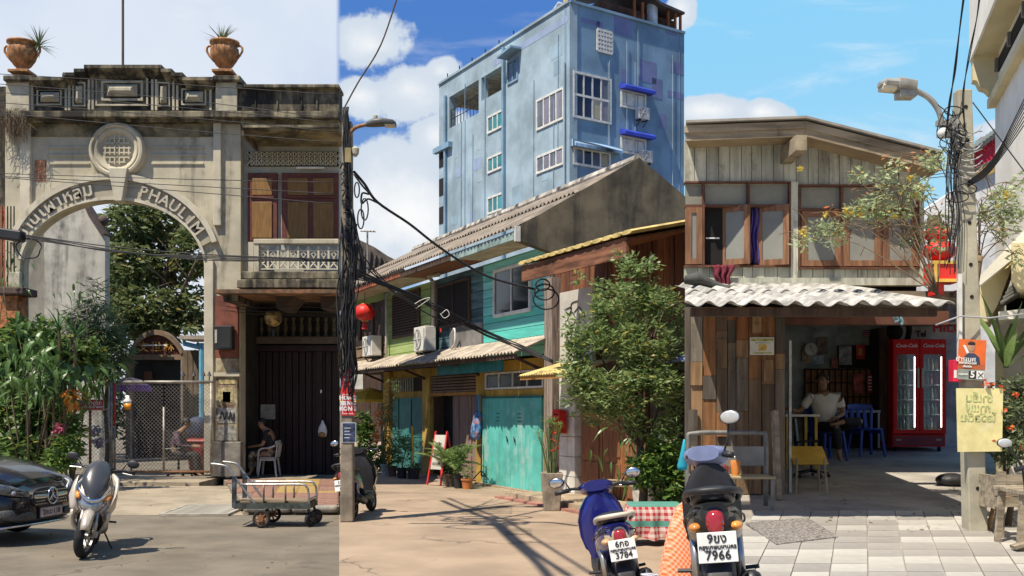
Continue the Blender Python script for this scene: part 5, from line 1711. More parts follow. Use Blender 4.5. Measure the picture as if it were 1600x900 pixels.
for i in range(n):
 a = u0 + (u1 - u0) * i / n; b = u0 + (u1 - u0) * (i + 1) / n
 mb = MB()
 mb.loft([[(a + .01, -.0, z), (a + .01, -.06, z), (a + .05, -.09, z), (b - .08, -.09, z), (b - .04, -.05, z), (b - .005, -.05, z), (b - .005, 0, z)] for z in (.03, 1.94)])
 d = T.part('door_panel', mb, TEAL)
 if i in (2, 5): T.part('vent_slot', MB().box(a + .08, b - .12, -.096, -.085, 1.6, 1.615).box(a + .08, b - .12, -.096, -.085, 1.52, 1.535).box(a + .08, b - .12, -.096, -.085, 1.44, 1.455), GAP, d)
 if i in (3, 4): T.part('handle', MB().tube([(b - .06, -.1, 1.0), (b - .06, -.12, 1.12)], .012, 6), DARKM, d)
T.part('door_frame', MB().box(u0 - .03, u1 + .03, -.06, -.0, 1.945, 1.985), TEALD)
T.part('sill', MB().box(u0 - .2, u1 + .25, -.18, .1, 0.0, .028), CONC)

# --- dark teal house
T = house('weathered grey teal shophouse with slatted transom and open brown door', 673, 755)
tg = [mat('board_grey_teal%d' % i, c, .8, var=.3, scale=3, grain=(.4, 3, 5), bump=.15) for i, c in enumerate(((.06, .13, .14), (.09, .17, .18), (.05, .10, .11), (.10, .20, .21)))]
T.part('upper_wall', ubox(MB(), 672.5, 755.5, ZA, ZC, .07, .2), GAP)
boards(T, 673, 754.5, ZA + .05, ZC, tg, .2, .01, rnd)
window(T, 685, 736, zz(685, 515), zz(685, 447), -.005, 2, WOODD, GAP, .07)
T.part('cement_patch', ubox(MB(), 704, 754, ZA + .12, zz(704, 512), -.03, .01), mat('cement_grey', (.20, .19, .18), .9, var=.25, scale=2, bump=.2))
T.part('drainpipe', MB().tube([(ux(700), -.25, zz(700, 430)), (ux(684), -.25, zz(684, 432)), (ux(682), -.08, zz(682, 442)), (ux(682), -.08, ZA + .7)], .055, 8), mat('pipe_beige', (.46, .40, .28), .6), smooth=35)
T.part('lower_wall', ubox(MB(), 660, 745, 0, ZA, .5, .6), YEL)
T.part('pillar', ubox(MB(), 661, 672.5, 0, ZA - .02, -.02, .5), YEL)
T.part('lintel', ubox(MB(), 672.6, 744.9, 2.55, ZA - .02, 0, .1), YEL)
for i in range(6): T.part('transom_slat', ubox(MB(), 673, 744.5, 2.12 + .072 * i, 2.165 + .072 * i, .0, .05), mat('slat_brown', (.20, .14, .10), .8, var=.2))
T.part('transom_back', ubox(MB(), 673, 744.5, 2.1, 2.55, .12, .15), GAP)
T.part('lintel', ubox(MB(), 672.6, 744.9, 2.03, 2.11, -.01, .1), mat('beam_orange', (.40, .20, .05), .8))
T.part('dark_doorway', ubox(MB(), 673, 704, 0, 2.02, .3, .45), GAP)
for i in range(4): T.part('door_board', ubox(MB(), 704 + 9.8 * i, 713 + 9.8 * i, .03, 2.02, .06 + .012 * (i % 2), .12), mat('door_mauve_brown', (.24, .165, .135), .8, var=.2, scale=3, grain=(4, 4, .4), bump=.15))
T.part('door_leaf', MB().box(ux(676), ux(676) + .05, .02, .75, .05, 2.0), WOODD)

# --- green house
T = house('lime green boarded shophouse with dark louvred window and dark green doors', 605, 673)
gg = [mat('board_green%d' % i, c, .75, var=.12, scale=2, grain=(.4, 3, 5), bump=.1) for i, c in enumerate(((.27, .37, .12), (.32, .42, .15), (.24, .33, .11)))]
T.part('upper_wall', ubox(MB(), 605, 672.5, ZA, ZC, .07, .2), GAP)
boards(T, 606, 672.2, ZA + .05, ZC, gg, .22, .01, rnd)
f = window(T, 615, 657, zz(615, 530), zz(615, 462), -.005, 1, WOODD, GAP, .08)
for i in range(14): T.part('louvre', MB().box(ux(615) + .08, ux(657) - .08, -.05, -.02, zz(615, 528) + .07 + .075 * i, zz(615, 528) + .1 + .075 * i), WOODD, f)
T.part('corner_pipe', MB().tube([(ux(609), -.1, ZA), (ux(609), -.1, ZC)], .045, 8), mat('pipe_white', (.55, .54, .48), .6), smooth=True)
T.part('lower_wall', ubox(MB(), 600, 660, 0, ZA, .1, .3), YEL)
T.part('pillar', ubox(MB(), 600, 609, 0, ZA - .02, -.02, .1), YEL)
f = T.part('window', ubox(MB(), 611, 661, 2.18, 2.55, .03, .09), GAP)
for i in range(10): T.part('window_bar', MB().box(ux(612) + .19 * i, ux(612) + .19 * i + .03, .0, .03, 2.18, 2.55), mat('bar_cream', (.5, .48, .38), .6), f)
for i in range(5): T.part('door_panel', ubox(MB(), 612 + 9.8 * i, 621 + 9.8 * i, .03, 2.0, .02 + .02 * (i % 2), .1), TEALD)

# --- dark timber house at the end
T = house('dark timber shophouse open to a shadowed balcony, farthest of the row', 553, 605)
T.part('back_wall', ubox(MB(), LEND, 605, 0, ZC, .9, 1.0), WOODD)
T.part('balcony_floor', ubox(MB(), LEND, 604.5, ZA, ZA + .2, -.05, .9), WOODD)
T.part('green_beam', ubox(MB(), 560, 605, zz(605, 466), zz(605, 455), -.1, .05), gg[2])
for i in range(3): T.part('rail_board', ubox(MB(), LEND, 604, ZA + .25 + .28 * i, ZA + .48 + .28 * i, -.04 - .01 * i, .02), mat('rail_wood', (.20, .13, .07), .85, var=.3, scale=4))
for x in (560, 580, 600): T.part('post', ubox(MB(), x, x + 3, ZA + .2, ZC, -.02, .06), WOODD)
for x in (570, 590): T.part('door_leaf', ubox(MB(), x, x + 9, ZA + .3, ZC - .3, .6, .7), WOODR)

# --- long roof, fascia, gable
T = Thing(FM, 'long_roof', 'long weathered corrugated roof with grey gable wall over the shophouse row', 'roof', (0, 2, ZE))
e0 = FG2.at(790, 356); rg = FG2.at(993, 256)
we, ze, wr_, zr = e0.x * .8, e0.z, rg.x, rg.z
uR = ux(860)
uL = ux(LEND)
ns = 9
for i in range(ns):
 a = uR + .12 - (uR - uL + .1) * i / ns; b = uR + .12 - (uR - uL + .1) * (i + 1) / ns
 k = 1 if i < 6 else .9
 T.part('roof_sheet', corr(FM, b + .01, a, (we - .1, ze + .02 - .01 * (i % 2)), ((we + wr_) / 2, (ze + zr) / 2 + .03), .18, .03), ROOFG)
 T.part('roof_sheet', corr(FM, b + .01, a, ((we + wr_) / 2 - .1, (ze + zr) / 2 + .045), (wr_, zr + .04 - .01 * (i % 2)), .18, .03), ROOFG)
for i in range(12):
 a = uR + .12 - (uR - uL + .1) * i / 12
 T.part('ridge_cap', MB().tube([(a, wr_, zr + .05), (a - .95, wr_, zr + .05)], .13, 8), mat('ridge_white', (.40, .37, .32), .9, var=.4, scale=5))
T.part('fascia', MB().box(ux(757), uR + .1, we - .04, we + .02, ze - .22, ze - .06), mat('fascia_grey_teal', (.25, .34, .33), .8, var=.3, scale=4))
T.part('fascia', MB().box(ux(673), ux(757) - .01, we - .04, we + .02, ze - .2, ze - .06), WOODD)
T.part('fascia', MB().box(uL, ux(673) - .01, we - .04, we + .02, ze - .17, ze - .06), mat('fascia_red', (.33, .10, .05), .8, var=.3, scale=4))
T.part('fascia_end', MB().box(uR + .101, uR + .16, we - .06, we + .05, ze - .27, ze + .03), WHITEF)
for i in range(7):
 w0 = we + .03 + (0.0 - we - .03) * i / 7
 T.part('soffit_board', MB().box(ux(757), uR + .1, w0, w0 + (0 - we) / 7 - .01, ze - .17, ze - .14), mat('soffit_cream', (.45, .40, .30), .85, var=.2, scale=3))
T.part('soffit', MB().box(ux(673), ux(757) - .01, we + .03, 0, ze - .17, ze - .14), WOODR)
T.part('soffit', MB().box(uL, ux(673) - .01, we + .03, 0, ze - .19, ze - .15), mat('soffit_pale', (.42, .39, .27), .85))
gp = [(-.02, 0), (-.02, FG2.at(858, 396).z), (we + .03, ze - .25), (we + .03, ze + .03), (wr_, zr + .1), (wr_ + 5.5, zr + .1 - 5.5 * .62), (wr_ + 5.5, 0)]
T.part('gable_wall', MB().add(*(lambda m: (m.v, m.f))(MB().prism(gp, -.1, .1, M=None)), M=Matrix.Translation((uR + .05, 0, 0)) @ Matrix.Rotation(R(90), 4, 'Z')),
    mat('gable_mould', (.145, .12, .078), .95, var=.35, scale=1.1, stain=(.045, .042, .035), stain_amt=.62, streak=True, bump=.3))

# --- shared awning over the pavement
T = Thing(FM, 'corrugated_awning', 'long corrugated awning with ragged pale edge above the lane doors', 'awning', (ux(700), -.5, 2.6))
wA = -.85
zA0 = FM.at(700, 561, wA).z
for i in range(10):
 a = uR + .1 - (uR - uL + .1) * i / 10; b = uR + .1 - (uR - uL + .1) * (i + 1) / 10
 T.part('awning_sheet', corr(FM, b + .01, a, (wA - .04 * (i % 3), zA0 - .012 * (i % 2)), (.02, zA0 + .36), .16, .025), mat('awning_cement', (.40, .34, .27), .95, var=.25, scale=3, stain=(.15, .12, .09), stain_amt=.35, bump=.2))
T.part('edge_beam', MB().box(uL, uR, wA + .05, wA + .11, zA0 - .13, zA0 - .04), WOODD)
T.part('teal_board', MB().box(ux(716), ux(822), wA + .3, wA + .33, zA0 - .33, zA0 - .05), mat('sign_teal', (.02, .16, .17), .6, var=.2))
for x in (600, 665, 750, 850): T.part('bracket', MB().beam((ux(x), .0, zA0 - .35), (ux(x), wA + .1, zA0 - .05), .05, .06), WOODD)
for x in (640, 720): T.part('lamp_tube', MB().box(ux(x) - .5, ux(x) + .1, -.4, -.36, zA0 - .08, zA0 - .05), mat('tube_lamp', (.7, .68, .6), .4))


# --- air conditioners
def aircon(fr, label, c, w, h, d, group='air conditioners on the walls', rd=True):
 T = Thing(fr, 'air_conditioner', label, 'air conditioner', c, group)
 x, y, z = c
 m_ = mat('aircon_white', (.68, .66, .60), .5, var=.1, scale=5)
 T.part('case', MB().box(x - w / 2, x + w / 2, y - d, y, z, z + h), m_, bev=.015)
 M = Matrix.Translation((x - w * .14, y - d - .006, z + h / 2)) @ Matrix.Rotation(R(90), 4, 'X')
 T.part('fan_guard', MB().lathe([(h * .40, -.01), (h * .42, .012), (h * .38, .012), (h * .36, 0), (h * .02, 0), (0.0, .01)], 24, M=M), mat('aircon_grey', (.38, .38, .36), .5), smooth=40)
 fb_ = MB()
 for i in range(6):
  fb_.beam(M @ Vector((0, 0, .012)), M @ Vector((h * .37 * math.cos(PI * i / 3), h * .37 * math.sin(PI * i / 3), .012)), .012, .012)
 T.part('guard_spokes', fb_, m_, kind='stuff')
 T.part('side_grille', MB().box(x + w * .36, x + w * .46, y - d - .004, y - d + .01, z + h * .1, z + h * .9), mat('aircon_grey', (.38, .38, .36), .5))
 for s in (-1, 1):
  T.part('bracket', MB().beam((x + s * w * .3, y + .02, z - .04), (x + s * w * .3, y - d, z - .04), .03, .05).beam((x + s * w * .3, y + .02, z - .3), (x + s * w * .3, y - d * .9, z - .06), .02, .03), DARKM)
 return T


A = aircon(FM, 'white air conditioner with red badge beside the drainpipe on the grey teal house', ((ux(663) + ux(694)) / 2, -.1, zz(680, 545, -.4)), .82, .62, .3)
p = FM.at(690, 516, -.41)
A.part('badge', MB().box(p.x - .1, p.x - .02, -.412, -.40, p.z - .04, p.z + .05), mat('sign_red', (.55, .02, .015), .5, var=.06))
A.part('refrigerant_pipe', MB().tube(spline([(p.x + .1, -.2, p.z - .1), (p.x + .3, -.2, p.z + .02), (p.x + .34, -.2, p.z - .3), (p.x + .12, -.2, p.z - .45)], 5), .025, 6), WHITEF, smooth=True)
aircon(FM, 'white air conditioner on the dark timber house below the red lantern', ((ux(583) + ux(607)) / 2, -.12, zz(595, 553, -.4)), .9, .58, .3)

# --- lantern
def red_lantern(fr, label, c, r, group=None):
 T = Thing(fr, 'red_lantern', label, 'lantern', c, group)
 c = Vector(c)
 T.part('globe', MB().lathe([(r * math.cos(t) ** .9 if abs(t) < 1.5 else r * .3, r * .82 * math.sin(t)) for t in [(-1.25 + 2.5 * i / 10) for i in range(11)]], 40, c, ripple=lambda a, z: 1 + .03 * math.cos(a * 16)), mat('lantern_red', (.62, .025, .02), .5, var=.1), smooth=True)
 for s in (-1, 1): T.part('cap', MB().lathe([(r * .34, 0), (r * .34, r * .12)], 16, c + Vector((0, 0, s * r * .8 - r * .06))), mat('gilt', (.55, .30, .06), .45))
 T.part('tassel', MB().lathe([(r * .05, -r * .85), (r * .22, -r * 1.1), (r * .3, -r * 1.6), (r * .05, -r * 1.5)], 10, c), mat('lantern_red', (.62, .025, .02), .5, var=.1))
 T.part('cord', MB().tube([c + Vector((0, 0, r * .8)), c + Vector((0, 0, r * 1.9))], .01, 5), GAP)


red_lantern(FM, 'round red paper lantern hanging from the dark timber house balcony', FM.at(570, 488, -.6), .30)

# ================================================================ brown house at the right of the lane
T = Thing(FM, 'brown_house', 'brown timber house with yellow tiled eave and carved brown doors', 'house', (ux(960), .3, 0))
uB0, uB1 = ux(862), ux(1075) + .6
wB = -1.5
r0 = FM.at(815, 421, wB); r1 = FM.at(1068, 347, wB)
zB = r0.z
T.part('wall', MB().box(uB0, uB1, .12, .3, 0, zB + .4), WOODD)
rb = random.Random(61)
k = uB0
while k < uB1:
 T.part('wall_board', MB().box(k, k + .15, .05 - rb.uniform(0, .02), .12, 2.75, zB + .35), rb.choice((WOODR, mat('wood_maroon', (.13, .05, .03), .75, var=.3, scale=4, grain=(4, 4, .4)))))
 k += .162
k = r0.x
i = 0
YT = mat('eave_tile_yellow', (.55, .42, .16), .8, var=.25, scale=5, stain=(.25, .19, .09), stain_amt=.35)
while k < uB1:
 T.part('eave_tile', MB().loft([superring((k + .13, wB - .06 + (.3 + 2.2) * t, zB + .10 + .55 * t), (1, 0, 0), (0, 0, 1), .15, .035, 10, 2) for t in (0, .12, 1)]), YT, smooth=50)
 k += .29
T.part('barge_board', MB().box(r0.x, (r0.x + uB1) / 2 - .5, wB, wB + .05, zB - .22, zB + .05), mat('barge_wood', (.20, .085, .045), .8, var=.4, scale=3, grain=(.4, 4, 4), stain=(.40, .30, .22), stain_amt=.2))
T.part('barge_board', MB().box((r0.x + uB1) / 2 - .49, uB1, wB - .01, wB + .04, zB - .24, zB + .05), mat('barge_wood', (.20, .085, .045), .8, var=.4, scale=3, grain=(.4, 4, 4), stain=(.40, .30, .22), stain_amt=.2))
T.part('soffit', MB().add([(r0.x, wB + .05, zB + .02), (uB1, wB + .05, zB + .02), (uB1, .12, zB + .36), (r0.x, .12, zB + .36), (r0.x, wB + .05, zB + .05), (uB1, wB + .05, zB + .05), (uB1, .12, zB + .39), (r0.x, .12, zB + .39)], [(0, 1, 2, 3), (7, 6, 5, 4), (0, 4, 5, 1), (3, 2, 6, 7), (0, 3, 7, 4), (1, 5, 6, 2)]), WOODR)
T.part('corner_post', MB().box(ux(861.5), ux(874), -.16, .05, 0, zB + .1), mat('old_post', (.25, .20, .165), .9, var=.35, scale=5, grain=(5, 5, .4), bump=.3))
PT = mat('pillar_tile', (.62, .60, .53), .5, var=.12, scale=4)
z = .05
while z < 2.7:
 for a, b in ((881, 893), (893.5, 905)): T.part('pillar_tile', MB().box(ux(a), ux(b), -.1, .05, z, z + .37), PT)
 z += .38
T.part('door_frame', MB().box(ux(906), ux(1008), -.0, .1, 2.05, 2.2), WOODR)
WDR = mat('carved_door', (.26, .105, .04), .6, var=.25, scale=4, grain=(4, 4, .5), bump=.2)
for i in range(3):
 a, b = ux(907 + 33.5 * i), ux(939.5 + 33.5 * i)
 d = T.part('door_leaf', MB().box(a, b, .02, .09, .05, 2.04), WDR)
 for z0, z1 in ((.15, .75), (.85, 1.5), (1.6, 1.95)):
  T.part('door_panel', MB().box(a + .1, b - .1, -.005, .03, z0, z1), WOODR if z1 < 1.6 else WDR, d, bev=.02)
T.part('step', MB().box(ux(878), uB1, -1.15, -.11, 0, .12), mat('step_concrete', (.38, .30, .20), .9, var=.2, scale=3, bump=.2))
T.part('step_edge', MB().box(ux(866), uB1, -1.3, -1.151, 0, .04), mat('step_red', (.36, .17, .13), .9, var=.2))
pa = FM.at(876, 448, -.25); pb2 = FM.at(927, 590, -.25)
T = Thing(FM, 'graffiti_board', 'pale board with black line graffiti hung on the brown house', 'board', ((pa.x + pb2.x) / 2, -.25, pb2.z))
T.part('board', MB().box(pa.x, pb2.x, -.27, -.2, zz(876, 585, -.25), zz(876, 458, -.25)), mat('board_pale', (.50, .47, .41), .8, var=.12, scale=2))
gm = MB()
for path in (((895, 510), (887, 500), (893, 487), (899, 498), (895, 510)), ((897, 488), (905, 480), (909, 492), (901, 502)), ((884, 483), (893, 480), (888, 492), (882, 483)), ((902, 470), (894, 473), (891, 482)), ((893, 510), (891, 520), (895, 528)), ((905, 492), (913, 487), (911, 500), (903, 505)), ((884, 540), (886, 528), (891, 541), (896, 529), (900, 541), (905, 528), (909, 543), (914, 530))):
 gm.tube(spline([FM.at(x, y, -.28) for x, y in path], 4), .009, 5)
T.part('line_drawing', gm, INK, kind='stuff')
T = Thing(FM, 'door_canopy', 'small yellow sheet canopy over the corner post between the two houses', 'canopy', FM.at(850, 592, -.5))
c0 = FM.at(814, 590, -1.0); c1 = FM.at(886, 582, -1.0)
T.part('sheet', corr(FM, c0.x, c1.x + .3, (-1.05, c0.z + .04), (-.2, c0.z + .28), .1, .012), YT)
T.part('edge_board', MB().box(c0.x, c1.x + .3, -1.02, -.98, c0.z - .05, c0.z + .02), mat('beam_orange', (.40, .20, .05), .8))
T.part('brace', MB().beam((c1.x, -.2, c0.z - .4), (c1.x, -.95, c0.z), .05, .05), GAP)
pm_ = FM.at(877.5, 677, -.2)
T = Thing(FM, 'red_mailbox', 'red metal mailbox on the weathered corner post', 'mailbox', (pm_.x, -.2, pm_.z))
T.part('case', MB().prism([(pm_.x - .15, pm_.z), (pm_.x + .15, pm_.z), (pm_.x + .15, pm_.z + .4), (pm_.x + .09, pm_.z + .46), (pm_.x - .09, pm_.z + .46), (pm_.x - .15, pm_.z + .4)], -.33, -.17), mat('sign_red', (.55, .02, .015), .5, var=.06), bev=.01)
T.part('slot', MB().box(pm_.x - .09, pm_.x + .09, -.337, -.325, pm_.z + .35, pm_.z + .37), GAP)
T.part('panel', MB().box(pm_.x - .1, pm_.x + .1, -.342, -.33, pm_.z + .06, pm_.z + .28), mat('mail_panel', (.40, .015, .012), .4), bev=.01)

# ================================================================ blue block of flats
BC = ray(890, 636, 45); BC.z = 0
FBL = Frame(BC, math.atan2(-1, .566))
FBR = Frame(BC, math.atan2(1, 1.475))
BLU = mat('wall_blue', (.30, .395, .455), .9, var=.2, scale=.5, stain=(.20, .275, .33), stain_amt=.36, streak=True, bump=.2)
BLUR = mat('wall_blue_shaded', (.185, .30, .405), .9, var=.2, scale=.5, stain=(.135, .225, .32), stain_amt=.36, streak=True, bump=.2)  # right face's weaker light put into a darker blue; trim reuses it
PCH = mat('patch_purple', (.17, .20, .36), .9, var=.12, scale=1)
ZT = FBL.at(890, 4).z
uLL = FBL.at(686, 300).x
uRR = FBR.at(1069, 300).x
T = Thing(FBL, 'blue_building', 'tall patched blue block of flats with white framed windows behind the lane roofs', 'building', (uLL / 2, 4, 0))
M2 = Matrix.Rotation(FBR.a - FBL.a, 4, 'Z')


def Rb(x0, x1, w0, w1, z0, z1): return MB().box(x0, x1, w0, w1, z0, z1, M=M2)


opens = []


def lrect(x0, x1, yt, yb):
 a = FBL.at(x0, yt); b = FBL.at(x0, yb); return a.x, FBL.at(x1, 400).x, b.z, a.z


def rrect(x0, x1, yt, yb):
 a = FBR.at(x0, yt); b = FBR.at(x0, yb); return a.x, FBR.at(x1, 400).x, b.z, a.z


t1 = lrect(702, 748, 158, 201); t2 = lrect(752, 787, 122, 158)
# left face in strips round the two open terraces
zs0, zs1 = t1[2], t1[3]
T.part('wall', MB().box(uLL, 0, 0, .4, 0, t1[2]), BLU)
T.part('wall', MB().box(uLL, 0, 0, .4, max(t1[3], t2[3]), ZT), BLU)
for a, b in ((uLL, t1[0]), (t1[1], t2[0]), (t2[1], 0)): T.part('wall', MB().box(a, b, 0, .4, t1[2], max(t1[3], t2[3])), BLU)
T.part('wall', MB().box(t2[0], t2[1], 0, .4, t1[2], t2[2]), BLU)
T.part('terrace_back', MB().box(uLL, t2[1] + .6, 3.0, 3.1, t1[2] - .3, ZT - .3), mat('terrace_grey', (.30, .29, .26), .9))
T.part('terrace_ceiling', MB().box(uLL, t2[1] + .6, .4, 3.0, max(t1[3], t2[3]) - .05, max(t1[3], t2[3]) + .2), mat('terrace_ceiling', (.35, .34, .28), .9, var=.3))
T.part('terrace_floor', MB().box(uLL, t2[1] + .6, .4, 3.0, t1[2] - .25, t1[2]), mat('terrace_grey', (.30, .29, .26), .9))
rl = MB()
for i in range(10): rl.tube([(t1[0] + (t1[1] - t1[0]) * i / 9, .1, t1[2]), (t1[0] + (t1[1] - t1[0]) * i / 9, .1, t1[2] + 1.0)], .02, 4)
for z in (.5, 1.0): rl.tube([(t1[0], .1, t1[2] + z), (t1[1], .1, t1[2] + z)], .025, 4)
T.part('railing', rl, DARKM, kind='stuff')
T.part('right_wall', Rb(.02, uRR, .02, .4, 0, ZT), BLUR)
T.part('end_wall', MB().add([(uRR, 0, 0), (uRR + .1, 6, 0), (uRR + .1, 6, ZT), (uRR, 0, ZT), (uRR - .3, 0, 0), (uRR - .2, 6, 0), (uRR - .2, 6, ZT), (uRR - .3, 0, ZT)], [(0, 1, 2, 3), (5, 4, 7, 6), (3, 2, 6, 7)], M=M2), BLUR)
T.part('roof_slab', MB().box(uLL, -.7, .4, 4.2, ZT - .6, ZT - .3), BLU)
T.part('parapet_cap', MB().box(uLL, .0, -.08, .45, ZT, ZT + .12), BLU)
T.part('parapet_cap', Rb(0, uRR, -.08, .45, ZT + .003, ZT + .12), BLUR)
for x in (789, 698): T.part('downpipe', MB().tube([(FBL.at(x, 400).x, -.1, 0), (FBL.at(x, 400).x, -.1, FBL.at(x, 75 if x > 700 else 150).z)], .1, 6), BLUR)
T.part('downpipe', MB().tube([(FBL.at(884, 400).x, -.08, 0), (FBL.at(884, 400).x, -.08, FBL.at(884, 98).z)], .06, 6), BLU)
T.part('canopy', MB().beam((FBL.at(793, 90).x, -.3, FBL.at(793, 93).z), (FBL.at(815, 80).x, -.3, FBL.at(815, 75).z), .6, .1), BLUR)


def bwin(face, x0, x1, yt, yb, panes, rows, gm, fm=WHITEF, fw=.1):
 a, b, z0, z1 = lrect(x0, x1, yt, yb) if face == 'l' else rrect(x0, x1, yt, yb)
 MX = None if face == 'l' else M2
 w0 = .0 if face == 'l' else .02
 f = T.part('window', MB().box(a, b, w0 - .06, w0, z0, z0 + fw, MX).box(a, b, w0 - .06, w0, z1 - fw, z1, MX).box(a, a + fw, w0 - .06, w0, z0 + fw, z1 - fw, MX).box(b - fw, b, w0 - .06, w0, z0 + fw, z1 - fw, MX), fm)
 for i in range(panes):
  p0 = a + fw + (b - a - 2 * fw) * i / panes; p1 = a + fw + (b - a - 2 * fw) * (i + 1) / panes
  for j in range(rows):
   q0 = z0 + fw + (z1 - z0 - 2 * fw) * j / rows; q1 = z0 + fw + (z1 - z0 - 2 * fw) * (j + 1) / rows
   g_ = gm[(i + j * panes) % len(gm)]
   T.part('pane', MB().box(p0 + .04, p1 - .04, w0 - .03, w0 - .015, q0 + .04, q1 - .04, MX), g_, f)
  if i: T.part('mullion', MB().box(p0 - .04, p0 + .04, w0 - .05, w0 - .002, z0 + fw, z1 - fw, MX), fm, f)
 if rows > 1: T.part('transom', MB().box(a + fw, b - fw, w0 - .055, w0 - .003, (z0 + z1) / 2 - .05, (z0 + z1) / 2 + .05, MX), fm, f)
 return a, b, z0, z1


gt = [mat('pane_teal', (.05, .25, .27), .15, var=.3, scale=.8)]
gy = [mat('pane_grey', (.13, .14, .17), .12, var=.3, scale=.8), mat('pane_lilac', (.22, .21, .25), .2, var=.2, scale=.8)]
gd = [glass('pane_dark', (.02, .025, .05)), mat('pane_cream', (.42, .37, .26), .5, var=.2, scale=.5)]
for yt, yb in ((183, 210), (247, 272), (309, 336)): bwin('l', 762.5, 787, yt, yb, 3, 1, gt)
bwin('l', 839, 882, 157, 205, 4, 1, gy); bwin('l', 839, 882, 245, 273, 4, 1, gy)
bwin('l', 793.5, 810, 98, 134, 2, 1, [glass('pane_blue', (.03, .06, .12))], BLUR)
bwin('r', 895, 955, 110, 183, 4, 2, [gd[0], gd[0], gd[1], gy[1], gd[0], gd[0], gd[0], gy[0]])
bwin('r', 895, 953.5, 228, 257, 4, 1, [gy[0], gd[0], gy[0], gd[1]])
wh = [mat('pane_white', (.66, .65, .60), .5, var=.06)]
bwin('r', 970, 1009, 138, 167, 2, 1, wh); bwin('r', 970, 1009, 211, 238, 2, 1, wh)
AWB = mat('awning_blue', (.03, .055, .42), .6, var=.2, scale=2)
AWS = mat('awning_stripe', (.25, .38, .68), .6, var=.9, scale=4, grain=(1.6, .01, .01))
for x0, x1, yt, yb, m_ in ((891, 964.5, 217, 229, AWS), (968.5, 1016, 130, 139, AWB), (968.5, 1016, 201, 210.5, AWB)):
 a, b, z0, z1 = rrect(x0, x1, yt, yb)
 T.part('window_awning', MB().loft([[(x, w, z) for w, z in ((0, z1), (-.25, z1 - .06), (-.4, z0 + .1), (-.4, z0 - .04), (-.32, z0), (0, z0))] for x in (a, b)], M=M2), m_)
a, b, z0, z1 = rrect(933, 955.5, 46, 79)
gbk = T.part('vent_window', Rb(a, b, -.01, .05, z0, z1), GAP)
for i in range(6):
 T.part('vent_bar', Rb(a + (b - a) * i / 5 - .05, a + (b - a) * i / 5 + .05, -.06, -.012, z0, z1), WHITEF, gbk)
 T.part('vent_bar', Rb(a, b, -.065, -.013, z0 + (z1 - z0) * i / 5 - .05, z0 + (z1 - z0) * i / 5 + .05), WHITEF, gbk)
for x0, y0, x1, y1 in ((960, 21, 988, 52), (1000, 92, 1026, 126), (971, 107, 981, 128), (1048, 93, 1070, 112), (1019, 121, 1035, 152), (1043, 140, 1070, 150), (1031, 176, 1040, 200), (932, 32, 943, 42), (908, 26, 938, 34), (1040, 44, 1058, 52)):
 a, b, z0, z1 = rrect(x0, x1, y0, y1)
 T.part('paint_patch', Rb(a, min(b, uRR), .012, .03, z0, z1), PCH)
for x0, y0, x1, y1 in ((741, 249, 752, 268), (714, 262, 720, 278), (734, 330, 741, 358), (772, 94, 888, 82)):
 a, b, z0, z1 = lrect(x0, x1, min(y0, y1 + 14), max(y0 + 10, y1))
 T.part('paint_patch', MB().box(a, b, -.008, .02, z0, z1), mat('patch_lilac', (.27, .34, .48), .9, var=.12, scale=1))
for z in (273, 209): pass
T.part('ledge', MB().box(uLL - .3, FBL.at(707, 300).x, -.25, .0, FBL.at(690, 238).z, FBL.at(690, 230).z), BLUR)
for yy in (262, 306, 350): T.part('side_opening', MB().box(uLL + .05, uLL + .7, -.03, .0, FBL.at(688, yy).z, FBL.at(688, yy - 26).z), GAP)
rw = random.Random(62)
for i in range(7):
 u = rw.uniform(uLL * .9, -.5)
 T.part('wall_cable', MB().tube([(u, -.03, rw.uniform(8, 13)), (u + .05, -.03, ZT - rw.uniform(.5, 4))], .018, 4), BLUR)
for i in range(6):
 u = rw.uniform(.5, uRR - .4)
 T.part('wall_cable', MB().tube([(u, -.03, rw.uniform(10, 14)), (u, -.03, ZT - rw.uniform(.2, 3))], .016, 4, M=M2), BLU)
for i in range(16):
 u = rw.uniform(uLL * .95, -1.2); z = rw.uniform(9, ZT - 1.5)
 if z + .9 > t1[2] - .2 and u < t2[1] + 1: continue
 T.part('paint_patch', MB().box(u, u + rw.uniform(.3, 1.0), -.006, .02, z, z + rw.uniform(.2, 1.0)), mat('patch_pale%d' % (i % 3), ((.33, .41, .46), (.25, .35, .42), (.28, .39, .47))[i % 3], .9, var=.15, scale=1))
# roof clutter
xs_ = lambda px_: FBR.at(px_, 60).x
T.part('roof_shed', Rb(xs_(950), uRR - .1, .5, 2.5, ZT, ZT + .75), mat('shed_brown', (.10, .05, .035), .9, var=.4, scale=1.5))
for x in [FBR.at(px_, 60).x for px_ in (992, 1005, 1045, 1056, 1064)]: T.part('shed_post', Rb(x, x + .1, .05, .15, ZT + .13, ZT + 1.0), mat('rust_post', (.32, .10, .03), .8))
T.part('shed_roof', MB().add(*(lambda m: (m.v, m.f))(MB().prism([(xs_(930), ZT + 1.0), (xs_(990), ZT + 1.7), (xs_(1030), ZT + 1.0), (uRR - .1, ZT + .9), (uRR - .1, ZT + 1.0), (xs_(1030), ZT + 1.15), (xs_(990), ZT + 1.85), (xs_(930), ZT + 1.15)], -.15, 2.8)), M=M2), mat('shed_roof_dark', (.07, .06, .06), .8))
T.part('duct', MB().tube([(xs_(1028), .4, ZT - .1), (xs_(1028), .4, ZT + 1.7), (xs_(1036), .4, ZT + 2.4)], .26, 12, M=M2), mat('duct_white', (.62, .62, .60), .5, .2), smooth=30)
T.part('roof_tank', Rb(.1, .5, .2, .6, ZT + .13, ZT + .4), mat('tank_yellow', (.5, .33, .06), .6))
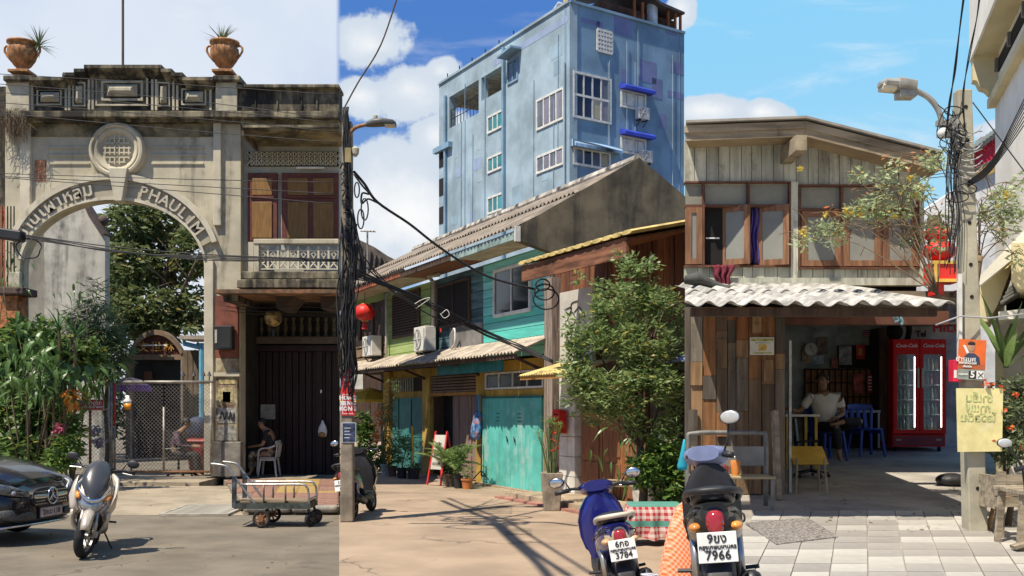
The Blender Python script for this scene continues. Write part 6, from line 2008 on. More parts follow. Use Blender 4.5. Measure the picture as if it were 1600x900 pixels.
T.part('solar_panel', MB().beam((FBL.at(838, 52).x, .8, ZT), (FBL.at(862, 40).x, .8, ZT + .6), .9, .08), mat('panel_white', (.55, .57, .60), .3))
for i in range(6): T.part('roof_rod', MB().tube([(uLL * (.95 - .11 * i), .2, ZT), (uLL * (.95 - .11 * i), .2, ZT + .5)], .03, 5), GAP)
for (x, y, lab) in ((1000, 188, 'white air conditioner under the upper blue awning of the blue building'), (1005, 255, 'white air conditioner under the lower blue awning of the blue building')):
 p = FBR.at(x, y); aircon(FBR, lab, (p.x, 0, p.z), .66, .54, .3)

# far roof and antenna at the left
FH = Frame((0, 42, 0))
T = Thing(FH, 'far_house', 'old house with swept dark tiled roof beyond the lane at the left', 'house', FH.at(575, 690))
rp = [(532, 470), (532, 372), (560, 374), (585, 386), (606, 400), (622, 408), (616, 414), (560, 470)]
T.part('roof', MB().prism(fpoly(FH, rp, 0), 0, 5), mat('roof_tile_far', (.13, .105, .085), .95, var=.35, scale=3, bump=.6, bscale=6))
for i in range(9):
 T.part('roof_batten', MB().tube([FH.at(540 + 8 * i, 372 + 4.5 * i, -.05), FH.at(536 + 7 * i, 470, -.05)], .05, 4), mat('roof_tile_dark', (.06, .05, .045), .95))
T.part('wall', MB().prism(fpoly(FH, [(532, 690), (532, 455), (600, 455), (600, 690)], .5), .5, 4), WOODD)
T = Thing(FH, 'tv_antenna', 'thin television antenna above the far tiled roof', 'antenna', FH.at(574, 420, -1))
T.part('mast', MB().tube([FH.at(574, 440, -1), FH.at(574, 361, -1)], .04, 5), GP)
for i in range(5): T.part('rod', MB().tube([FH.at(565 + 4.5 * i, 361, -1.5), FH.at(567 + 4.5 * i, 361, -.5)], .02, 4), GP)
T.part('boom', MB().tube([FH.at(563, 361, -1), FH.at(587, 362, -1)], .03, 5), GP)

# ================================================================ utility pole, lamp, cables
o = gnd(543, 815)
T = Thing(None, 'utility_pole', 'square concrete utility pole with pasted notices and a black cable mass, left of the lane', 'pole', o)
S2 = F / o.y


def pq(px, py, y=0.0): return Vector(((px - 543) / S2, y, (815 - py) / S2))


T.part('shaft', MB().loft([[(sx * w, sy * w, z) for sx, sy in ((-1, -1), (1, -1), (1, 1), (-1, 1))] for z, w in ((0, .10), (6.1, .075))]), mat('pole_concrete', (.24, .20, .15), .95, var=.25, scale=4, stain=(.11, .09, .07), stain_amt=.4, bump=.3), bev=.02)
RP = mat('poster_red', (.60, .03, .035), .6, var=.1, scale=8)
pr = T.part('pasted_notice', MB().box(pq(536, 0).x, pq(553, 0).x, -.108, -.1, pq(0, 603).z, pq(0, 578).z), RP)
pr2 = T.part('pasted_notice', MB().box(pq(534.5, 0).x, pq(556, 0).x, -.112, -.1, pq(0, 649).z, pq(0, 605).z), RP)
pk = T.part('pasted_notice', MB().box(pq(537, 0).x, pq(557, 0).x, -.111, -.1, pq(0, 690).z, pq(0, 661).z), mat('poster_navy', (.035, .05, .10), .6, var=.5, scale=16))
T.part('notice_rim', MB().box(pq(536, 0).x, pq(558, 0).x, -.1085, -.1, pq(0, 691).z, pq(0, 660).z), mat('rim_pale', (.5, .55, .6), .6))
for i, s in enumerate(('HONG', 'SIENG', 'KONG')):
 oo = letters(T, 'notice_text', s, .085, PLATE, Matrix.Translation(pq(545.5, 622 + 8.4 * i, -.114)), .003, pr2, bold=.004); oo['kind'] = 'stuff'
for rc in ((537, 616, 554, 616.8), (537, 646, 554, 646.8), (537, 617, 537.8, 646), (553.2, 617, 554, 646)):
 T.part('notice_border', MB().box(pq(rc[0], 0).x, pq(rc[2], 0).x, -.1145, -.112, pq(0, rc[3]).z, pq(0, rc[1]).z), PLATE, pr2)
for i, s in enumerate(('หัวตลาด', 'YOU')):
 oo = letters(T, 'notice_text', s, .055, PLATE, Matrix.Translation(pq(544.5, 586 + 8 * i, -.11)), .003, pr, bold=.002); oo['kind'] = 'stuff'
for i in range(4): T.part('notice_line', MB().box(pq(540, 0).x, pq(550 - 2 * (i % 2), 0).x, -.1135, -.111, pq(0, 668 + 5 * i).z - .012, pq(0, 668 + 5 * i).z), mat('rim_pale', (.5, .55, .6), .6), pk)
rb = random.Random(70)
bd = MB()
for i in range(34):                                      # black cables strapped down the pole
 x = rb.uniform(534, 556)
 bd.tube(spline([pq(x + rb.gauss(0, 2), y, -.1 - rb.uniform(.0, .16)) + Vector((rb.gauss(0, .02), 0, 0)) for y in range(340 + rb.randint(0, 90), 650 - rb.randint(0, 60), 38)], 3), rb.uniform(.006, .012), 4)
for i in range(14):
 x = 536 + rb.random() * 10
 bd.tube(spline([pq(x + k * .9 + rb.gauss(0, 1.2), 170 + k * 26 + 10 * i % 9, -.1 - .05 * rb.random()) for k in range(10)], 3), .012, 4)
for i in range(16):
 y = 255 + 9 * i + rb.uniform(-3, 3); x = 533 + i * .7
 bd.tube(spline([pq(x, y, -.12), pq(x + 6, y + rb.uniform(-6, 6), -.2), pq(x + 12, y + 4, -.12)], 3), .012, 4)
T.part('cable_mass', bd, mat('cable_black', (.018, .018, .02), .6), kind='stuff', smooth=True)
lp = MB()
for (x, y, r_) in ((566, 345, 9), (560, 300, 7), (572, 330, 10)):
 lp.tube([pq(x + r_ * math.cos(2 * PI * i / 14) * .55, y + r_ * 1.7 * math.sin(2 * PI * i / 14), -.15) for i in range(14)], .011, 4, close=True)
lp.tube(spline([pq(552, 330, -.15), pq(560, 372, -.15), pq(568, 405, -.15), pq(571, 430, -.15)], 4), .03, 5)
T.part('cable_loops', lp, mat('cable_black', (.018, .018, .02), .6), kind='stuff', smooth=True)
L = Thing(None, 'street_lamp', 'grey street lamp on a curved rusty arm at the top of the left utility pole', 'street lamp', o + pq(545, 250, -.1))


def lq(px, py, y=0.0): return pq(px, py, y) - pq(545, 250, 0)


L.part('arm', MB().tube(spline([lq(544, 252), lq(544, 225), lq(549, 210), lq(560, 201), lq(578, 197)], 5), .03, 8), mat('arm_rust', (.30, .17, .08), .7, .3, var=.4, scale=9), smooth=True)
L.part('clamp', MB().cbox(lq(546, 246), (.09, .12, .22)), mat('clamp_ochre', (.28, .22, .10), .7))
hd = L.part('lamp_head', MB().loft([superring(lq(x, y), (0, 1, 0), (0, 0, 1), w, h, 14, 3) for x, y, w, h in ((574, 197.5, .06, .03), (584, 195, .10, .055), (600, 194, .13, .05), (616, 195.5, .12, .04), (620, 197, .08, .025))]), mat('lamp_grey', (.10, .105, .10), .5, .3), smooth=40)
L.part('lens', MB().cbox(lq(611, 199.3), (.16, .17, .02)), mat('lens_cream', (.60, .55, .42), .3), hd)
L.part('photocell', MB().lathe([(.035, 0), (.035, .08), (.025, .09)], 12, lq(588, 192)), mat('cell_tan', (.42, .40, .30), .6), hd)
L.part('insulator', MB().lathe([(.02, -.12), (.05, -.08), (.06, 0), (.03, .03)], 12, lq(557, 235)), mat('cell_tan', (.42, .40, .30), .6))
L.part('insulator_arm', MB().tube([lq(546, 236), lq(557, 236)], .012, 5), DARKM)

WB = 'black cable bundle sagging from the utility pole across the shophouse fronts'
for i in range(7):
 d = [(i * 29 % 13) - 6, (i * 17 % 11) - 5]
 cable('cable_bundle', WB, spline([ray(552, 418 + i * 3, 15.6), ray(600, 444 + d[0] * .5, 16.4), ray(650, 466 + d[1] * .8, 17.2), ray(700, 492 + d[0], 18), ray(760, 522 + d[1], 18.6), ray(820, 546 + d[0] * .7, 18.6), ray(864, 566 + d[1] * .5, 18.4)], 5), .0115, group='black cable bundle along the shophouses')
cable('heavy_cable', 'heavy black cable dropping across the clouds from the pole to the teal eave', spline([ray(553, 268, 15.6), ray(570, 288, 15.8), ray(590, 316, 16), ray(640, 350, 16.6), ray(682, 383, 17.2), ray(730, 415, 17.8), ray(770, 435, 18.2), ray(835, 452, 18.4)], 5), .022)
cable('heavy_cable', 'short looping black cable joining the heavy cable near the lamp', spline([ray(553, 272, 15.5), ray(566, 290, 15.6), ray(577, 303, 15.7), ray(566, 302, 15.7), ray(565, 318, 15.7), ray(575, 311, 15.8), ray(590, 317, 15.9)], 5), .015)
cable('thin_wire', 'thin brown wire climbing from the pole out of the top of the picture', spline([ray(536, 172, 15.6), ray(560, 128, 15.4), ray(595, 70, 15.2), ray(626, -20, 15)], 6), .012, m=mat('wire_brown', (.12, .08, .05), .7))
for i, (x0, y0, x1, y1) in enumerate(((556, 385, 655, 478), (556, 402, 700, 505), (575, 410, 640, 470))):
 cable('slack_wire', ('thin slack wire from the pole over the green house', 'thin slack wire from the pole over the grey teal house', 'short thin wire over the red fascia')[i], [ray(x0, y0, 15.8), ray(x1, y1, 18)], .011, .12)
cable('thin_wire', 'thin white cable end curling over the black bundle by the green house', spline([ray(648, 475, 17), ray(660, 468, 17), ray(672, 466, 17), ray(650, 482, 17.2)], 5), .006, m=WHITEF)
cable('thin_wire', 'thin white cable loop curling round the black bundle by the air conditioner', spline([ray(690, 490, 17.6), ray(698, 484, 17.6), ray(702, 492, 17.6), ray(694, 497, 17.6), ray(688, 490, 17.6)], 5), .006, m=WHITEF)
c = ray(848, 445, 17.6)
for i in range(3):
 r_ = .12 + .05 * i
 single('cable_coil', MB().tube([c + Vector((.03 * i + r_ * math.cos(2 * PI * k / 20), .03 * i, -.12 * i + r_ * .8 * math.sin(2 * PI * k / 20))) for k in range(20)], .014, 5, close=True), mat('cable_black', (.018, .018, .02), .6), ('small upper loop of black cable under the brown eave end', 'middle loop of black cable under the brown eave end', 'largest lowest loop of black cable under the brown eave end')[i], 'cable', 'cable loops under the brown eave', smooth=True)

# ================================================================ plants and things along the doors
PBK = mat('pot_black', (.03, .03, .03), .6, var=.2)
PBR = mat('pot_brown', (.13, .08, .055), .75, var=.25, scale=6)
PWH = mat('pot_white', (.52, .50, .44), .8, var=.25, scale=6)
POR = mat('pot_orange', (.50, .17, .05), .8, var=.15, scale=6)
LFP = leafmat('leaf_pot', (.035, .085, .025), (.12, .19, .06), .45, .3)


def potplant(label_p, px, py, wpx, hpx, m_, label_s, blobs, n, L, Wd, lm, seed, **kw):
 c = gnd(px, py); s = F / c.y
 pot('flower_pot', label_p, c, wpx / s / 2, hpx / s, m_, group='plant pots along the lane doors')
 if label_s:
  top = c + Vector((0, 0, hpx / s - .05))
  bl = [(Vector(((x - px) / s, dy, (py - y) / s - (hpx / s - .05))), (rx / s, rx / s, ry / s)) for x, y, rx, ry, dy in blobs]
  return shrub('potted_plant', label_s, top, [b[0] for b in bl], bl, n, L, Wd, lm, seed, group='potted plants along the lane', **kw)


potplant('pale pot at the back of the row, under the tall flowering shrub', 601, 742, 13, 17, PWH, 'tall loose shrub with orange flowers in the pale pot by the green house', ((612, 610, 13, 22, .1), (606, 645, 17, 24, 0), (612, 685, 18, 24, 0)), 1500, .10, .03, LF2, 71)
tree('orange_flowers', 'orange blossoms hanging on the left side of the tall shrub', gnd(590, 740), [], [pxblob(591, 645, 26, 4, 8), pxblob(588, 682, 26, 4, 14), pxblob(592, 660, 26, 4, 8)], 150, .08, .06, leafmat('petal_orange', (.60, .17, .03), (.75, .32, .08), .5, .3), 72, shell=.1, cat='flowers')
potplant('brown pot second from the left in the row', 613, 744, 16, 16, PBR, 'bushy green plant in the brown pot second from the left', ((612, 712, 15, 15, 0),), 420, .12, .035, LFP, 73)
potplant('black pot third in the row, holding bushy ferns', 628, 747, 18, 16, PBK, 'ferny plant in the black pot third in the row', ((628, 705, 17, 24, 0), (640, 690, 14, 16, .1)), 520, .16, .03, LF1, 74)
T = potplant('black pot with round cactus, right end of the left row', 646, 748, 22, 16, PBK, 'round cactus like tuft with small leaves in the black pot', ((646, 728, 10, 6, 0), (652, 731, 6, 6, 0)), 160, .08, .05, LF4, 75)
p = gnd(646, 748)
single('bamboo_stick', MB().tube([p + Vector((0, 0, .2)), p + Vector((-.03, 0, 1.28))], .025, 8), mat('bamboo_yellow', (.60, .36, .04), .5), 'yellow bamboo stick standing in the cactus pot', 'stick')
tree('street_bush', 'dense green bush beside the pole at the left end of the lane', gnd(575, 738), [ray(572, 690, 28)], [pxblob(572, 690, 27.5, 14, 40), pxblob(566, 660, 27.5, 10, 20), pxblob(590, 715, 27, 13, 20)], 2200, .14, .05, LF1, 76, .03)
potplant('brown pot behind the red A-frame sign', 703, 760, 19, 20, PBR, 'feathery palm fronds arching over the A-frame sign', ((703, 725, 10, 12, 0),), 120, .12, .03, LFP, 77)
fm_ = [frondmesh('frond', .95, leafmat('frond', (.10, .17, .04), (.22, .30, .10), .4, .35), bend=.4 + .2 * i, up=.5, ll=.22, w=.02) for i in range(2)]
Tp = Thing(None, 'fern_palm', 'fern palm with long feathery fronds in front of the brown door', 'plant', gnd(703, 760) + Vector((0, 0, .35)))
rosette(Tp, fm_, (0, 0, .1), 16, random.Random(78), (-.1, .9), (.8, 1.1), name='frond')
potplant('dark grey pot between the brown and the orange pots', 716, 763, 15, 20, PBK, 'upright leafy plant in the dark grey pot', ((716, 722, 12, 22, 0), (724, 705, 10, 14, 0)), 420, .11, .035, LF1, 79)
potplant('small orange terracotta pot nearest the lane', 730, 764, 19, 16, POR, 'little pale plant in the small orange pot', ((731, 738, 9, 10, 0),), 110, .08, .03, LF4, 80)
potplant('squat white pot behind the A-frame sign legs', 690, 757, 13, 14, PWH, None, (), 0, 0, 0, None, 0)
# A-frame sign
p = gnd(690, 757)
T = Thing(None, 'sandwich_board', 'red A-frame pavement sign with a pale lettered board', 'sign', p, rot=(0, 0, R(-38)))
for s in (-1, 1):
 for y in (-1, 1): T.part('leg', MB().beam((s * .2, y * .26, 0), (s * .17, 0, 1.2), .035, .035), RP)
T.part('board', MB().loft([[(x, w, z) for x in (-.16, .16) for w in ((y - .008), (y + .008))] for z, y in ((.35, -.19), (1.12, -.03))]), mat('board_pale', (.50, .47, .41), .8, var=.12, scale=2))
for i, s in enumerate(('เปิด', 'OPEN', 'กาแฟ')):
 oo = letters(T, 'board_text', s, .10, INK, Matrix.Translation((0, -.085 - .052 * i, .92 - .22 * i)) @ Matrix.Rotation(R(-12), 4, 'X'), .004, bold=.001); oo['kind'] = 'stuff'
# tripod stand and bright bag
p = gnd(752, 757)
T = Thing(None, 'tripod_stand', 'black tripod stand before the yellow pillar', 'stand', p)
T.part('pole', MB().tube([(0, 0, .2), (0, 0, 1.0)], .018, 6), BLACKP)
for i in range(3):
 a = 2.1 * i - .6
 T.part('leg', MB().tube([(0, 0, .32), (.32 * math.cos(a), .32 * math.sin(a), .02)], .014, 6), BLACKP)
bp = FM.at(744, 655, -.15)
T = Thing(FM, 'cloth_bag', 'bright blue and orange patterned cloth bag hanging from the yellow pillar', 'bag', FM.at(744, 688, -.15))
T.part('bag_body', MB().loft([superring(FM.at(x, y, -.16), (1, 0, 0), (0, 1, 0), w, .09, 14) for x, y, w in ((744, 687, .10), (743, 680, .22), (744, 668, .23), (746, 655, .16), (747, 645, .08))]), mat('bag_blue', (.08, .25, .50), .8, var=.8, scale=9, stain=(.70, .20, .06), stain_amt=.55), smooth=True)
for dx in (-2, 0, 2): T.part('strap', MB().tube([FM.at(747 + dx, 647, -.16), FM.at(747 + dx * .8, 617, -.14)], .03, 5), mat(('strap_blue', 'strap_red', 'strap_teal')[(dx + 2) // 2], ((.05, .14, .42), (.45, .05, .04), (.04, .28, .30))[(dx + 2) // 2], .8))
# yellow umbrella and white sign box at the far end
p = gnd(578, 724)
T = Thing(None, 'yellow_umbrella', 'yellow shade umbrella at the far end of the lane', 'umbrella', p)
T.part('pole', MB().tube([(0, 0, 0), (0, 0, 2.35)], .025, 6), GP)
T.part('canopy', MB().lathe([(.02, 2.35), (.6, 2.2), (1.0, 1.98), (1.02, 1.90)], 8, caps=False), mat('canopy_yellow', (.70, .50, .06), .7))
p = FM.at(560, 597, -.9)
single('light_box', MB().cbox(FM.world(p), (.30, .2, .42)), WHITEF, 'white blank light box sign between the pole and the yellow umbrella', 'sign', bev=.01)

# planter with papyrus
c = gnd(862, 797)
pot('cement_planter', 'tall tapered cement planter at the corner post', c, .185, .64, mat('planter_cement', (.30, .25, .19), .9, var=.3, scale=5, stain=(.13, .10, .08), stain_amt=.4, bump=.3), 'planter', square=True)
T = Thing(None, 'papyrus_plant', 'thin papyrus stalks growing from the cement planter', 'plant', c + Vector((0, 0, .58)))
rb = random.Random(81)
st = MB(); lv = MB()
for i in range(26):
 a = rb.uniform(0, 2 * PI); t_ = Vector((.26 * math.cos(a) * rb.random(), .26 * math.sin(a) * rb.random(), rb.uniform(.5, 1.0)))
 b_ = Vector((.06 * math.cos(a), .06 * math.sin(a), 0))
 st.tube([b_, b_.lerp(t_, .6) + Vector((0, 0, .05)), t_], .006, 4)
 for k in range(9):
  e = t_ + Vector((rb.gauss(0, .09), rb.gauss(0, .09), rb.uniform(-.06, .10)))
  lv.add([t_, t_.lerp(e, .5) + Vector((.008, 0, 0)), e, t_.lerp(e, .5) - Vector((.008, 0, 0))], [(0, 1, 2, 3)])
T.part('stalk', st, leafmat('stalk_green', (.08, .15, .04), (.16, .24, .08), .5, .2), kind='stuff')
T.part('leaves', lv, LF4, kind='stuff')
tree('red_blossom', 'small red blossoms among the papyrus by the mailbox', c + Vector((.05, -.1, 1.1)), [], [(c + Vector((.06, -.12, 1.15)), (.06, .06, .2))], 26, .06, .04, leafmat('petal_red', (.5, .03, .03), (.6, .08, .05), .5, .3), 82, cat='flowers', shell=.1)

# the big bush by the brown doors
tb = gnd(1000, 838)
lfb = leafmat('leaf_bush', (.12, .185, .055), (.30, .385, .15), .42, .45)
tree('leafy_tree', 'big loose leafed tree in front of the brown house doors', tb,
  [ray(x, y, 14.0) for x, y in ((985, 440), (930, 520), (1040, 480), (915, 590), (1050, 580), (960, 610), (1010, 520))],
  [pxblob(*b) for b in ((985, 425, 14.3, 24, 28), (1018, 420, 14.3, 14, 20), (960, 475, 14.1, 38, 34), (1030, 480, 14.4, 40, 36), (925, 530, 13.9, 40, 32), (1000, 540, 14.0, 55, 44), (1052, 545, 14.4, 26, 50), (905, 585, 13.7, 32, 34), (945, 610, 13.7, 46, 34), (1010, 600, 13.8, 48, 38), (1055, 620, 14.1, 22, 30), (975, 645, 13.7, 30, 18), (895, 560, 13.8, 20, 34), (1000, 470, 14.4, 30, 30), (900, 625, 13.8, 22, 22), (1040, 665, 13.9, 26, 22), (930, 650, 13.8, 26, 16), (1000, 668, 13.8, 30, 14)) + tuple((970 + 98 * math.cos(k * 2.4) * (.8 + .25 * math.sin(k * 7)), 535 + 128 * math.sin(k * 2.4) * (.8 + .25 * math.cos(k * 5)), 14.1 + .5 * math.sin(k), 12, 12) for k in range(30))],
  15500, .10, .034, lfb, 83, .06, shell=.15, droop=-.1)
# pots and plants below the tree
CP = gnd(1008, 806)
pot('white_planter', 'broad white planter between the bench and the checked cloth', CP + Vector((0, 0, .12)), .24, .42, PWH, 'planter')
T = bigleaf_tree('leafy potted plant with pale long leaves in the broad white planter', CP + Vector((0, 0, .5)), [CP + Vector((dx, dy, z)) for dx, dy, z in ((-.25, 0, 1.0), (0, 0, 1.15), (.2, 0, 1.0), (-.12, -.1, .8), (.28, -.05, .8), (-.3, 0, 1.3), (.1, 0, 1.4))], 84, .26, .06, 9)
tree('dark_ivy', 'dark ivy mass hanging at the right end of the brown house', gnd(1045, 800), [], [pxblob(*b) for b in ((1040, 690, 16.2, 26, 40), (1055, 640, 16.4, 18, 30), (1030, 740, 15.8, 26, 30), (1052, 730, 15.8, 20, 50), (1060, 590, 16.6, 14, 30))], 2600, .13, .06, LF3, 85, shell=.1)
T = Thing(None, 'white_lamp', 'white cloth hanging lamp among the ivy', 'lamp', ray(1034, 690, 15.2))
T.part('shade', MB().lathe([(.03, .12), (.09, .0), (.11, -.18), (.08, -.26)], 14, caps=False), mat('cloth_white', (.60, .58, .52), .8), smooth=True)
T.part('cord', MB().tube([(0, 0, .12), (0, 0, .8)], .006, 4), GAP)
tree('leafy_shrub', 'bright leafy shrub filling the foot of the loose leafed tree beside the checked cloth', gnd(1030, 836), [], [pxblob(*b) for b in ((1032, 705, 13.9, 26, 34), (1005, 735, 13.7, 24, 26), (1050, 745, 13.8, 18, 34), (1040, 790, 13.8, 26, 26))], 2200, .14, .05, LF4, 86, shell=.15)
# bench
p = gnd(972, 792)
T = Thing(None, 'wooden_bench', 'weathered wooden bench before the brown doors', 'bench', p + Vector((0, 0, .0)), rot=(0, 0, FM.a + R(38)))
WBN = mat('bench_wood', (.34, .25, .16), .9, var=.35, scale=4, grain=(.5, 5, 5), bump=.3)
for i in range(3): T.part('seat_plank', MB().box(-.32, .32, -.15 + .105 * i, -.055 + .105 * i, .43, .47), WBN, bev=.005)
for x in (-.25, .25):
 for y in (-.1, .12): T.part('leg', MB().box(x - .035, x + .035, y - .03, y + .03, 0, .43), WBN)
T.part('rail', MB().box(-.21, .21, -.115, -.085, .36, .429), WBN)
# red checked cloth on a small table
p = gnd(1022, 850)
T = Thing(None, 'small_table', 'small table hidden under the red checked cloth', 'table', p)
T.part('top', MB().box(-.33, .33, -.22, .22, .48, .51), WBN)
for x in (-.28, .28):
 for y in (-.18, .18): T.part('leg', MB().box(x - .02, x + .02, y - .02, y + .02, 0, .48), WBN)


def checkmat(name, c1, c2, s, c3=None, diag=False):
 m = bpy.data.materials.new(name); m.use_nodes = True
 q = NT(m.node_tree); b = q.n['Principled BSDF']
 tc = q.new('ShaderNodeTexCoord'); x = q.new('ShaderNodeSeparateXYZ'); q.l.new(tc.outputs['Object'], x.inputs[0])
 st_ = lambda v: q.m('LESS_THAN', q.m('FRACT', q.m('MULTIPLY', v, s)), .5)
 h = q.m('ADD', x.outputs[0], q.m('MULTIPLY', x.outputs[1], .7))
 zc = x.outputs[2]
 if diag: h, zc = q.m('ADD', h, q.m('MULTIPLY', zc, .8)), q.m('SUBTRACT', h, q.m('MULTIPLY', zc, .8))
 v = q.m('ADD', q.m('MULTIPLY', st_(h), .5), q.m('MULTIPLY', st_(zc), .5))
 c = q.mix(v, c1, c2)
 if c3: c = q.mix(q.m('LESS_THAN', q.m('FRACT', q.m('MULTIPLY', x.outputs[2], s * .31)), .3), c, c3)
 q.l.new(c, b.inputs['Base Color']); b.inputs['Roughness'].default_value = .9
 return m


ck = checkmat('cloth_check', (.62, .52, .46), (.40, .02, .03), 13.0, (.08, .25, .20))


def drape(u, v):
 x = -.42 + .84 * u
 y = -.34 + .68 * v
 d = max(abs(x) - .33, 0) + max(abs(y) - .22, 0)
 z = .525 - d * 3.6 + .02 * math.sin(x * 22) * min(1, d * 12)
 xx = max(-.36, min(.36, x)) + .035 * math.sin(y * 30 + x * 9) * min(1, d * 10); yy = max(-.25, min(.25, y)) + .035 * math.sin(x * 26) * min(1, d * 10)
 return (xx, yy, z)


cb = MB().grid(drape, 44, 36)
cl = single('checked_cloth', cb, ck, 'red and white checked cloth draped over the small table', 'tablecloth', smooth=True, loc=(0, 0, 0))
cl.location = p
# orange net sack and clear bag in the near corner
c = Vector(((1068 - 800) / F * 7.6, 7.6, 0))
netm = checkmat('net_orange', (.80, .42, .28), (.72, .14, .03), 30, diag=True)
T = Thing(None, 'net_sack', 'tall orange and white net sack slumped at the near right corner of the lane', 'sack', c)
T.part('sack', MB().loft([superring((x, y, z), (1, 0, 0), (0, 1, 0), w, w * .75, 22, 2.4) for x, y, z, w in ((0, 0, 0, .16), (0, 0, .06, .2), (-.0, 0, .3, .2), (.0, 0, .6, .17), (.03, .02, .85, .14), (.05, .04, 1.0, .10), (.06, .05, 1.06, .04))]), netm, smooth=True)
T.part('tied_neck', MB().tube([(.06, .05, 1.04), (.08, .06, 1.12)], .02, 6), netm)
c = gnd(1016, 950)
T = Thing(None, 'clear_bag', 'clear plastic bag of bottles on the ground behind the blue scooter', 'bag', Vector((1.06, 7.9, 0)))
T.part('bag', MB().ell((0, 0, .18), (.16, .16, .2), 16, 10), mat('bag_clear', (.62, .62, .70), .25, var=.3, scale=14, bump=1.0, bscale=14), smooth=True)
T.part('bag_neck', MB().lathe([(.08, .34), (.03, .40), (.07, .46)], 10), mat('bag_clear', (.62, .62, .70), .25, var=.3, scale=14, bump=1.0, bscale=14))
c = ray(1066, 712, 10)
single('teal_cloth', MB().loft([superring(c + Vector((dx, 0, z)), (1, 0, 0), (0, 1, 0), w, .03, 10) for dx, z, w in ((-.0, -.14, .045), (.0, -.1, .05), (.012, .05, .025), (.02, .16, .008))]), mat('cloth_teal', (.02, .33, .44), .8), 'folded teal cloth hanging at the right edge of the lane', 'cloth', smooth=True)
c = FM.at(1056, 556, -1.3)
single('blue_tarp', MB().add(*(lambda m: (m.v, m.f))(corr(FM, c.x - .3, c.x + .5, (-1.4, c.z - .06), (-.6, c.z + .12), .2, .03))), mat('tarp_pale_blue', (.25, .32, .55), .6, var=.2), 'pale blue tarpaulin flap behind the tree at the right edge', 'tarpaulin', loc=(0, 0, 0))
bpy.data.objects['blue_tarp'].location = FM.o
bpy.data.objects['blue_tarp'].rotation_euler = (0, 0, FM.a)

# manhole and patched joints in the lane
for i, (x0, y0, x1, y1, lab) in enumerate(((720, 790, 800, 803, 'rectangular cracked patch in the lane before the teal doors'), (790, 826, 830, 836, 'small cracked patch in the lane left of the blue scooter'))):
 a = gnd(x0, y1); b = gnd(x1, y0)
 o = single('lane_patch', MB().box(a.x, b.x, a.y, b.y, .001, .006), mat('patch_concrete', (.235, .18, .125), .95, var=.25, scale=4, bump=.4), lab, 'patch')

# ================================================================ scooters in the lane
BLUEP = mat('paint_blue', (.015, .022, .19), .25, .2, var=.06, coat=.8)
scooter('parked_scooter', 'blue scooter with silver grab rail parked in the lane, rear towards the street', Vector((.96, 9.3, 0)), R(92), R(-9),
  dict(body=BLUEP, r=.24, cowl_w=.22, rail=mat('rail_cream', (.55, .50, .40), .45), plate=('6กอ', 'กรุงเทพมหานคร', '3784'), plate_z=.60, plate_tilt=14, bezel=mat('bezel_cream', (.60, .52, .36), .4), bar=BLUEP, inner=BLUEP, steer=R(-12), mz=.1, sig=mat('sig_cream', (.70, .42, .20), .25, coat=.5)))
scooter('parked_scooter', 'black scooter parked behind the utility pole, rear towards the street', Vector((-2.42, 16.6, 0)), R(84), R(-8),
  dict(body=mat('paint_black', (.012, .012, .013), .3, var=.05, coat=.6), r=.25, plate=('1กบ', 'กรุงเทพมหานคร', '65'), plate_z=.56, rail=BLACKP, mirrors=(1,)))

# cables strung high over the lane, above the picture, whose shadows fall on the concrete
up_ = SUN * (8.5 / SUN.z)
T = Thing(None, 'overhead_cable_tangle', 'cable tangle high over the lane, its shadow on the concrete before the blue scooter', 'cables', gnd(760, 812) + up_)


def gs(px, py): return gnd(px, py) + up_ - T.root.location


rb = random.Random(99)
tg_ = MB()
for path, r_ in ((((690, 782), (725, 797), (770, 812)), .05), (((700, 778), (740, 795), (790, 812)), .03), (((640, 818), (700, 818), (770, 818), (850, 816), (905, 822)), .05), (((770, 815), (800, 845), (840, 880), (880, 930)), .06), (((780, 818), (830, 860), (890, 900)), .045), (((790, 812), (850, 850), (930, 900)), .03), (((770, 812), (820, 803), (880, 790)), .035)):
 tg_.tube(spline([gs(*p) for p in path], 5), r_, 6)
for i in range(16):
 c = gs(765 + rb.gauss(0, 22), 816 + rb.gauss(0, 6)); a = rb.uniform(.12, .34)
 tg_.tube([c + Vector((a * 1.6 * math.cos(2 * PI * k / 14), a * math.sin(2 * PI * k / 14), rb.gauss(0, .03))) for k in range(14)], .028, 5, close=True)
T.part('cables', tg_, mat('cable_black', (.018, .018, .02), .6), kind='stuff', smooth=True)
# ================================================================ sloping plaza of the cafe house
def sl(x, y, dz=0.0): return (x, y, SL * y + dz)


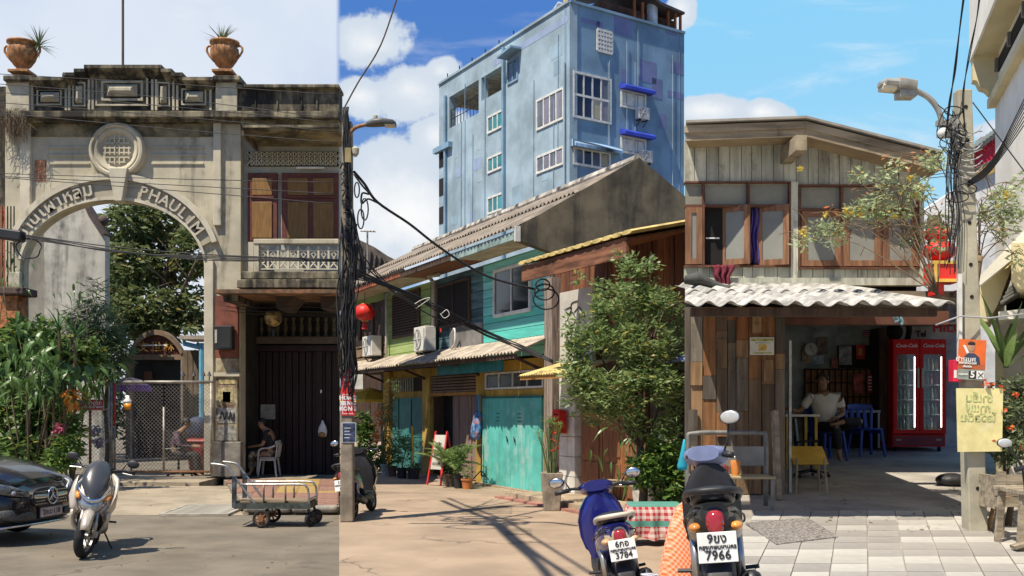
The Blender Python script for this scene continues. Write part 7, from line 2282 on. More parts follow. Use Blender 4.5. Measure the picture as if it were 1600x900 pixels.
TG = mat('plaza_grout', (.33, .30, .26), .95, var=.2, scale=1.5, bump=.3)
g = MB()
pts = [(KR * 2.5, 2.5), (9, 2.5), (14, 30), (KR * 30, 30)]
g.add([sl(x, y) for x, y in pts] + [(x, y, -.6) for x, y in pts], [(0, 1, 2, 3), (4, 0, 3, 7), (5, 4, 7, 6), (1, 0, 4, 5), (2, 1, 5, 6), (3, 2, 6, 7)])
plaza = struct('plaza', g, TG)
tmats = [mat('tile_%d' % i, c, .7, var=.10, scale=2.5, stain=(c[0] * .6, c[1] * .57, c[2] * .53), stain_amt=.38, bump=.06) for i, c in enumerate(((.45, .43, .385), (.32, .30, .27), (.285, .265, .24), (.40, .38, .34)))]
KS = .344
rt = random.Random(90)
ts = .292
tmesh = []
for m_ in tmats:
 b = MB()
 n0 = .006
 c4 = [(n0, n0), (ts - n0, n0), (ts - n0 + KS * (ts - 2 * n0), ts - n0), (n0 + KS * (ts - 2 * n0), ts - n0)]
 b.add([(x, y, SL * y + z) for z in (-.01, .012) for x, y in c4], [(3, 2, 1, 0), (4, 5, 6, 7), (0, 1, 5, 4), (1, 2, 6, 5), (2, 3, 7, 6), (3, 0, 4, 7)])
 tmesh.append(b.mesh('paving_tile', m_))
cnt = 0
for j in range(14):
 y = 6.7 + ts * j
 for i in range(-14, 22):
  x = KS * (y - 8) + 2.2 + ts * i
  if x < KR * (y + ts) + .01 or x > .53 * y: continue
  if y > 9.6 and x < .27 * y - .4: continue
  k = rt.choice((0, 0, 1, 1, 2, 3)) if not (i + j) % 2 else rt.choice((1, 1, 2, 3, 0))
  link('paving_tile', tmesh[k], plaza, Matrix.Translation((x, y, SL * y + rt.uniform(-.001, .002))))
  cnt += 1
a = gndr(1215, 856)
single('drain_cover', MB().add([sl(*(gndr(px, py).xy), dz) for dz in (.004, .022) for px, py in ((1213, 854), (1310, 842), (1262, 812), (1165, 820))], [(3, 2, 1, 0), (4, 5, 6, 7), (0, 1, 5, 4), (1, 2, 6, 5), (2, 3, 7, 6), (3, 0, 4, 7)]), mat('granite_cover', (.22, .20, .18), .9, var=.5, scale=40, bump=.4), 'rough dark granite drain cover set in the pale plaza tiles', 'drain cover')

# ================================================================ timber cafe house
DH = 13.4
FR = Frame((0, DH, 0))
GZ = SL * DH
KX = lambda D: KR * D + .004
T = Thing(FR, 'timber_house', 'old timber house with low gable, casement windows and patchwork plank shop front', 'house', FR.at(1260, 755))
TH = T
PL = [mat('plank_grey%d' % i, c, .9, var=.2, scale=3, grain=(3, 3, .3), stain=(.16, .14, .11), stain_amt=.42, streak=True, bump=.2) for i, c in enumerate(((.47, .47, .385), (.53, .525, .43), (.41, .405, .335)))]
RWD = mat('roof_wood', (.33, .265, .185), .92, var=.3, scale=3, grain=(.3, 3, 3), stain=(.09, .065, .045), stain_amt=.45, bump=.3)
FRW = mat('frame_red_brown', (.13, .05, .028), .7, var=.25, scale=5, bump=.1)
CSW = mat('casement_wood', (.23, .11, .055), .65, var=.3, scale=5, grain=(4, 4, .4), bump=.15)
FGL = mat('frosted_glass', (.26, .25, .20), .6, var=.12, scale=2.5)
FGL2 = mat('frosted_pane', (.23, .23, .205), .6, var=.08, scale=2)
rr = random.Random(91)
T.part('back_wall', MB().box(KX(DH + .2), FR.at(1438, 300).x, .13, .2, FR.at(1100, 460).z, FR.at(1258, 226).z - .1), GAP)
# gable planks
x = 1070.5
while x < 1436:
 w = rr.uniform(15, 20)
 yt = 226 - (x - 1070) * 0.052 if x < 1240 else 217 + (x - 1240) * .16
 T.b('plank', rr.choice(PL), (x, yt - 6, min(x + w - .9, 1438), 288), .0 + rr.uniform(0, .012), .1)
 x += w
x = 1070.5
while x < 1436:
 w = rr.uniform(15, 20)
 T.b('plank', rr.choice(PL), (x, 417, min(x + w - .9, 1438), 447), .0 + rr.uniform(0, .012), .1)
 x += w
T.b('sill_board', PL[0], (1070.5, 434, 1470, 445.5), -.1, -.012)
for rc in ((1236, 284, 1247, 440), (1437, 290, 1444, 446)): T.b('post', PL[1], rc, -.04, .1)
for rc in ((1070.5, 283, 1236, 286), (1070.5, 320, 1236, 323), (1247.5, 288, 1437, 291), (1247.5, 326, 1437, 329), (1070.5, 414, 1236, 417), (1247.5, 417, 1437, 420)): T.b('window_rail', FRW, rc, -.045, .08)
for x, y0, y1 in ((1098, 286, 414), (1168, 286, 414), (1233, 286, 414), (1248, 291, 417), (1314, 291, 417), (1376, 291, 417), (1434, 291, 417)): T.b('window_stile', FRW, (x, y0 + .2, x + 3, y1 - .2), -.05, .08)
for x0, x1, y0, y1 in ((1071, 1098, 286.5, 319.5), (1101.5, 1167.5, 286.5, 319.5), (1171.5, 1232.5, 286.5, 319.5), (1251.5, 1313.5, 291.5, 325.5), (1317.5, 1375.5, 291.5, 325.5), (1379.5, 1433.5, 291.5, 325.5)):
 T.b('transom_pane', FGL, (x0, y0, x1, y1), .02, .03)


def casement(x0, x1, y0, y1, ang=0.0, hinge='l', w=-.03):
 a = FR.at(x0, y1, w); b = FR.at(x1, y0, w)
 W_, Hh = b.x - a.x, b.z - a.z
 hx = a.x if hinge == 'l' else b.x
 M = Matrix.Translation((hx, w, a.z)) @ Matrix.Rotation(R(ang), 4, 'Z') @ Matrix.Translation((0 if hinge == 'l' else -W_, 0, 0))
 s = .075
 mb = MB().box(0, W_, -.02, .02, Hh - s, Hh, M).box(0, W_, -.02, .02, 0, s, M).box(0, s, -.02, .02, s, Hh - s, M).box(W_ - s, W_, -.02, .02, s, Hh - s, M)
 c = T.part('casement', mb, CSW)
 T.part('pane', MB().box(s, W_ - s, -.004, .004, s, Hh - s, M), FGL2, c)


casement(1071, 1097, 324, 413)
casement(1124, 1172, 319, 412, -28, 'r', -.1)
casement(1183, 1233, 319, 413, -22, 'r', -.1)
casement(1252, 1313, 330, 416)
casement(1317, 1375, 330, 416)
casement(1379, 1433, 331, 416)
T.b('window_bar', PLATE, (1103, 371, 1124, 373), .03, .05)
T.b('dark_opening', GAP, (1101, 324, 1168, 413), .05, .09)
# main gable roof and its boards
apx, ay = 1258, 189
w0 = -.5
for i, (xa, ya, xb, yb) in enumerate(((1070.5, 196, 1258, 189), (1258.4, 189, 1472, 243))):
 for k, (t0, t1, dw) in enumerate(((0, 11, 0), (11.3, 24, .03))):
  T.part('barge_board', MB().prism(fpoly(FR, [(xa, ya + t0), (xb, yb + t0), (xb, yb + t1), (xa, ya + t1)], w0 + dw), w0 + dw, w0 + .06), RWD)
 a = FR.at(xa, ya - 3, w0); b = FR.at(xb, yb - 3, w0)
 xo = .35 if i == 0 else 0
 T.part('roof_deck', MB().add([(a.x, w0 - .05, a.z), (b.x, w0 - .05, b.z), (b.x, 4, b.z), (a.x + (KR * 4.8 if i == 0 else 0), 4, a.z), (a.x, w0 - .05, a.z + .03), (b.x, w0 - .05, b.z + .03), (b.x, 4, b.z + .03), (a.x + (KR * 4.8 if i == 0 else 0), 4, a.z + .03)], [(3, 2, 1, 0), (4, 5, 6, 7), (0, 1, 5, 4), (1, 2, 6, 5), (2, 3, 7, 6), (3, 0, 4, 7)]), mat('roof_edge_grey', (.30, .28, .25), .9))
 a = FR.at(xa, ya + 22, w0 + .07); b = FR.at(xb, yb + 22, w0 + .07)
 T.part('soffit', MB().add([(a.x, w0 + .07, a.z), (b.x, w0 + .07, b.z), (b.x, .1, b.z), (a.x + (KR * .9 if i == 0 else 0), .1, a.z), (a.x, w0 + .07, a.z + .03), (b.x, w0 + .07, b.z + .03), (b.x, .1, b.z + .03), (a.x + (KR * .9 if i == 0 else 0), .1, a.z + .03)], [(3, 2, 1, 0), (4, 5, 6, 7), (0, 1, 5, 4), (1, 2, 6, 5), (2, 3, 7, 6), (3, 0, 4, 7)]), mat('soffit_brown', (.34, .26, .16), .9, var=.15, scale=2))
p = FR.at(1248, 226, -.6)
T.part('ridge_beam', MB().box(p.x - .07, p.x + .07, -.72, .1, p.z - .1, p.z + .09), mat('beam_grey', (.30, .25, .17), .9, var=.3, scale=4, bump=.2))
T.part('side_wall', MB().box(FR.at(1438, 300).x - .1, FR.at(1438, 300).x, .22, 4, FR.at(1438, 448).z, FR.at(1438, 300).z), WOODD)
# awning of waved sheets
SHT = mat('sheet_cement', (.42, .405, .37), .92, var=.3, scale=4, stain=(.12, .115, .10), stain_amt=.52, bump=.25)
wE = 9.6 - DH
zE = FR.at(1200, 474, wE).z; zK = FR.at(1200, 446, -.06).z
xl = KX(9.6); xr = FR.at(1488, 480, wE).x
npan = 5
for i in range(npan):
 for half in (0, 1):
  a = xl + (xr - xl) * i / npan; b = xl + (xr - xl) * (i + 1) / npan
  t0, t1 = (0, .54) if half == 0 else (.5, 1)
  mb = MB()

  def fn(u, v, a=a, b=b, t0=t0, t1=t1, half=half, i=i):
   x = a + (b - a + .03) * u
   t = t0 + (t1 - t0) * v
   D = 9.6 + 3.74 * t
   if i == 0: x = max(x, KX(D))
   return (x, D - DH - (.03 * (i % 2) if t < .05 else 0), zE + (zK - zE) * t + (.016 if half else 0) + .026 * math.cos(2 * PI * x / .205) + .005 * (i % 2))
  mb.grid(fn, 30, 4)
  o = T.part('awning_sheet', mb, SHT, smooth=True)
  sm = o.modifiers.new('solid', 'SOLIDIFY'); sm.thickness = .007
T.part('awning_rafter', MB().box(xl + .1, xr - .05, wE + .22, wE + .3, zE - .1, zE - .02), WOODD)
T.part('awning_end_panel', MB().box(FR.at(1474, 440).x, FR.at(1490, 440).x, -1.2, 0, zK - .5, zK - .1), SHT)
# patchwork plank front
DP_ = 12.0
wP = DP_ - DH
PW = [mat('patch_wood%d' % i, c, .8, var=.28, scale=3.5, grain=(3.5, 3.5, .35), stain=tuple(v * .35 for v in c), stain_amt=.35, bump=.25) for i, c in enumerate(((.27, .125, .05), (.20, .125, .07), (.30, .18, .09), (.14, .095, .06), (.23, .20, .155), (.11, .09, .07), (.25, .10, .04), (.18, .14, .10)))]
cols = [(1071, 1079, [(480, 744, 5)]), (1079.5, 1098, [(480, 565, 4), (565.5, 602, 2), (602.5, 744, 2)]), (1098.5, 1119, [(480, 587, 0), (587.5, 624, 5), (624.5, 744, 0)]), (1119.5, 1137, [(480, 517, 3), (517.5, 547, 1), (547.5, 744, 3)]),
  (1137.5, 1150, [(480, 535, 5), (535.5, 744, 7)]), (1150.5, 1170, [(480, 531, 6), (531.5, 560, 2), (560.5, 642, 7), (642.5, 744, 1)]), (1170.5, 1190, [(480, 592, 0), (592.5, 744, 1)]), (1190.5, 1211, [(480, 565, 0), (565.5, 600, 2), (600.5, 744, 3)]), (1211.5, 1227, [(480, 552, 5), (552.5, 577, 2), (577.5, 744, 7)])]
T.part('front_backing', MB().box(KX(DP_ + .1), FR.at(1226, 600, wP).x, wP + .05, wP + .09, GZ - .2, FR.at(1200, 470, wP).z), GAP)
for x0, x1, segs in cols:
 for y0, y1, k in segs:
  T.b('plank', PW[k], (x0, y0, x1 - .6, y1 + (28 if y1 > 740 else 0)), wP - rr.uniform(0, .03), wP + .05)
for x0, y0, x1, y1, k in ((1122, 530, 1136, 575, 1), (1152, 560, 1166, 642, 7), (1176, 485, 1190, 520, 2), (1120, 645, 1137, 682, 0), (1194, 562, 1208, 596, 2), (1137, 482, 1149, 500, 6), (1076, 640, 1090, 700, 5)):
 T.b('patch_plank', PW[k], (x0, y0, x1, y1), wP - .055, wP - .03)
T.b('shop_beam', mat('beam_red_brown', (.115, .045, .028), .7, var=.2, scale=4), (1227, 486, 1483, 507), wP + .1, wP + .25)
T.b('shop_beam', RWD, (1219, 482, 1231, 494), wP - .1, wP + .09)
T.b('shop_post', mat('post_white', (.60, .59, .54), .6, var=.2, scale=6), (1233, 532, 1237, 770), wP + .15, wP + .2)
# shop room behind the front
BWt = mat('shop_wall_teal', (.29, .315, .285), .9, var=.35, scale=1.6, stain=(.15, .16, .14), stain_amt=.45, bump=.2)
DB_ = 17.6; wB2 = DB_ - DH
zf = SL * DB_
T.part('shop_back_wall', MB().box(FR.at(1150, 500, wB2).x, FR.at(1500, 500, wB2).x, wB2, wB2 + .1, zf - .3, FR.at(1300, 470, wB2).z), BWt)
T.part('shop_side_wall', MB().box(FR.at(1225, 500, wP).x - .12, FR.at(1225, 500, wP).x - .02, wP + .12, wB2, GZ - .3, FR.at(1300, 470, wP).z), WOODD)
T.part('shop_ceiling', MB().box(FR.at(1225, 500, wP).x - .12, FR.at(1500, 500, wB2).x, -.2, wB2, FR.at(1300, 474, wP).z + .2, FR.at(1300, 474, wP).z + .28), RWD)
T.b('wall_banner', mat('banner_pale', (.40, .38, .33), .8, var=.25, scale=3), (1386, 510, 1492, 548), wB2 - .06, wB2 - .03)
for i, s in enumerate(('HILU', 'Tel')):
 oo = letters(T, 'banner_text', s, .24 - .1 * i, mat('sign_red', (.55, .02, .015), .5, var=.06) if i == 0 else INK, Matrix.Translation(FR.at(1481 - 42 * i, 512 + 10 * i, wB2 - .065)), .006, bold=.006); oo['kind'] = 'stuff'
T.b('panel_board', mat('panel_orange', (.24, .105, .035), .7, var=.25, scale=3), (1258, 577, 1374, 640), wB2 - .06, wB2 - .02)
for i in range(13): T.part('grille_bar', MB().tube([FR.at(1258 + 9.5 * i, 576, wB2 - .09), FR.at(1258 + 9.5 * i, 642, wB2 - .09)], .012, 5), GAP)
for y in (577, 598, 620, 640): T.part('grille_rail', MB().tube([FR.at(1258, y, wB2 - .1), FR.at(1374, y, wB2 - .1)], .01, 5), GAP)
T.b('dark_cupboard', GAP, (1310, 540, 1374, 575), wB2 - .08, wB2 - .02)
T.b('shelf', WOODD, (1374, 512, 1391, 690), wB2 - .5, wB2 - .02)
T.b('counter_top', mat('counter_grey', (.34, .33, .30), .6), (1306, 641, 1376, 644.5), wB2 - .9, wB2 - .1)
for x in (1308, 1372): T.b('counter_leg', mat('counter_grey', (.34, .33, .30), .6), (x, 645, x + 2.5, 700), wB2 - .88, wB2 - .84)
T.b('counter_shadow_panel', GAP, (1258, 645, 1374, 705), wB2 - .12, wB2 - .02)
# flat things on the shop wall
for nm, lab, rc, c, dz in (('wall_paper', 'yellowed paper sheet under the clock', (1253, 547, 1268, 566), (.35, .28, .16), .05), ('wall_picture', 'pale blue picture card below the clock', (1268, 555, 1287, 568), (.34, .40, .42), .05), ('wall_board', 'plain brown board right of the clock', (1277, 528, 1294, 554), (.17, .13, .09), .05), ('portrait_card', 'small red and dark portrait card under the brown board', (1299, 560, 1311, 575), (.35, .12, .08), .05),
         ('wall_sheet', 'grey note sheet pinned beside the dark cupboard', (1311, 541, 1331, 570), (.30, .29, .27), .1), ('red_calendar', 'red calendar with yellow figure hanging on the dark cupboard', (1338, 539, 1351, 561), (.55, .045, .03), .11), ('pink_poster', 'plain pink red poster on the window grille', (1334, 585, 1348, 615), (.42, .10, .08), .13), ('red_poster', 'red poster with rows of pale lettering at the right of the grille', (1355, 584, 1369, 614), (.50, .04, .05), .13), ('flag_card', 'tiny striped flag sticker high on the shop wall', (1348, 516, 1359, 524), (.45, .36, .36), .03)):
 P_ = Thing(FR, nm, lab, 'picture' if 'card' in nm or 'picture' in nm else 'poster', FR.at((rc[0] + rc[2]) / 2, rc[3], wB2 - dz))
 P_.b('sheet', mat('sheet_%s' % nm, c, .8, var=.45, scale=9), rc, wB2 - dz - .012, wB2 - dz)
 if nm == 'red_calendar': P_.b('figure', mat('gilt', (.55, .30, .06), .45), (1342, 544, 1347, 555), wB2 - dz - .018, wB2 - dz - .013)
 if nm == 'red_poster':
  for i in range(5): P_.b('text_row', PLATE, (1357, 588 + 5 * i, 1367, 590 + 5 * i), wB2 - dz - .017, wB2 - dz - .0125)
 if nm == 'flag_card':
  for i, k in enumerate(((.5, .05, .05), (.06, .08, .3), (.5, .05, .05))): P_.b('stripe', mat('stripe%d' % i, k, .7), (1348, 516 + 3 * i, 1359, 517.6 + 3 * i), wB2 - dz - .017, wB2 - dz - .0125)
c = FR.at(1267, 546, wB2 - .12)
C_ = Thing(FR, 'wall_clock', 'round white faced wall clock hanging in the shop', 'clock', c)
Mx = Matrix.Translation(c) @ Matrix.Rotation(R(90), 4, 'X')
C_.part('rim', MB().lathe([(.115, -.02), (.125, .02), (.11, .035), (.105, .02)], 28, M=Mx), mat('clock_rim', (.40, .40, .34), .4, .3), smooth=40)
C_.part('face', MB().lathe([(.108, -.01), (.108, .018)], 28, M=Mx), mat('clock_face', (.62, .64, .56), .5))
for a, l in ((100, .07), (-50, .085)): C_.part('hand', MB().beam(Mx @ Vector((0, 0, .024)), Mx @ Vector((l * math.cos(R(a)), l * math.sin(R(a)), .024)), .012, .006), INK)
for i in range(3): single('hanging_ladle', MB().tube([FR.world(FR.at(1263 + 3 * i, 517, wB2 - .1)), FR.world(FR.at(1263 + 3 * i, 533, wB2 - .1))], .009, 5), STEEL, ('steel ladle handle above the clock, left one', 'steel ladle handle above the clock, middle one', 'steel ladle handle above the clock, right one')[i], 'ladle', 'ladles above the clock')
N_ = Thing(FR, 'paper_notice', 'white laminated notice with yellow map nailed on the plank front', 'notice', FR.at(1191, 555, wP - .07))
N_.b('sheet', mat('paper_white', (.66, .65, .58), .6, var=.08, scale=8), (1172, 527, 1209.5, 554.5), wP - .075, wP - .062)
N_.b('header', mat('header_olive', (.42, .42, .14), .7, var=.4, scale=25), (1174, 529, 1208, 533), wP - .081, wP - .076)
N_.b('map', mat('map_yellow', (.62, .43, .10), .7, var=.3, scale=18), (1185, 538, 1198, 548), wP - .081, wP - .076)
N_.b('text_row', mat('print_grey', (.3, .3, .3), .7), (1180, 535.2, 1203, 536.2), wP - .08, wP - .076)
N_.b('text_row', mat('header_olive', (.42, .42, .14), .7, var=.4, scale=25), (1176, 550.5, 1206, 552.5), wP - .08, wP - .076)
# curtain, cloth
def clothstrip(name, label, rc, w, m_, fr=FR, waves=4, amp=.03, cat='cloth', taper=1.0):
 a = fr.at(rc[0], rc[1], w); b = fr.at(rc[2], rc[3], w)
 cx = (a.x + b.x) / 2
 mb = MB().grid(lambda u, v: (cx + (a.x + (b.x - a.x) * u - cx) * (1 - (1 - taper) * v) + .015 * math.sin(9 * v), w + amp * math.sin(waves * 2 * PI * u + v * 2), a.z + (b.z - a.z) * v + .02 * math.sin(u * 7) * v), waves * 8, 8)
 o = single(name, mb, m_, label, cat, smooth=True, loc=(0, 0, 0))
 o.location = fr.o
 sm = o.modifiers.new('solid', 'SOLIDIFY'); sm.thickness = .006
 return o


clothstrip('purple_curtain', 'purple curtain showing in the open upstairs casement', (1170, 324, 1186, 413), .04, mat('curtain_purple', (.075, .05, .24), .8, var=.3, scale=5), waves=3)
clothstrip('maroon_cloth', 'maroon cloth hanging from the upstairs window sill', (1112, 414, 1148, 446), -.14, mat('cloth_maroon', (.15, .02, .035), .85, var=.2, scale=5), waves=3, taper=.45)
clothstrip('orange_cloth', 'orange cloth strip slung under the awning over the shop beam', (1232, 483, 1310, 491), wP - .05, mat('cloth_orange', (.55, .25, .05), .8, var=.3, scale=4), waves=2, amp=.02)
clothstrip('blue_sheet', 'pale blue plastic sheet hanging under the awning by the fridge', (1398, 482, 1412, 506), wP - .02, mat('sheet_blue', (.22, .36, .42), .5, var=.2, scale=4), waves=2)
single('tarp_roll', MB().loft([superring(FR.world(FR.at(x, y, -1.0)), (0, 1, 0), (0, 0, 1), .12, h, 12) for x, y, h in ((1071, 437, .05), (1090, 436, .09), (1104, 441, .06), (1130, 451, .05), (1150, 450, .02))]), mat('tarp_dark', (.07, .07, .065), .8, var=.3, scale=4), 'rolled dark tarpaulin lying on the waved awning at its left end', 'tarpaulin', smooth=True)

# ---------------------------------------------------------------- drinks fridge
DF = 16.9
f0 = FR.at(1394, 698, DF - DH); f1 = FR.at(1477, 530, DF - DH)
K_ = Thing(FR, 'drinks_fridge', 'tall red two door drinks fridge with white script lettering and bottles inside', 'fridge', ((f0.x + f1.x) / 2, DF - DH + .3, SL * DF))
FRD = mat('fridge_red', (.66, .012, .008), .5, var=.06, spec=.2)
x0, x1, y0, z0, z1 = f0.x, f1.x, DF - DH, SL * DF + .08, f1.z
K_.part('cabinet', MB().box(x0, x0 + .03, y0, y0 + .62, z0, z1).box(x1 - .03, x1, y0, y0 + .62, z0, z1).box(x0 + .031, x1 - .031, y0, y0 + .62, z1 - .04, z1).box(x0 + .031, x1 - .031, y0, y0 + .62, z0, z0 + .2).box(x0 + .031, x1 - .031, y0 + .58, y0 + .62, z0 + .2, z1 - .04), FRD)
mid = (x0 + x1) / 2
K_.part('inner_lining', MB().box(x0 + .031, x1 - .031, y0 + .54, y0 + .58, z0 + .2, z1 - .045), mat('lining_grey', (.42, .45, .43), .5))
for s, (a, b) in enumerate(((x0 + .004, mid - .006), (mid + .006, x1 - .004))):
 zb, zt = z0 + .22, z1 - .01
 d = K_.part('door', MB().box(a, b, y0 - .045, y0 - .002, zb, zb + .06).box(a, b, y0 - .045, y0 - .002, zt - .24, zt).box(a, a + .06, y0 - .045, y0 - .002, zb + .06, zt - .24).box(b - .06, b, y0 - .045, y0 - .002, zb + .06, zt - .24), FRD)
 K_.part('door_glass', MB().box(a + .06, b - .06, y0 - .025, y0 - .02, zb + .06, zt - .24), mat('fridge_glass', (.55, .62, .60), .03, var=.02, trans=1.0, spec=.5), d)
 oo = letters(K_, 'script_lettering', 'Coca-Cola', .082, PLATE, Matrix.Translation(((a + b) / 2, y0 - .048, zt - .1)), .004, d, shear=.35, bold=.001); oo['kind'] = 'stuff'
 hx = b - .03 if s == 0 else a + .03
 K_.part('handle', MB().box(hx - .018, hx + .018, y0 - .08, y0 - .046, zb + .75, zb + 1.08 - .0), mat('handle_cream', (.50, .44, .30), .5), d, bev=.008)
 K_.part('light_strip', MB().box(b - .075, b - .062, y0 - .018, y0 - .008, zb + .1, zt - .28), emit('fridge_tube', (.85, .9, .85), 6), d)
for k in range(5): K_.part('shelf', MB().box(x0 + .035, x1 - .035, y0 + .06, y0 + .5, z0 + .28 + .245 * k, z0 + .292 + .245 * k), mat('shelf_wire', (.45, .46, .44), .4, .4))
bt = MB().lathe([(.026, 0), (.028, .02), (.028, .10), (.012, .15), (.012, .185)], 10)
bms = [bt.mesh('bottle', mat('bottle_%d' % i, c, .15, var=.2, coat=.5)) for i, c in enumerate(((.35, .42, .38), (.06, .16, .09), (.30, .03, .03), (.42, .30, .08), (.20, .22, .22)))]
rb = random.Random(92)
for k in range(5):
 for i in range(13):
  x = x0 + .07 + .066 * i
  if abs(x - mid) < .05 or x > x1 - .06: continue
  me = bms[rb.choice(((0, 0, 4), (0, 1, 4), (4, 0, 1), (2, 4, 0), (0, 2, 3))[k])]
  o = link('bottle', me); o.location = FR.world((x, y0 + .16 + rb.uniform(0, .05), z0 + .293 + .245 * k))
  setp(o, 'drink bottle standing on a shelf inside the red fridge', 'bottle', 'bottles in the red fridge')
K_.part('grille_base', MB().box(x0 + .02, x1 - .02, y0 - .02, y0 - .002, z0 + .02, z0 + .18), mat('fridge_dark_red', (.20, .012, .018), .5))
for x in (x0 + .08, x1 - .08): K_.part('foot', MB().lathe([(.03, -.08), (.03, 0)], 8, (x, y0 + .06, z0)), GAP)
for x in (x0 + .1, x1 - .12): K_.part('base_badge', MB().box(x - .04, x + .04, y0 - .026, y0 - .021, z0 + .1, z0 + .13), mat('badge_tan', (.35, .22, .12), .5))
single('fridge_top_bag', MB().ell(FR.world((x0 + .12, y0 + .25, z1 + .13)), (.15, .16, .14), 12, 8), GAP, 'lumpy black bag lying on top of the fridge', 'bag', smooth=True)
single('fridge_top_lamp', MB().tube(spline([FR.world((x0 + .33, y0 + .2, z1)), FR.world((x0 + .36, y0 + .2, z1 + .2)), FR.world((x0 + .28, y0 + .15, z1 + .32))], 4), .05, 8), GAP, 'dark bent desk lamp on top of the fridge', 'lamp', smooth=True)

# ---------------------------------------------------------------- seats, table, man
BPL = mat('plastic_blue', (.02, .05, .27), .4, var=.08)


def gy(px, D, dz=0): return Vector(((px - CX) / F * D, D, SL * D + dz))


plastic_chair(gy(1353, 16.2), R(-80), 'empty blue plastic chair between the seated man and the fridge', BPL, 'blue plastic chairs in the shop')
man = gy(1290, 15.6)
plastic_chair(man + Vector((.02, 0, 0)), R(-70), 'blue plastic chair under the seated man', BPL, 'blue plastic chairs in the shop')
P = Thing(None, 'person', 'man in white T-shirt sitting cross legged on a blue chair, one arm on the table', 'person', man)
s0 = .52
J = dict(pelvis=(0, .05, s0), spine=(-.01, .06, s0 + .2), chest=(-.02, .03, s0 + .40), neck=(-.03, -.01, s0 + .55), jaw=(-.07, -.06, s0 + .60), head=(-.07, -.05, s0 + .69), crown=(-.06, -.04, s0 + .785),
   shl=(.20, .02, s0 + .46), shr=(-.23, .02, s0 + .44), ell=(.25, -.06, s0 + .19), elr=(-.40, .0, s0 + .22), wrl=(.07, -.26, s0 + .13), wrr=(-.60, -.12, s0 + .27),
   hpl=(.1, .02, s0 - .02), hpr=(-.1, .02, s0 - .02), knl=(.46, -.24, s0 + .08), knr=(.02, -.44, s0 - .0), anl=(.08, -.40, s0 + .07), anr=(.08, -.40, .12), tol=(-.06, -.42, s0 + .03), tor=(.05, -.56, .03))
J = {k: Vector(v) for k, v in J.items()}
person(P, J, mat('tee_white', (.70, .68, .62), .85, var=.06), mat('trouser_black', (.018, .018, .022), .85), face=R(-125), hair_grey=mat('hair_grey', (.05, .045, .04), .7), bulk=1.08)
t = gy(1247, 14.6)
Tt = Thing(None, 'small_table', 'small white topped table beside the seated man', 'table', t)
Tt.part('top', MB().box(-.26, .22, -.3, .3, .74, .77), mat('table_white', (.66, .65, .60), .5))
for x in (-.22, .18):
 for y in (-.25, .25): Tt.part('leg', MB().box(x - .018, x + .018, y - .018, y + .018, 0, .739), mat('leg_yellow', (.50, .36, .06), .6))
oc = office_chair(gy(1268, 13.6), R(-20), 'black low armchair in the shop doorway behind the yellow stool')
oc.root.scale = (.75, .75, .7)
oc.root['group'] = 'chairs in the shop doorway'
st = gy(1262, 12.2)
Ts = Thing(None, 'yellow_stool', 'low stool with a slanted yellow seat in the shop doorway', 'stool', st)
Ts.part('seat', MB().box(-.21, .21, -.16, .16, -.015, .015, M=Matrix.Translation((0, 0, .44)) @ Matrix.Rotation(R(38), 4, 'X')), mat('stool_yellow', (.55, .33, .04), .5), bev=.01)
for x in (-.16, .16):
 for y in (-.13, .13): Ts.part('leg', MB().tube([(x, y, .42), (x * 1.15, y * 1.15, 0)], .014, 6), mat('leg_tan', (.35, .27, .18), .6))
# bench by the plank wall
b = gy(1150, 11.0)
Tb = Thing(None, 'metal_bench', 'grey metal frame bench with pale back panel before the plank wall', 'bench', b)
GM = mat('bench_grey', (.20, .195, .18), .5, .3, var=.2, scale=6)
x0b, x1b = -.48, .37
Tb.part('back_frame', MB().tube(spline([(x0b, .2, 0), (x0b, .2, .7), (x0b + .06, .2, .80), (0, .2, .81), (x1b - .06, .2, .80), (x1b, .2, .72), (x1b, .2, 0)], 4), .026, 8), GM, smooth=True)
Tb.part('back_panel', MB().box(x0b + .03, x1b - .03, .16, .19, .45, .66), mat('panel_grey', (.25, .24, .21), .6, var=.15, scale=3))
Tb.part('seat', MB().box(x0b, x1b, -.24, .18, .33, .36), mat('seat_tan', (.36, .29, .16), .7, var=.2, scale=3), bev=.01)
for x in (x0b + .03, x1b - .03): Tb.part('leg', MB().tube([(x, -.22, .33), (x, -.22, 0)], .022, 6), GM)
single('snack_bag', MB().loft([superring(b + Vector((-.22 + dx, -.06, .36 + z)), (1, 0, 0), (0, 1, 0), w, .05, 12) for dx, z, w in ((0, 0, .10), (0, .04, .13), (.01, .09, .12), (.02, .13, .06))]), mat('snack_red', (.45, .10, .09), .4, var=.5, scale=14), 'pink red snack bag lying on the metal bench', 'bag', smooth=True)
single('drink_cup', MB().lathe([(.04, 0), (.055, .15), (.05, .16)], 14, b + Vector((-.02, -.06, .36))), mat('orange_cup', (.60, .22, .05), .35), 'orange drink cup standing on the metal bench', 'cup', smooth=40)
single('leaning_board', MB().beam(gy(1216, 11.6), gy(1210, 11.75, 1.0), .05, .16), RWD, 'bare timber board leaning at the end of the plank wall', 'board')
single('black_sack', MB().ell(gy(1487, 12.8, .07), (.2, .16, .09), 14, 9), mat('sack_black', (.02, .02, .022), .5, bump=.8, bscale=9), 'crumpled black sack on the floor below the fridge, left of the pole', 'sack', smooth=True)

# ================================================================ concrete pole with lamp and signs
o = gndr(1523, 829)
S3 = F / o.y
T = Thing(None, 'concrete_pole', 'pale square concrete pole carrying signs and tangled wires on the plaza', 'pole', o)


def kq(px, py, y=0.0): return Vector(((px - 1523) / S3, y, (829 - py) / S3))


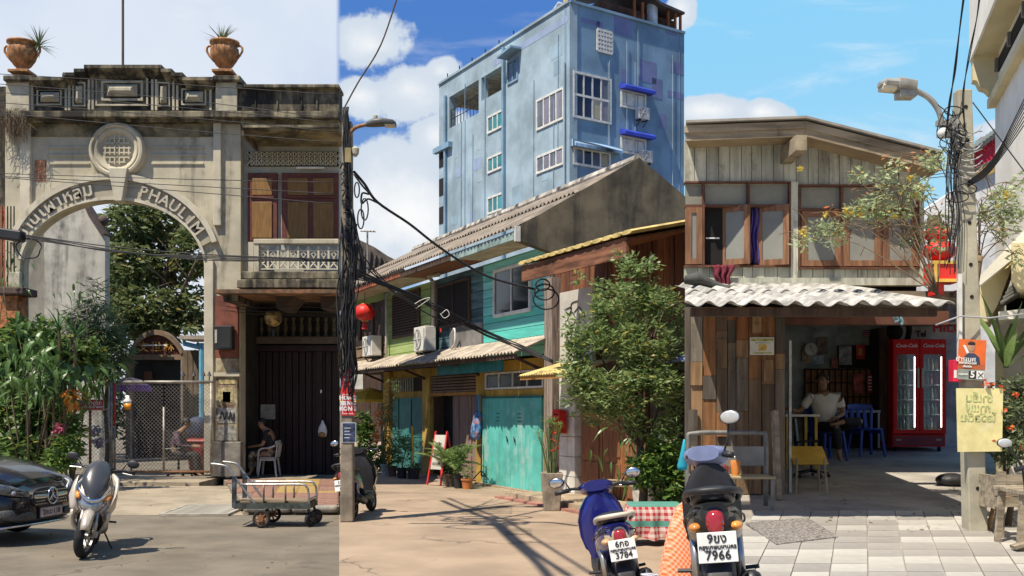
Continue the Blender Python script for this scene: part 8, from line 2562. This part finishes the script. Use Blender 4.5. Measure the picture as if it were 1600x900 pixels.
CPO = mat('pole_pale', (.40, .37, .28), .92, var=.15, scale=3, stain=(.22, .20, .16), stain_amt=.35, bump=.15)
T.part('shaft', MB().loft([[kq(x, y) + Vector((sx * w, sy * w, 0)) for sx, sy in ((-1, -1), (1, -1), (1, 1), (-1, 1))] for x, y, w in ((1523, 832, .088), (1503.5, 142, .066))]), CPO, bev=.012)
for y in (170, 222, 350, 415, 465, 762):
 xx = 1523 - (829 - y) * .0284
 hm = MB().lathe([(.018, -.004), (.018, .004)], 10, M=Matrix.Translation(kq(xx, y, -.088 + .022 * (829 - y) / 687 - .001)) @ Matrix.Rotation(R(90), 4, 'X'))
 T.part('bolt_hole', hm, GAP)
T.part('cable_guard', MB().box(kq(1490, 0).x, kq(1495, 0).x, -.12, -.07, kq(0, 590).z, kq(0, 430).z), WHITEF)
L = Thing(None, 'street_lamp', 'grey street lamp on a curved arm at the top of the pale concrete pole', 'street lamp', o + kq(1490, 200))


def l2(px, py, y=0.0): return kq(px, py, y) - kq(1490, 200)


LG = mat('lamp_alu', (.36, .35, .32), .45, .4, var=.15, scale=8)
L.part('arm', MB().tube(spline([l2(1472, 215), l2(1471, 190), l2(1465, 170), l2(1450, 152), l2(1425, 139)], 5), .028, 8), LG, smooth=True)
L.part('clamp', MB().cbox(l2(1483, 208), (.2, .1, .07)).cbox(l2(1491, 205), (.03, .14, .3)), LG)
h_ = L.part('lamp_head', MB().loft([superring(l2(x, y), (0, 1, 0), (.1, 0, 1), w, h, 14, 3) for x, y, w, h in ((1373, 132, .05, .02), (1380, 131.5, .11, .04), (1398, 133, .12, .042), (1399, 133, .14, .058), (1426, 137, .13, .052), (1429, 138, .06, .03))]), LG, smooth=35)
L.part('gear_box', MB().cbox(l2(1415, 145), (.16, .16, .1)), LG, h_)
L.part('lens', MB().loft([superring(l2(x, y), (0, 1, 0), (0, 0, 1), .09, .03, 12, 3) for x, y in ((1376, 137), (1397, 139))]), mat('lens_cream', (.60, .55, .42), .3), h_)
for x in (1414, 1421): L.part('bolt', MB().tube([l2(x, 150), l2(x, 154)], .012, 6), STEEL, h_)
T2 = Thing(None, 'meter_globe', 'small white insulator globe and bracket left of the pole top', 'insulator', o + kq(1470, 210, -.05))
T2.part('globe', MB().ell((0, 0, 0), .055, 12, 8), WHITEF, smooth=True)
T2.part('bracket', MB().cbox((.0, 0, .09), (.12, .06, .05)), LG)
rb = random.Random(93)
tw = MB()
for i in range(26):
 x, y = rb.uniform(1466, 1498), rb.uniform(165, 235)
 pts = [kq(x + rb.gauss(0, 9), y + k * rb.uniform(6, 22), -.12 + rb.gauss(0, .05)) for k in range(4)]
 tw.tube(spline(pts, 4), rb.uniform(.003, .006), 4)
for i in range(16):
 x = rb.uniform(1472, 1496)
 tw.tube(spline([kq(x, 240, -.12), kq(x - rb.uniform(0, 8), 290, -.14), kq(x + rb.uniform(-6, 6), 340, -.12), kq(x + rb.uniform(-12, 6), 395 + rb.uniform(-20, 40), -.12)], 4), rb.uniform(.003, .006), 4)
for (cx, cy, r_) in ((1486, 312, 17), (1480, 180, 14), (1500, 300, 16)):
 tw.tube([kq(cx + r_ * math.cos(2 * PI * i / 18), cy + r_ * .5 * math.sin(2 * PI * i / 18), -.14) for i in range(18)], .006, 4, close=True)
T.part('wire_tangle', tw, mat('cable_black', (.018, .018, .02), .6), kind='stuff', smooth=True)
tw = MB()
for i in range(9):
 y = 205 + i * 9
 tw.tube(spline([kq(1488, y, -.1), kq(1500, y + 6, -.12), kq(1516, y + rb.uniform(-4, 8), -.12), kq(1530, y - 6, -.06)], 4), .006, 4)
T.part('wire_ties', tw, mat('wire_grey', (.42, .42, .42), .5), kind='stuff', smooth=True)
for i, (pts, r_) in enumerate((([(1478, 212), (1484, 160), (1492, 110), (1499, 50), (1508, -20)], .006), ([(1508, 205), (1505, 150), (1514, 90), (1526, 30), (1532, -15)], .005))):
 for tws in range(2):
  cable('rising_cable', ('twisted black cable rising from the left of the pole top', 'twisted black cable rising from the right of the pole top')[i], spline([ray(x + 1.2 * math.sin(k * 2.1 + PI * tws), y, 9.6 - .25 * k) for k, (x, y) in enumerate(pts)], 6), r_, group='twisted cables rising from the plaza pole')
for i in range(7):
 d = i * 4.5
 cable('service_cable', 'black service cable sweeping from the pole up to the right edge', spline([ray(1512, 292 - d * .3, 9.6), ray(1540, 275 - d * .5, 9.4), ray(1565, 245 - d * .7, 9.2), ray(1604, 190 - d * 1.6, 9)], 6), .005, group='service cables sweeping to the right edge')
cable('stay_wire', 'thin stay wire running from the pole down to the right edge', [ray(1520, 160, 9.7), ray(1606, 275, 9.4)], .006)
cable('string_line', 'string tied across the pole below the awning', [ray(1462, 508, 9.6), ray(1500, 494, 9.5), ray(1545, 497, 9.6), ray(1606, 490, 9.7)], .008, m=mat('string_grey', (.38, .38, .40), .6))


def signM(px, py, tilt=0, D=None): return Matrix.Translation(o + kq(px, py, -.13)) @ Matrix.Rotation(R(tilt), 4, 'Y')


def poster_box(T, name, x0, y0, x1, y1, m_, d0, d1, parent=None):
 return T.part(name, MB().box((x0) / S3, (x1) / S3, d0, d1, -(y1) / S3, -(y0) / S3), m_, parent)


T = Thing(None, 'election_poster', 'orange election poster with a man in dark polo and number 5 on the pole', 'poster', o + kq(1490, 531, -.12), rot=(0, R(3), 0))
PO = mat('poster_orange', (.70, .14, .03), .5, var=.12, scale=5)
s_ = poster_box(T, 'sheet', 0, 0, 42, 62, PO, -.006, .006)
poster_box(T, 'grey_strip', 0, 46, 42, 62, mat('poster_grey', (.28, .31, .27), .6, var=.15, scale=8), -.009, -.0065, s_)
poster_box(T, 'brown_strip', 0, 38, 42, 45.5, mat('poster_brown', (.42, .11, .04), .6), -.0085, -.0065, s_)
poster_box(T, 'black_square', 17, 48, 28, 60, INK, -.012, -.0095, s_)
poster_box(T, 'cross_box', 29, 48, 41, 60, PLATE, -.012, -.0095, s_)
oo = letters(T, 'number', '5', .085, PLATE, Matrix.Translation((22.5 / S3, -.014, -54 / S3)), .003, s_, bold=.003)
cb_ = MB()
for a, b_ in (((31, 50), (39, 58)), ((39, 50), (31, 58))): cb_.beam((a[0] / S3, -.014, -a[1] / S3), (b_[0] / S3, -.014, -b_[1] / S3), .004, .004)
T.part('cross_mark', cb_, INK, s_, kind='stuff')
# plain printed figure
SK = mat('print_skin', (.45, .24, .15), .6)
T.part('printed_head', MB().ell((19 / S3, -.008, -12 / S3), (.034, .004, .045), 14, 10), SK, s_, smooth=True)
T.part('printed_hair', MB().ell((19 / S3, -.0085, -6.5 / S3), (.036, .004, .022), 14, 8), INK, s_, smooth=True)
T.part('printed_shirt', MB().prism([(8 / S3, -38 / S3), (8 / S3, -28 / S3), (14 / S3, -21 / S3), (24 / S3, -21 / S3), (32 / S3, -27 / S3), (34 / S3, -38 / S3)], -.010, -.0065), mat('print_navy', (.04, .05, .10), .7), s_)
T.part('printed_neck', MB().prism([(16 / S3, -22 / S3), (16.5 / S3, -16 / S3), (21.5 / S3, -16 / S3), (22 / S3, -22 / S3)], -.0075, -.0065), SK, s_)
for i, (tx, sz, y) in enumerate((('ปารเมศ', .062, 31), ('วิทยารักษ์สรรค์', .028, 36.5), ('เลือกตั้ง', .026, 41.8), ('กรุงเทพ', .026, 54))):
 oo = letters(T, 'poster_text', tx, sz, PLATE, Matrix.Translation(((11, 14, 14, 8)[i] / S3, -.0125, -y / S3)), .003, s_, bold=.001); oo['kind'] = 'stuff'
vv = MB().prism([(6 / S3, -9 / S3), (10 / S3, -9 / S3), (16 / S3, -20 / S3), (13 / S3, -23 / S3)], -.0072, -.0065)
T.part('white_chevron', vv, PLATE, s_)
T = Thing(None, 'red_meter_box', 'small bright red box fixed on the left side of the pole', 'box', o + kq(1488, 597, -.06))
T.part('case', MB().box(-7 / S3, 6 / S3, -.06, .05, 0, 34 / S3), mat('meter_red', (.66, .02, .06), .45), bev=.006)
T.part('label_strip', MB().box(-6 / S3, -2 / S3, -.064, -.06, 6 / S3, 18 / S3), PLATE)
T = Thing(None, 'yellow_sign', 'sun faded yellow sign with green Thai handwriting seen in reverse, hung on the pole', 'sign', o + kq(1484, 606, -.14), rot=(0, R(1), 0))
YS = mat('sign_yellow', (.70, .63, .30), .7, var=.12, scale=4, stain=(.72, .66, .42), stain_amt=.45)
sm_ = MB().add([(x / S3, y, z / S3) for y in (-.005, .005) for x, z in ((4, -99), (72, -97), (72, 0), (0, -1))], [(0, 1, 2, 3), (7, 6, 5, 4), (1, 0, 4, 5), (2, 1, 5, 6), (3, 2, 6, 7), (0, 3, 7, 4)])
s_ = T.part('board', sm_, YS)
SG = mat('sign_green', (.47, .50, .22), .8, var=.3, scale=20)
for i, (tx, y, w) in enumerate((('ชาเย็น', 16, 35), ('กาแฟ', 31, 34), ('โอวัลติน', 46, 34))):
 oo = letters(T, 'sign_text', tx, .105, SG, Matrix.Translation((w / S3, -.008, -y / S3)), .003, s_, bold=.002, flip=True); oo['kind'] = 'stuff'

# ================================================================ yellow and white building at the right edge
T = Thing(None, 'yellow_building', 'cream and white rendered building with overhanging bays at the right edge', 'building', gy(1640, 12.5))
oB = T.root.location


def bp(px, py, D): return ray(px, py, D) - oB


WR = mat('render_white', (.80, .775, .69), .9, var=.08, scale=1.2, stain=(.48, .45, .36), stain_amt=.3, streak=True, bump=.08)
CR = mat('render_cream', (.66, .58, .36), .9, var=.1, scale=1.2, bump=.08)


def solid(name, quad, D0, D1, m_, par=None):
 """outline on the plane D0, real depth straight back to D1"""
 pts = [bp(x, y, D0) for x, y in quad]
 mb = MB().prism([(p.x, p.z) for p in pts], pts[0].y, pts[0].y + D1 - D0)
 mb.v = [(x + (.5 * (y - pts[0].y)), y, z) for x, y, z in mb.v]                # the block stands at an angle to the plaza
 return T.part(name, mb, m_, par)


FY = Frame(ray(1555, 636, 14.0) * 1.0, math.atan2(-1, -.31))
FY.o.z = 0


def ybox(name, m_, u0, u1, w0, w1, z0, z1):
 vs = MB().box(u0, u1, w0, w1, z0, z1)
 vs.v = [tuple(FY.world(p) - oB) for p in vs.v]
 return T.part(name, vs, m_)


zy = lambda x, y, w=0: FY.at(x, y, w).z
ybox('main_wall', WR, 0, 7, 0, 1.2, 0, 12)
ybox('sill_band', CR, -.02, 7, -.1, -.001, zy(1556, 144, -.1), zy(1556, 130, -.1))
ybox('dark_window', GAP, .35, 7, -.02, .05, zy(1566, 103), zy(1566, 83))
for k in range(5): ybox('window_stile', mat('stile_grey', (.2, .2, .19), .6), .35 + 1.0 * k, .42 + 1.0 * k, -.06, -.021, zy(1566, 103), zy(1566, 83))
ybox('bay', CR, .05, 7, -.30, -.001, zy(1566, 69), 13)
ybox('bay_edge', WR, .02, 7, -.33, -.301, zy(1566, 72), 13)
zc_ = zy(1566, 69)
ck_ = MB().prism([(-.31, zc_ + .002), (-.003, zc_ + .002), (-.003, zc_ - .53), (-.1, zc_ - .53), (-.15, zc_ - .47), (-.22, zc_ - .44), (-.26, zc_ - .35), (-.31, zc_ - .33)], -.1, .1)
ck_.v = [tuple(FY.world((.05 - y + .1, x, z)) - oB) for x, y, z in ck_.v]
T.part('bay_corbel', ck_, CR)
solid('stair_parapet', [(1530, 432), (1598, 362), (1700, 260), (1700, 300), (1598, 392), (1531, 446)], 11.4, 12.39, WR)
solid('stair_soffit', [(1531, 447), (1586, 402), (1562, 470), (1543, 503), (1530, 500)], 11.6, 12.39, CR)
solid('bay_lower', [(1580, 380), (1700, 376), (1700, 452), (1590, 452), (1580, 436)], 11.0, 12.39, CR)
for i in range(4): solid('louvre', [(1563 + 4 * i, 470 - 7 * i), (1606, 446 - 6 * i), (1606, 450 - 6 * i), (1563 + 4 * i, 474 - 7 * i)], 11.3, 11.8, mat('louvre_grey', (.20, .20, .18), .6))
solid('vent_dark', [(1572, 470), (1612, 462), (1612, 486), (1572, 490)], 11.9, 12.3, GAP)
solid('sill_ledge', [(1560, 487), (1640, 478), (1640, 494), (1560, 500)], 11.2, 12.39, WR)
solid('lower_wall', [(1563, 500), (1700, 494), (1700, 760), (1563, 760)], 12.1, 12.39, WR)
solid('lower_step', [(1556, 530), (1570, 524), (1570, 760), (1556, 760)], 11.95, 12.09, CR)
for x, y, m_ in ((1598, 214, LG), (1598, 135, LG)): solid('wall_light', [(x - 4, y - 8), (x + 6, y - 8), (x + 6, y + 5), (x - 4, y + 5)], 12.3, 12.39, m_)
# temple roof and lanterns beyond
FT = Frame((0, 19, 0))
T = Thing(FT, 'temple_roof', 'red Chinese temple eave with dark curved tiles beyond the pole', 'roof', FT.at(1536, 330))
TR = mat('temple_red', (.52, .02, .04), .6, var=.15, scale=3)
T.part('red_frieze', MB().prism(fpoly(FT, [(1505, 250), (1570, 204), (1570, 240), (1505, 272)], 0), 0, .3), TR)
T.part('gilt_frieze', MB().prism(fpoly(FT, [(1505, 272.5), (1570, 240.5), (1570, 262), (1505, 290)], .02), .02, .3), mat('temple_ochre', (.45, .30, .10), .7, var=.3, scale=4))
for i in range(12): T.part('roof_tile', MB().tube([FT.at(1505 + 5.5 * i, 247 - 3.9 * i, -.1), FT.at(1505 + 5.5 * i, 240 - 3.9 * i, .5)], .05, 7), mat('tile_temple', (.14, .15, .14), .6))
for i in range(4): T.part('scroll', MB().tube([FT.at(1514 + 13 * i + 4 * math.cos(k), 250 - 9 * i + 4 * math.sin(k), -.02) for k in range(6)], .02, 5), mat('temple_scarlet', (.68, .05, .04), .6))
T.part('white_wall', MB().prism(fpoly(FT, [(1441, 330), (1500, 291), (1570, 263), (1570, 660), (1441, 660)], .1), .1, .4), mat('white_wash', (.70, .69, .66), .9))
LN = Thing(None, 'lantern_stack', 'red lantern stack on a red and gold stand beside the timber house', 'shrine', ray(1468, 443, 13.0))
oL = LN.root.location


def lp_(px, py): return ray(px, py, 13.0) - oL


LR = mat('lantern_red', (.62, .025, .02), .5, var=.1)
for (x, y, r_, h_) in ((1465, 366, 21, 13), (1468, 392, 24, 17)):
 c = lp_(x, y); s4 = 13.0 / F
 LN.part('lantern', MB().lathe([(r_ * s4 * math.cos(t), h_ * s4 * math.sin(t)) for t in [(-1.3 + 2.6 * i / 10) for i in range(11)]], 32, c, ripple=lambda a, z: 1 + .03 * math.cos(a * 16)), LR, smooth=True)
LN.part('gilt_band', MB().lathe([(.12, -.02), (.12, .03)], 16, lp_(1465, 380)), mat('gilt', (.55, .30, .06), .45))
LN.part('finial', MB().lathe([(.1, 0), (.09, .1), (.02, .14)], 12, lp_(1460, 353)), mat('finial_brown', (.14, .08, .05), .8))
LN.part('stand', MB().box(lp_(1450, 0).x, lp_(1492, 0).x, -.15, .15, lp_(0, 443).z, lp_(0, 412).z), LR)
for rc in ((1449, 410, 1493, 415), (1451, 438, 1492, 443), (1451, 415.2, 1456, 437.8), (1487, 415.2, 1492, 437.8)): LN.part('gilt_trim', MB().box(lp_(rc[0], 0).x, lp_(rc[2], 0).x, -.17, -.151, lp_(0, rc[3]).z, lp_(0, rc[1]).z), mat('gilt_yellow', (.65, .42, .08), .5))
LN.part('leg', MB().box(lp_(1455, 0).x, lp_(1470, 0).x, -.1, .1, lp_(0, 462).z, lp_(0, 443).z - .002), LR)

# ================================================================ climbing plant with yellow flowers
rb = random.Random(95)
VL = leafmat('leaf_vine', (.29, .37, .17), (.48, .55, .33), .45, .4)
VD = leafmat('leaf_dry', (.28, .09, .03), (.45, .20, .08), .6, .3)
base = gy(1530, 10.9)
V = Thing(None, 'climbing_plant', 'leggy yellow flowering shrub sprawling round the pole and across the upstairs windows', 'shrub', base)
bk = mat('vine_bark', (.17, .12, .07), .9, var=.3, scale=6)


def vp(px, py, D): return ray(px, py, D) - base


st = MB()
st.tube(spline([vp(1532, 700, 10.8), vp(1530, 580, 10.8), vp(1520, 520, 10.8), vp(1517, 470, 10.8), vp(1524, 440, 10.8), vp(1530, 400, 10.8)], 4), [.04] * 21, 7)
st.tube(spline([vp(1528, 560, 10.7), vp(1505, 480, 10.6), vp(1475, 468, 10.5), vp(1463, 462, 10.5)], 4), .03, 6)
tips = [(1445, 350, 10.8), (1410, 330, 10.8), (1380, 290, 11), (1350, 320, 11), (1320, 335, 11.1), (1290, 345, 11.2), (1265, 360, 11.2), (1255, 372, 11.2), (1400, 265, 10.8), (1340, 280, 11), (1440, 300, 10.6), (1460, 250, 10.6), (1560, 300, 10.6), (1580, 330, 10.6), (1570, 370, 10.6), (1590, 290, 10.6), (1545, 330, 10.7), (1585, 400, 10.6), (1300, 370, 11.2), (1420, 380, 10.9), (1375, 345, 11)]
hubs = [vp(1465, 460, 10.5), vp(1440, 400, 10.8), vp(1530, 410, 10.8)]
for (x, y, D) in tips:
 h = hubs[2] if x > 1500 else (hubs[1] if rb.random() < .6 else hubs[0])
 t = vp(x, y, D)
 mid = h.lerp(t, .5) + Vector((rb.uniform(-.15, .15), rb.uniform(-.1, .1), rb.uniform(.05, .35)))
 ps = spline([h, mid, t], 6)
 st.tube(ps, [.008 * (1 - .7 * i / (len(ps) - 1)) for i in range(len(ps))], 5)
 for k in range(9):
  a = ps[rb.randrange(3, len(ps))]
  e = a + Vector((rb.gauss(0, .22), rb.gauss(0, .12), rb.gauss(0.03, .14)))
  st.tube(spline([a, a.lerp(e, .5) + Vector((0, 0, .05)), e], 3), .0045, 3, cap=False)
st.tube(spline([hubs[0], hubs[1], vp(1425, 350, 10.8)], 5), .02, 6)
V.part('stems', st, bk, smooth=True, kind='stuff')
lv = MB()
bl = [pxblob(x + rb.gauss(0, 5), y + rb.gauss(0, 6), D, 17 * rb.uniform(.6, 1.2), 13 * rb.uniform(.6, 1.2)) for (x, y, D) in tips for _ in (0, 1)] + [pxblob(1460, 250, 10.5, 30, 14), pxblob(1425, 300, 10.8, 28, 24), pxblob(1365, 325, 11, 35, 20), pxblob(1300, 355, 11.2, 25, 14), pxblob(1570, 330, 10.6, 26, 40), pxblob(1480, 360, 10.7, 24, 40)]
leafcloud(lv, [(c - base, r) for c, r in bl], 2700, .08, .027, rb, .1, .1, clump=0)
V.part('foliage', lv, VL, kind='stuff')
ld = MB()
leafcloud(ld, [(c - base, r) for c, r in (pxblob(1385, 245, 10.9, 10, 14), pxblob(1420, 250, 10.9, 18, 14), pxblob(1345, 300, 11, 16, 10), pxblob(1440, 240, 10.8, 18, 14), pxblob(1300, 330, 11.1, 16, 12), pxblob(1480, 330, 10.6, 18, 30))], 130, .09, .02, rb, .1, .4)
V.part('dry_leaves', ld, VD, kind='stuff')
fl = MB()
for (x, y, D) in ((1253, 362, 11.1), (1258, 366, 11.1), (1290, 335, 11.1), (1322, 330, 11), (1329, 333, 11), (1346, 336, 11), (1399, 340, 10.8), (1430, 305, 10.7), (1422, 278, 10.7), (1570, 308, 10.5), (1250, 264, 11.3), (1572, 303, 10.5)):
 c = vp(x, y, D)
 for k in range(14):
  e = Vector((rb.gauss(0, 1), rb.gauss(0, 1), rb.gauss(0, 1))).normalized() * .045
  sd = e.cross(Vector((.3, .2, 1))).normalized() * .016
  fl.add([c, c + e * .6 + sd, c + e, c + e * .6 - sd], [(0, 1, 2, 3)])
V.part('flowers', fl, leafmat('petal_yellow', (.62, .46, .05), (.75, .65, .20), .5, .3), kind='stuff')

# ================================================================ bush, table and odds at the right corner
fb = gy(1572, 9.9)
tree('flower_bush', 'rounded grey green bush with small red flowers at the right corner of the plaza', fb, [ray(1570, 620, 9.9), ray(1590, 650, 9.9)],
  [pxblob(*k) for k in ((1575, 620, 10, 28, 30), (1560, 660, 9.8, 24, 30), (1595, 655, 9.8, 24, 36), (1578, 700, 9.7, 32, 26), (1600, 610, 10, 20, 30), (1548, 690, 9.8, 14, 20))],
  3000, .075, .028, leafmat('leaf_bush_grey', (.07, .10, .045), (.18, .22, .11), .45, .3), 96, .03, shell=.2)
tree('red_flowers', 'scattered red flower heads on the right corner bush', fb + Vector((0, 0, .8)), [], [pxblob(x, y, 9.55, 4, 4) for x, y in ((1545, 600, ), (1538, 598), (1568, 606), (1590, 612), (1558, 690), (1597, 700), (1565, 640), (1580, 668))], 72, .04, .03, leafmat('petal_scarlet', (.60, .06, .02), (.72, .20, .05), .5, .3), 97, cat='flowers', shell=.1)
T = Thing(None, 'banana_plant', 'broad upright green leaves behind the right corner bush', 'plant', gy(1575, 11.2))
bl = [blade(1.1, .17, .15 + .15 * i, 6).mesh('broad_blade', leafmat('leaf_blade', (.13, .22, .06), (.24, .34, .12), .4, .4)) for i in range(2)]
rosette(T, bl, ray(1572, 575, 11.2) - T.root.location, 9, rb, (.5, 1.45), (.55, .95))
T = Thing(None, 'trough_planter', 'weathered wooden trough under the right corner bush', 'planter', gy(1582, 9.45))
OW = mat('old_grey_wood', (.30, .25, .18), .92, var=.35, scale=4, grain=(.5, 4, 4), stain=(.12, .09, .06), stain_amt=.4, bump=.35)
for i in range(3): T.part('side_board', MB().box(-.24, .4, -.2, -.16, .28 + .1 * i, .37 + .1 * i), OW)
for x in (-.2, .36): T.part('post', MB().beam((x, -.18, 0), (x * .9, -.18, .6), .05, .05), OW)
T.part('end_board', MB().box(-.24, -.2, -.159, .2, .26, .56), OW)
T = Thing(None, 'wooden_table', 'rough grey wooden table with splayed legs at the right edge', 'table', gy(1608, 8.9))
for i in range(3): T.part('top_plank', MB().box(-.2, .6, -.26 + .17 * i, -.1 + .17 * i, .47 + .004 * i, .51 + .004 * i), OW, bev=.006)
for x, y, dx in ((-.15, -.2, -.03), (.5, -.2, .05), (-.15, .18, -.04), (.5, .18, .05)): T.part('leg', MB().beam((x + dx, y, 0), (x, y, .469), .05, .045), OW)
T.part('brace', MB().beam((-.26, -.24, .03), (.28, -.24, .2), .1, .03), OW)
T = Thing(None, 'cane_chair', 'bent cane chair arm standing beside the pole under the bush', 'chair', gy(1553, 9.7))
T.part('back_frame', MB().tube(spline([(-.06, 0, 0), (-.01, 0, .2), (0, 0, .34), (-.02, 0, .44), (.03, 0, .50), (.07, 0, .46)], 5), .02, 6), mat('cane', (.36, .22, .10), .7, var=.2, scale=8), smooth=True)
T.part('leg', MB().tube([(.06, .1, 0), (.07, .05, .34)], .018, 6), mat('cane', (.36, .22, .10), .7, var=.2, scale=8))
T.part('seat', MB().lathe([(.13, .3), (.14, .32), (.13, .34)], 16, (.08, .1, 0)), mat('cane', (.36, .22, .10), .7, var=.2, scale=8))
T = Thing(None, 'standing_mirror', 'rounded motorcycle mirror on a thin stalk in front of the right corner bush', 'mirror', gy(1590, 7.6))
c = ray(1569, 692, 7.6) - T.root.location
T.part('housing', MB().ell(c, (.058, .02, .036), 16, 10), BLACKP, smooth=True)
T.part('glass', MB().ell(c + Vector((0, -.012, 0)), (.053, .012, .032), 16, 10), mat('mirror_pale', (.62, .62, .58), .25, .3), smooth=True)
T.part('stalk', MB().tube(spline([c, c + Vector((.1, .0, -.12)), c + Vector((.16, .02, -.3)), (.1, 0, 0)], 4), .008, 6), BLACKP, smooth=True)
T.part('handlebar', MB().tube([c + Vector((.08, 0, -.2)), c + Vector((.2, 0, -.17))], .02, 8), BLACKP)

# ================================================================ scooter in the near corner of the plaza
sc_ = scooter('parked_scooter', 'dark grey scooter with a large white plate in the near left corner of the plaza', Vector((1.375, 6.72, SL * 6.72)), R(80), R(-5),
     dict(body=mat('paint_graphite', (.03, .035, .035), .3, .2, var=.08, coat=.5), r=.25, cowl_w=.16, plate=('9ขง', 'กรุงเทพมหานคร', '7966'), plate_z=.56, plate_tilt=6, bar_l=.12, bar_r=.2, rail=BLACKP, mirrors=(-1,), grips=(-1,), mz=.26, mirror_m=mat('mirror_pale', (.62, .62, .58), .25, .3), steer=R(-16), bar=mat('bar_blue', (.20, .24, .40), .4)))

# ---------------------------------------------------------------- joints and litter on the ground
lane_ = bpy.data.objects['lane']
for y in (10.1, 17.2):
 link('slab_joint', MB().box(KL * y + .02, KR * y - .02, y, y + .014, .0005, .003).mesh('slab_joint', mat('joint_dark', (.15, .11, .08), .95)), lane_)
rg_ = random.Random(110)
lt = MB()
for i in range(420):
 k = i % 3
 if k == 0:
  p = FM.world((ux(rg_.uniform(640, 880)), -abs(rg_.gauss(.2, .5)) - .2, .006))
 elif k == 1:
  y = rg_.uniform(9.5, 13); p = Vector((rg_.uniform(.27, .5) * y, y, 0)); p.z = SL * y + .02
 else:
  y = rg_.uniform(11, 21); p = Vector((rg_.uniform(-.5, -.18) * y, y, .004 if y < 16.5 else .16))
 a = rg_.uniform(0, 6.3); s_ = rg_.uniform(.012, .035)
 u = Vector((math.cos(a), math.sin(a), rg_.uniform(-.1, .3))) * s_; v = Vector((-math.sin(a), math.cos(a), rg_.uniform(0, .3))) * s_ * .5
 lt.add([p - u, p - v, p + u, p + v], [(0, 1, 2, 3)])
setp(link('fallen_leaves', lt.mesh('fallen_leaves', leafmat('leaf_litter', (.10, .06, .03), (.30, .22, .10), .8, .1))), 'dry fallen leaves scattered along the edges of road and plaza', 'leaves', kind='stuff')
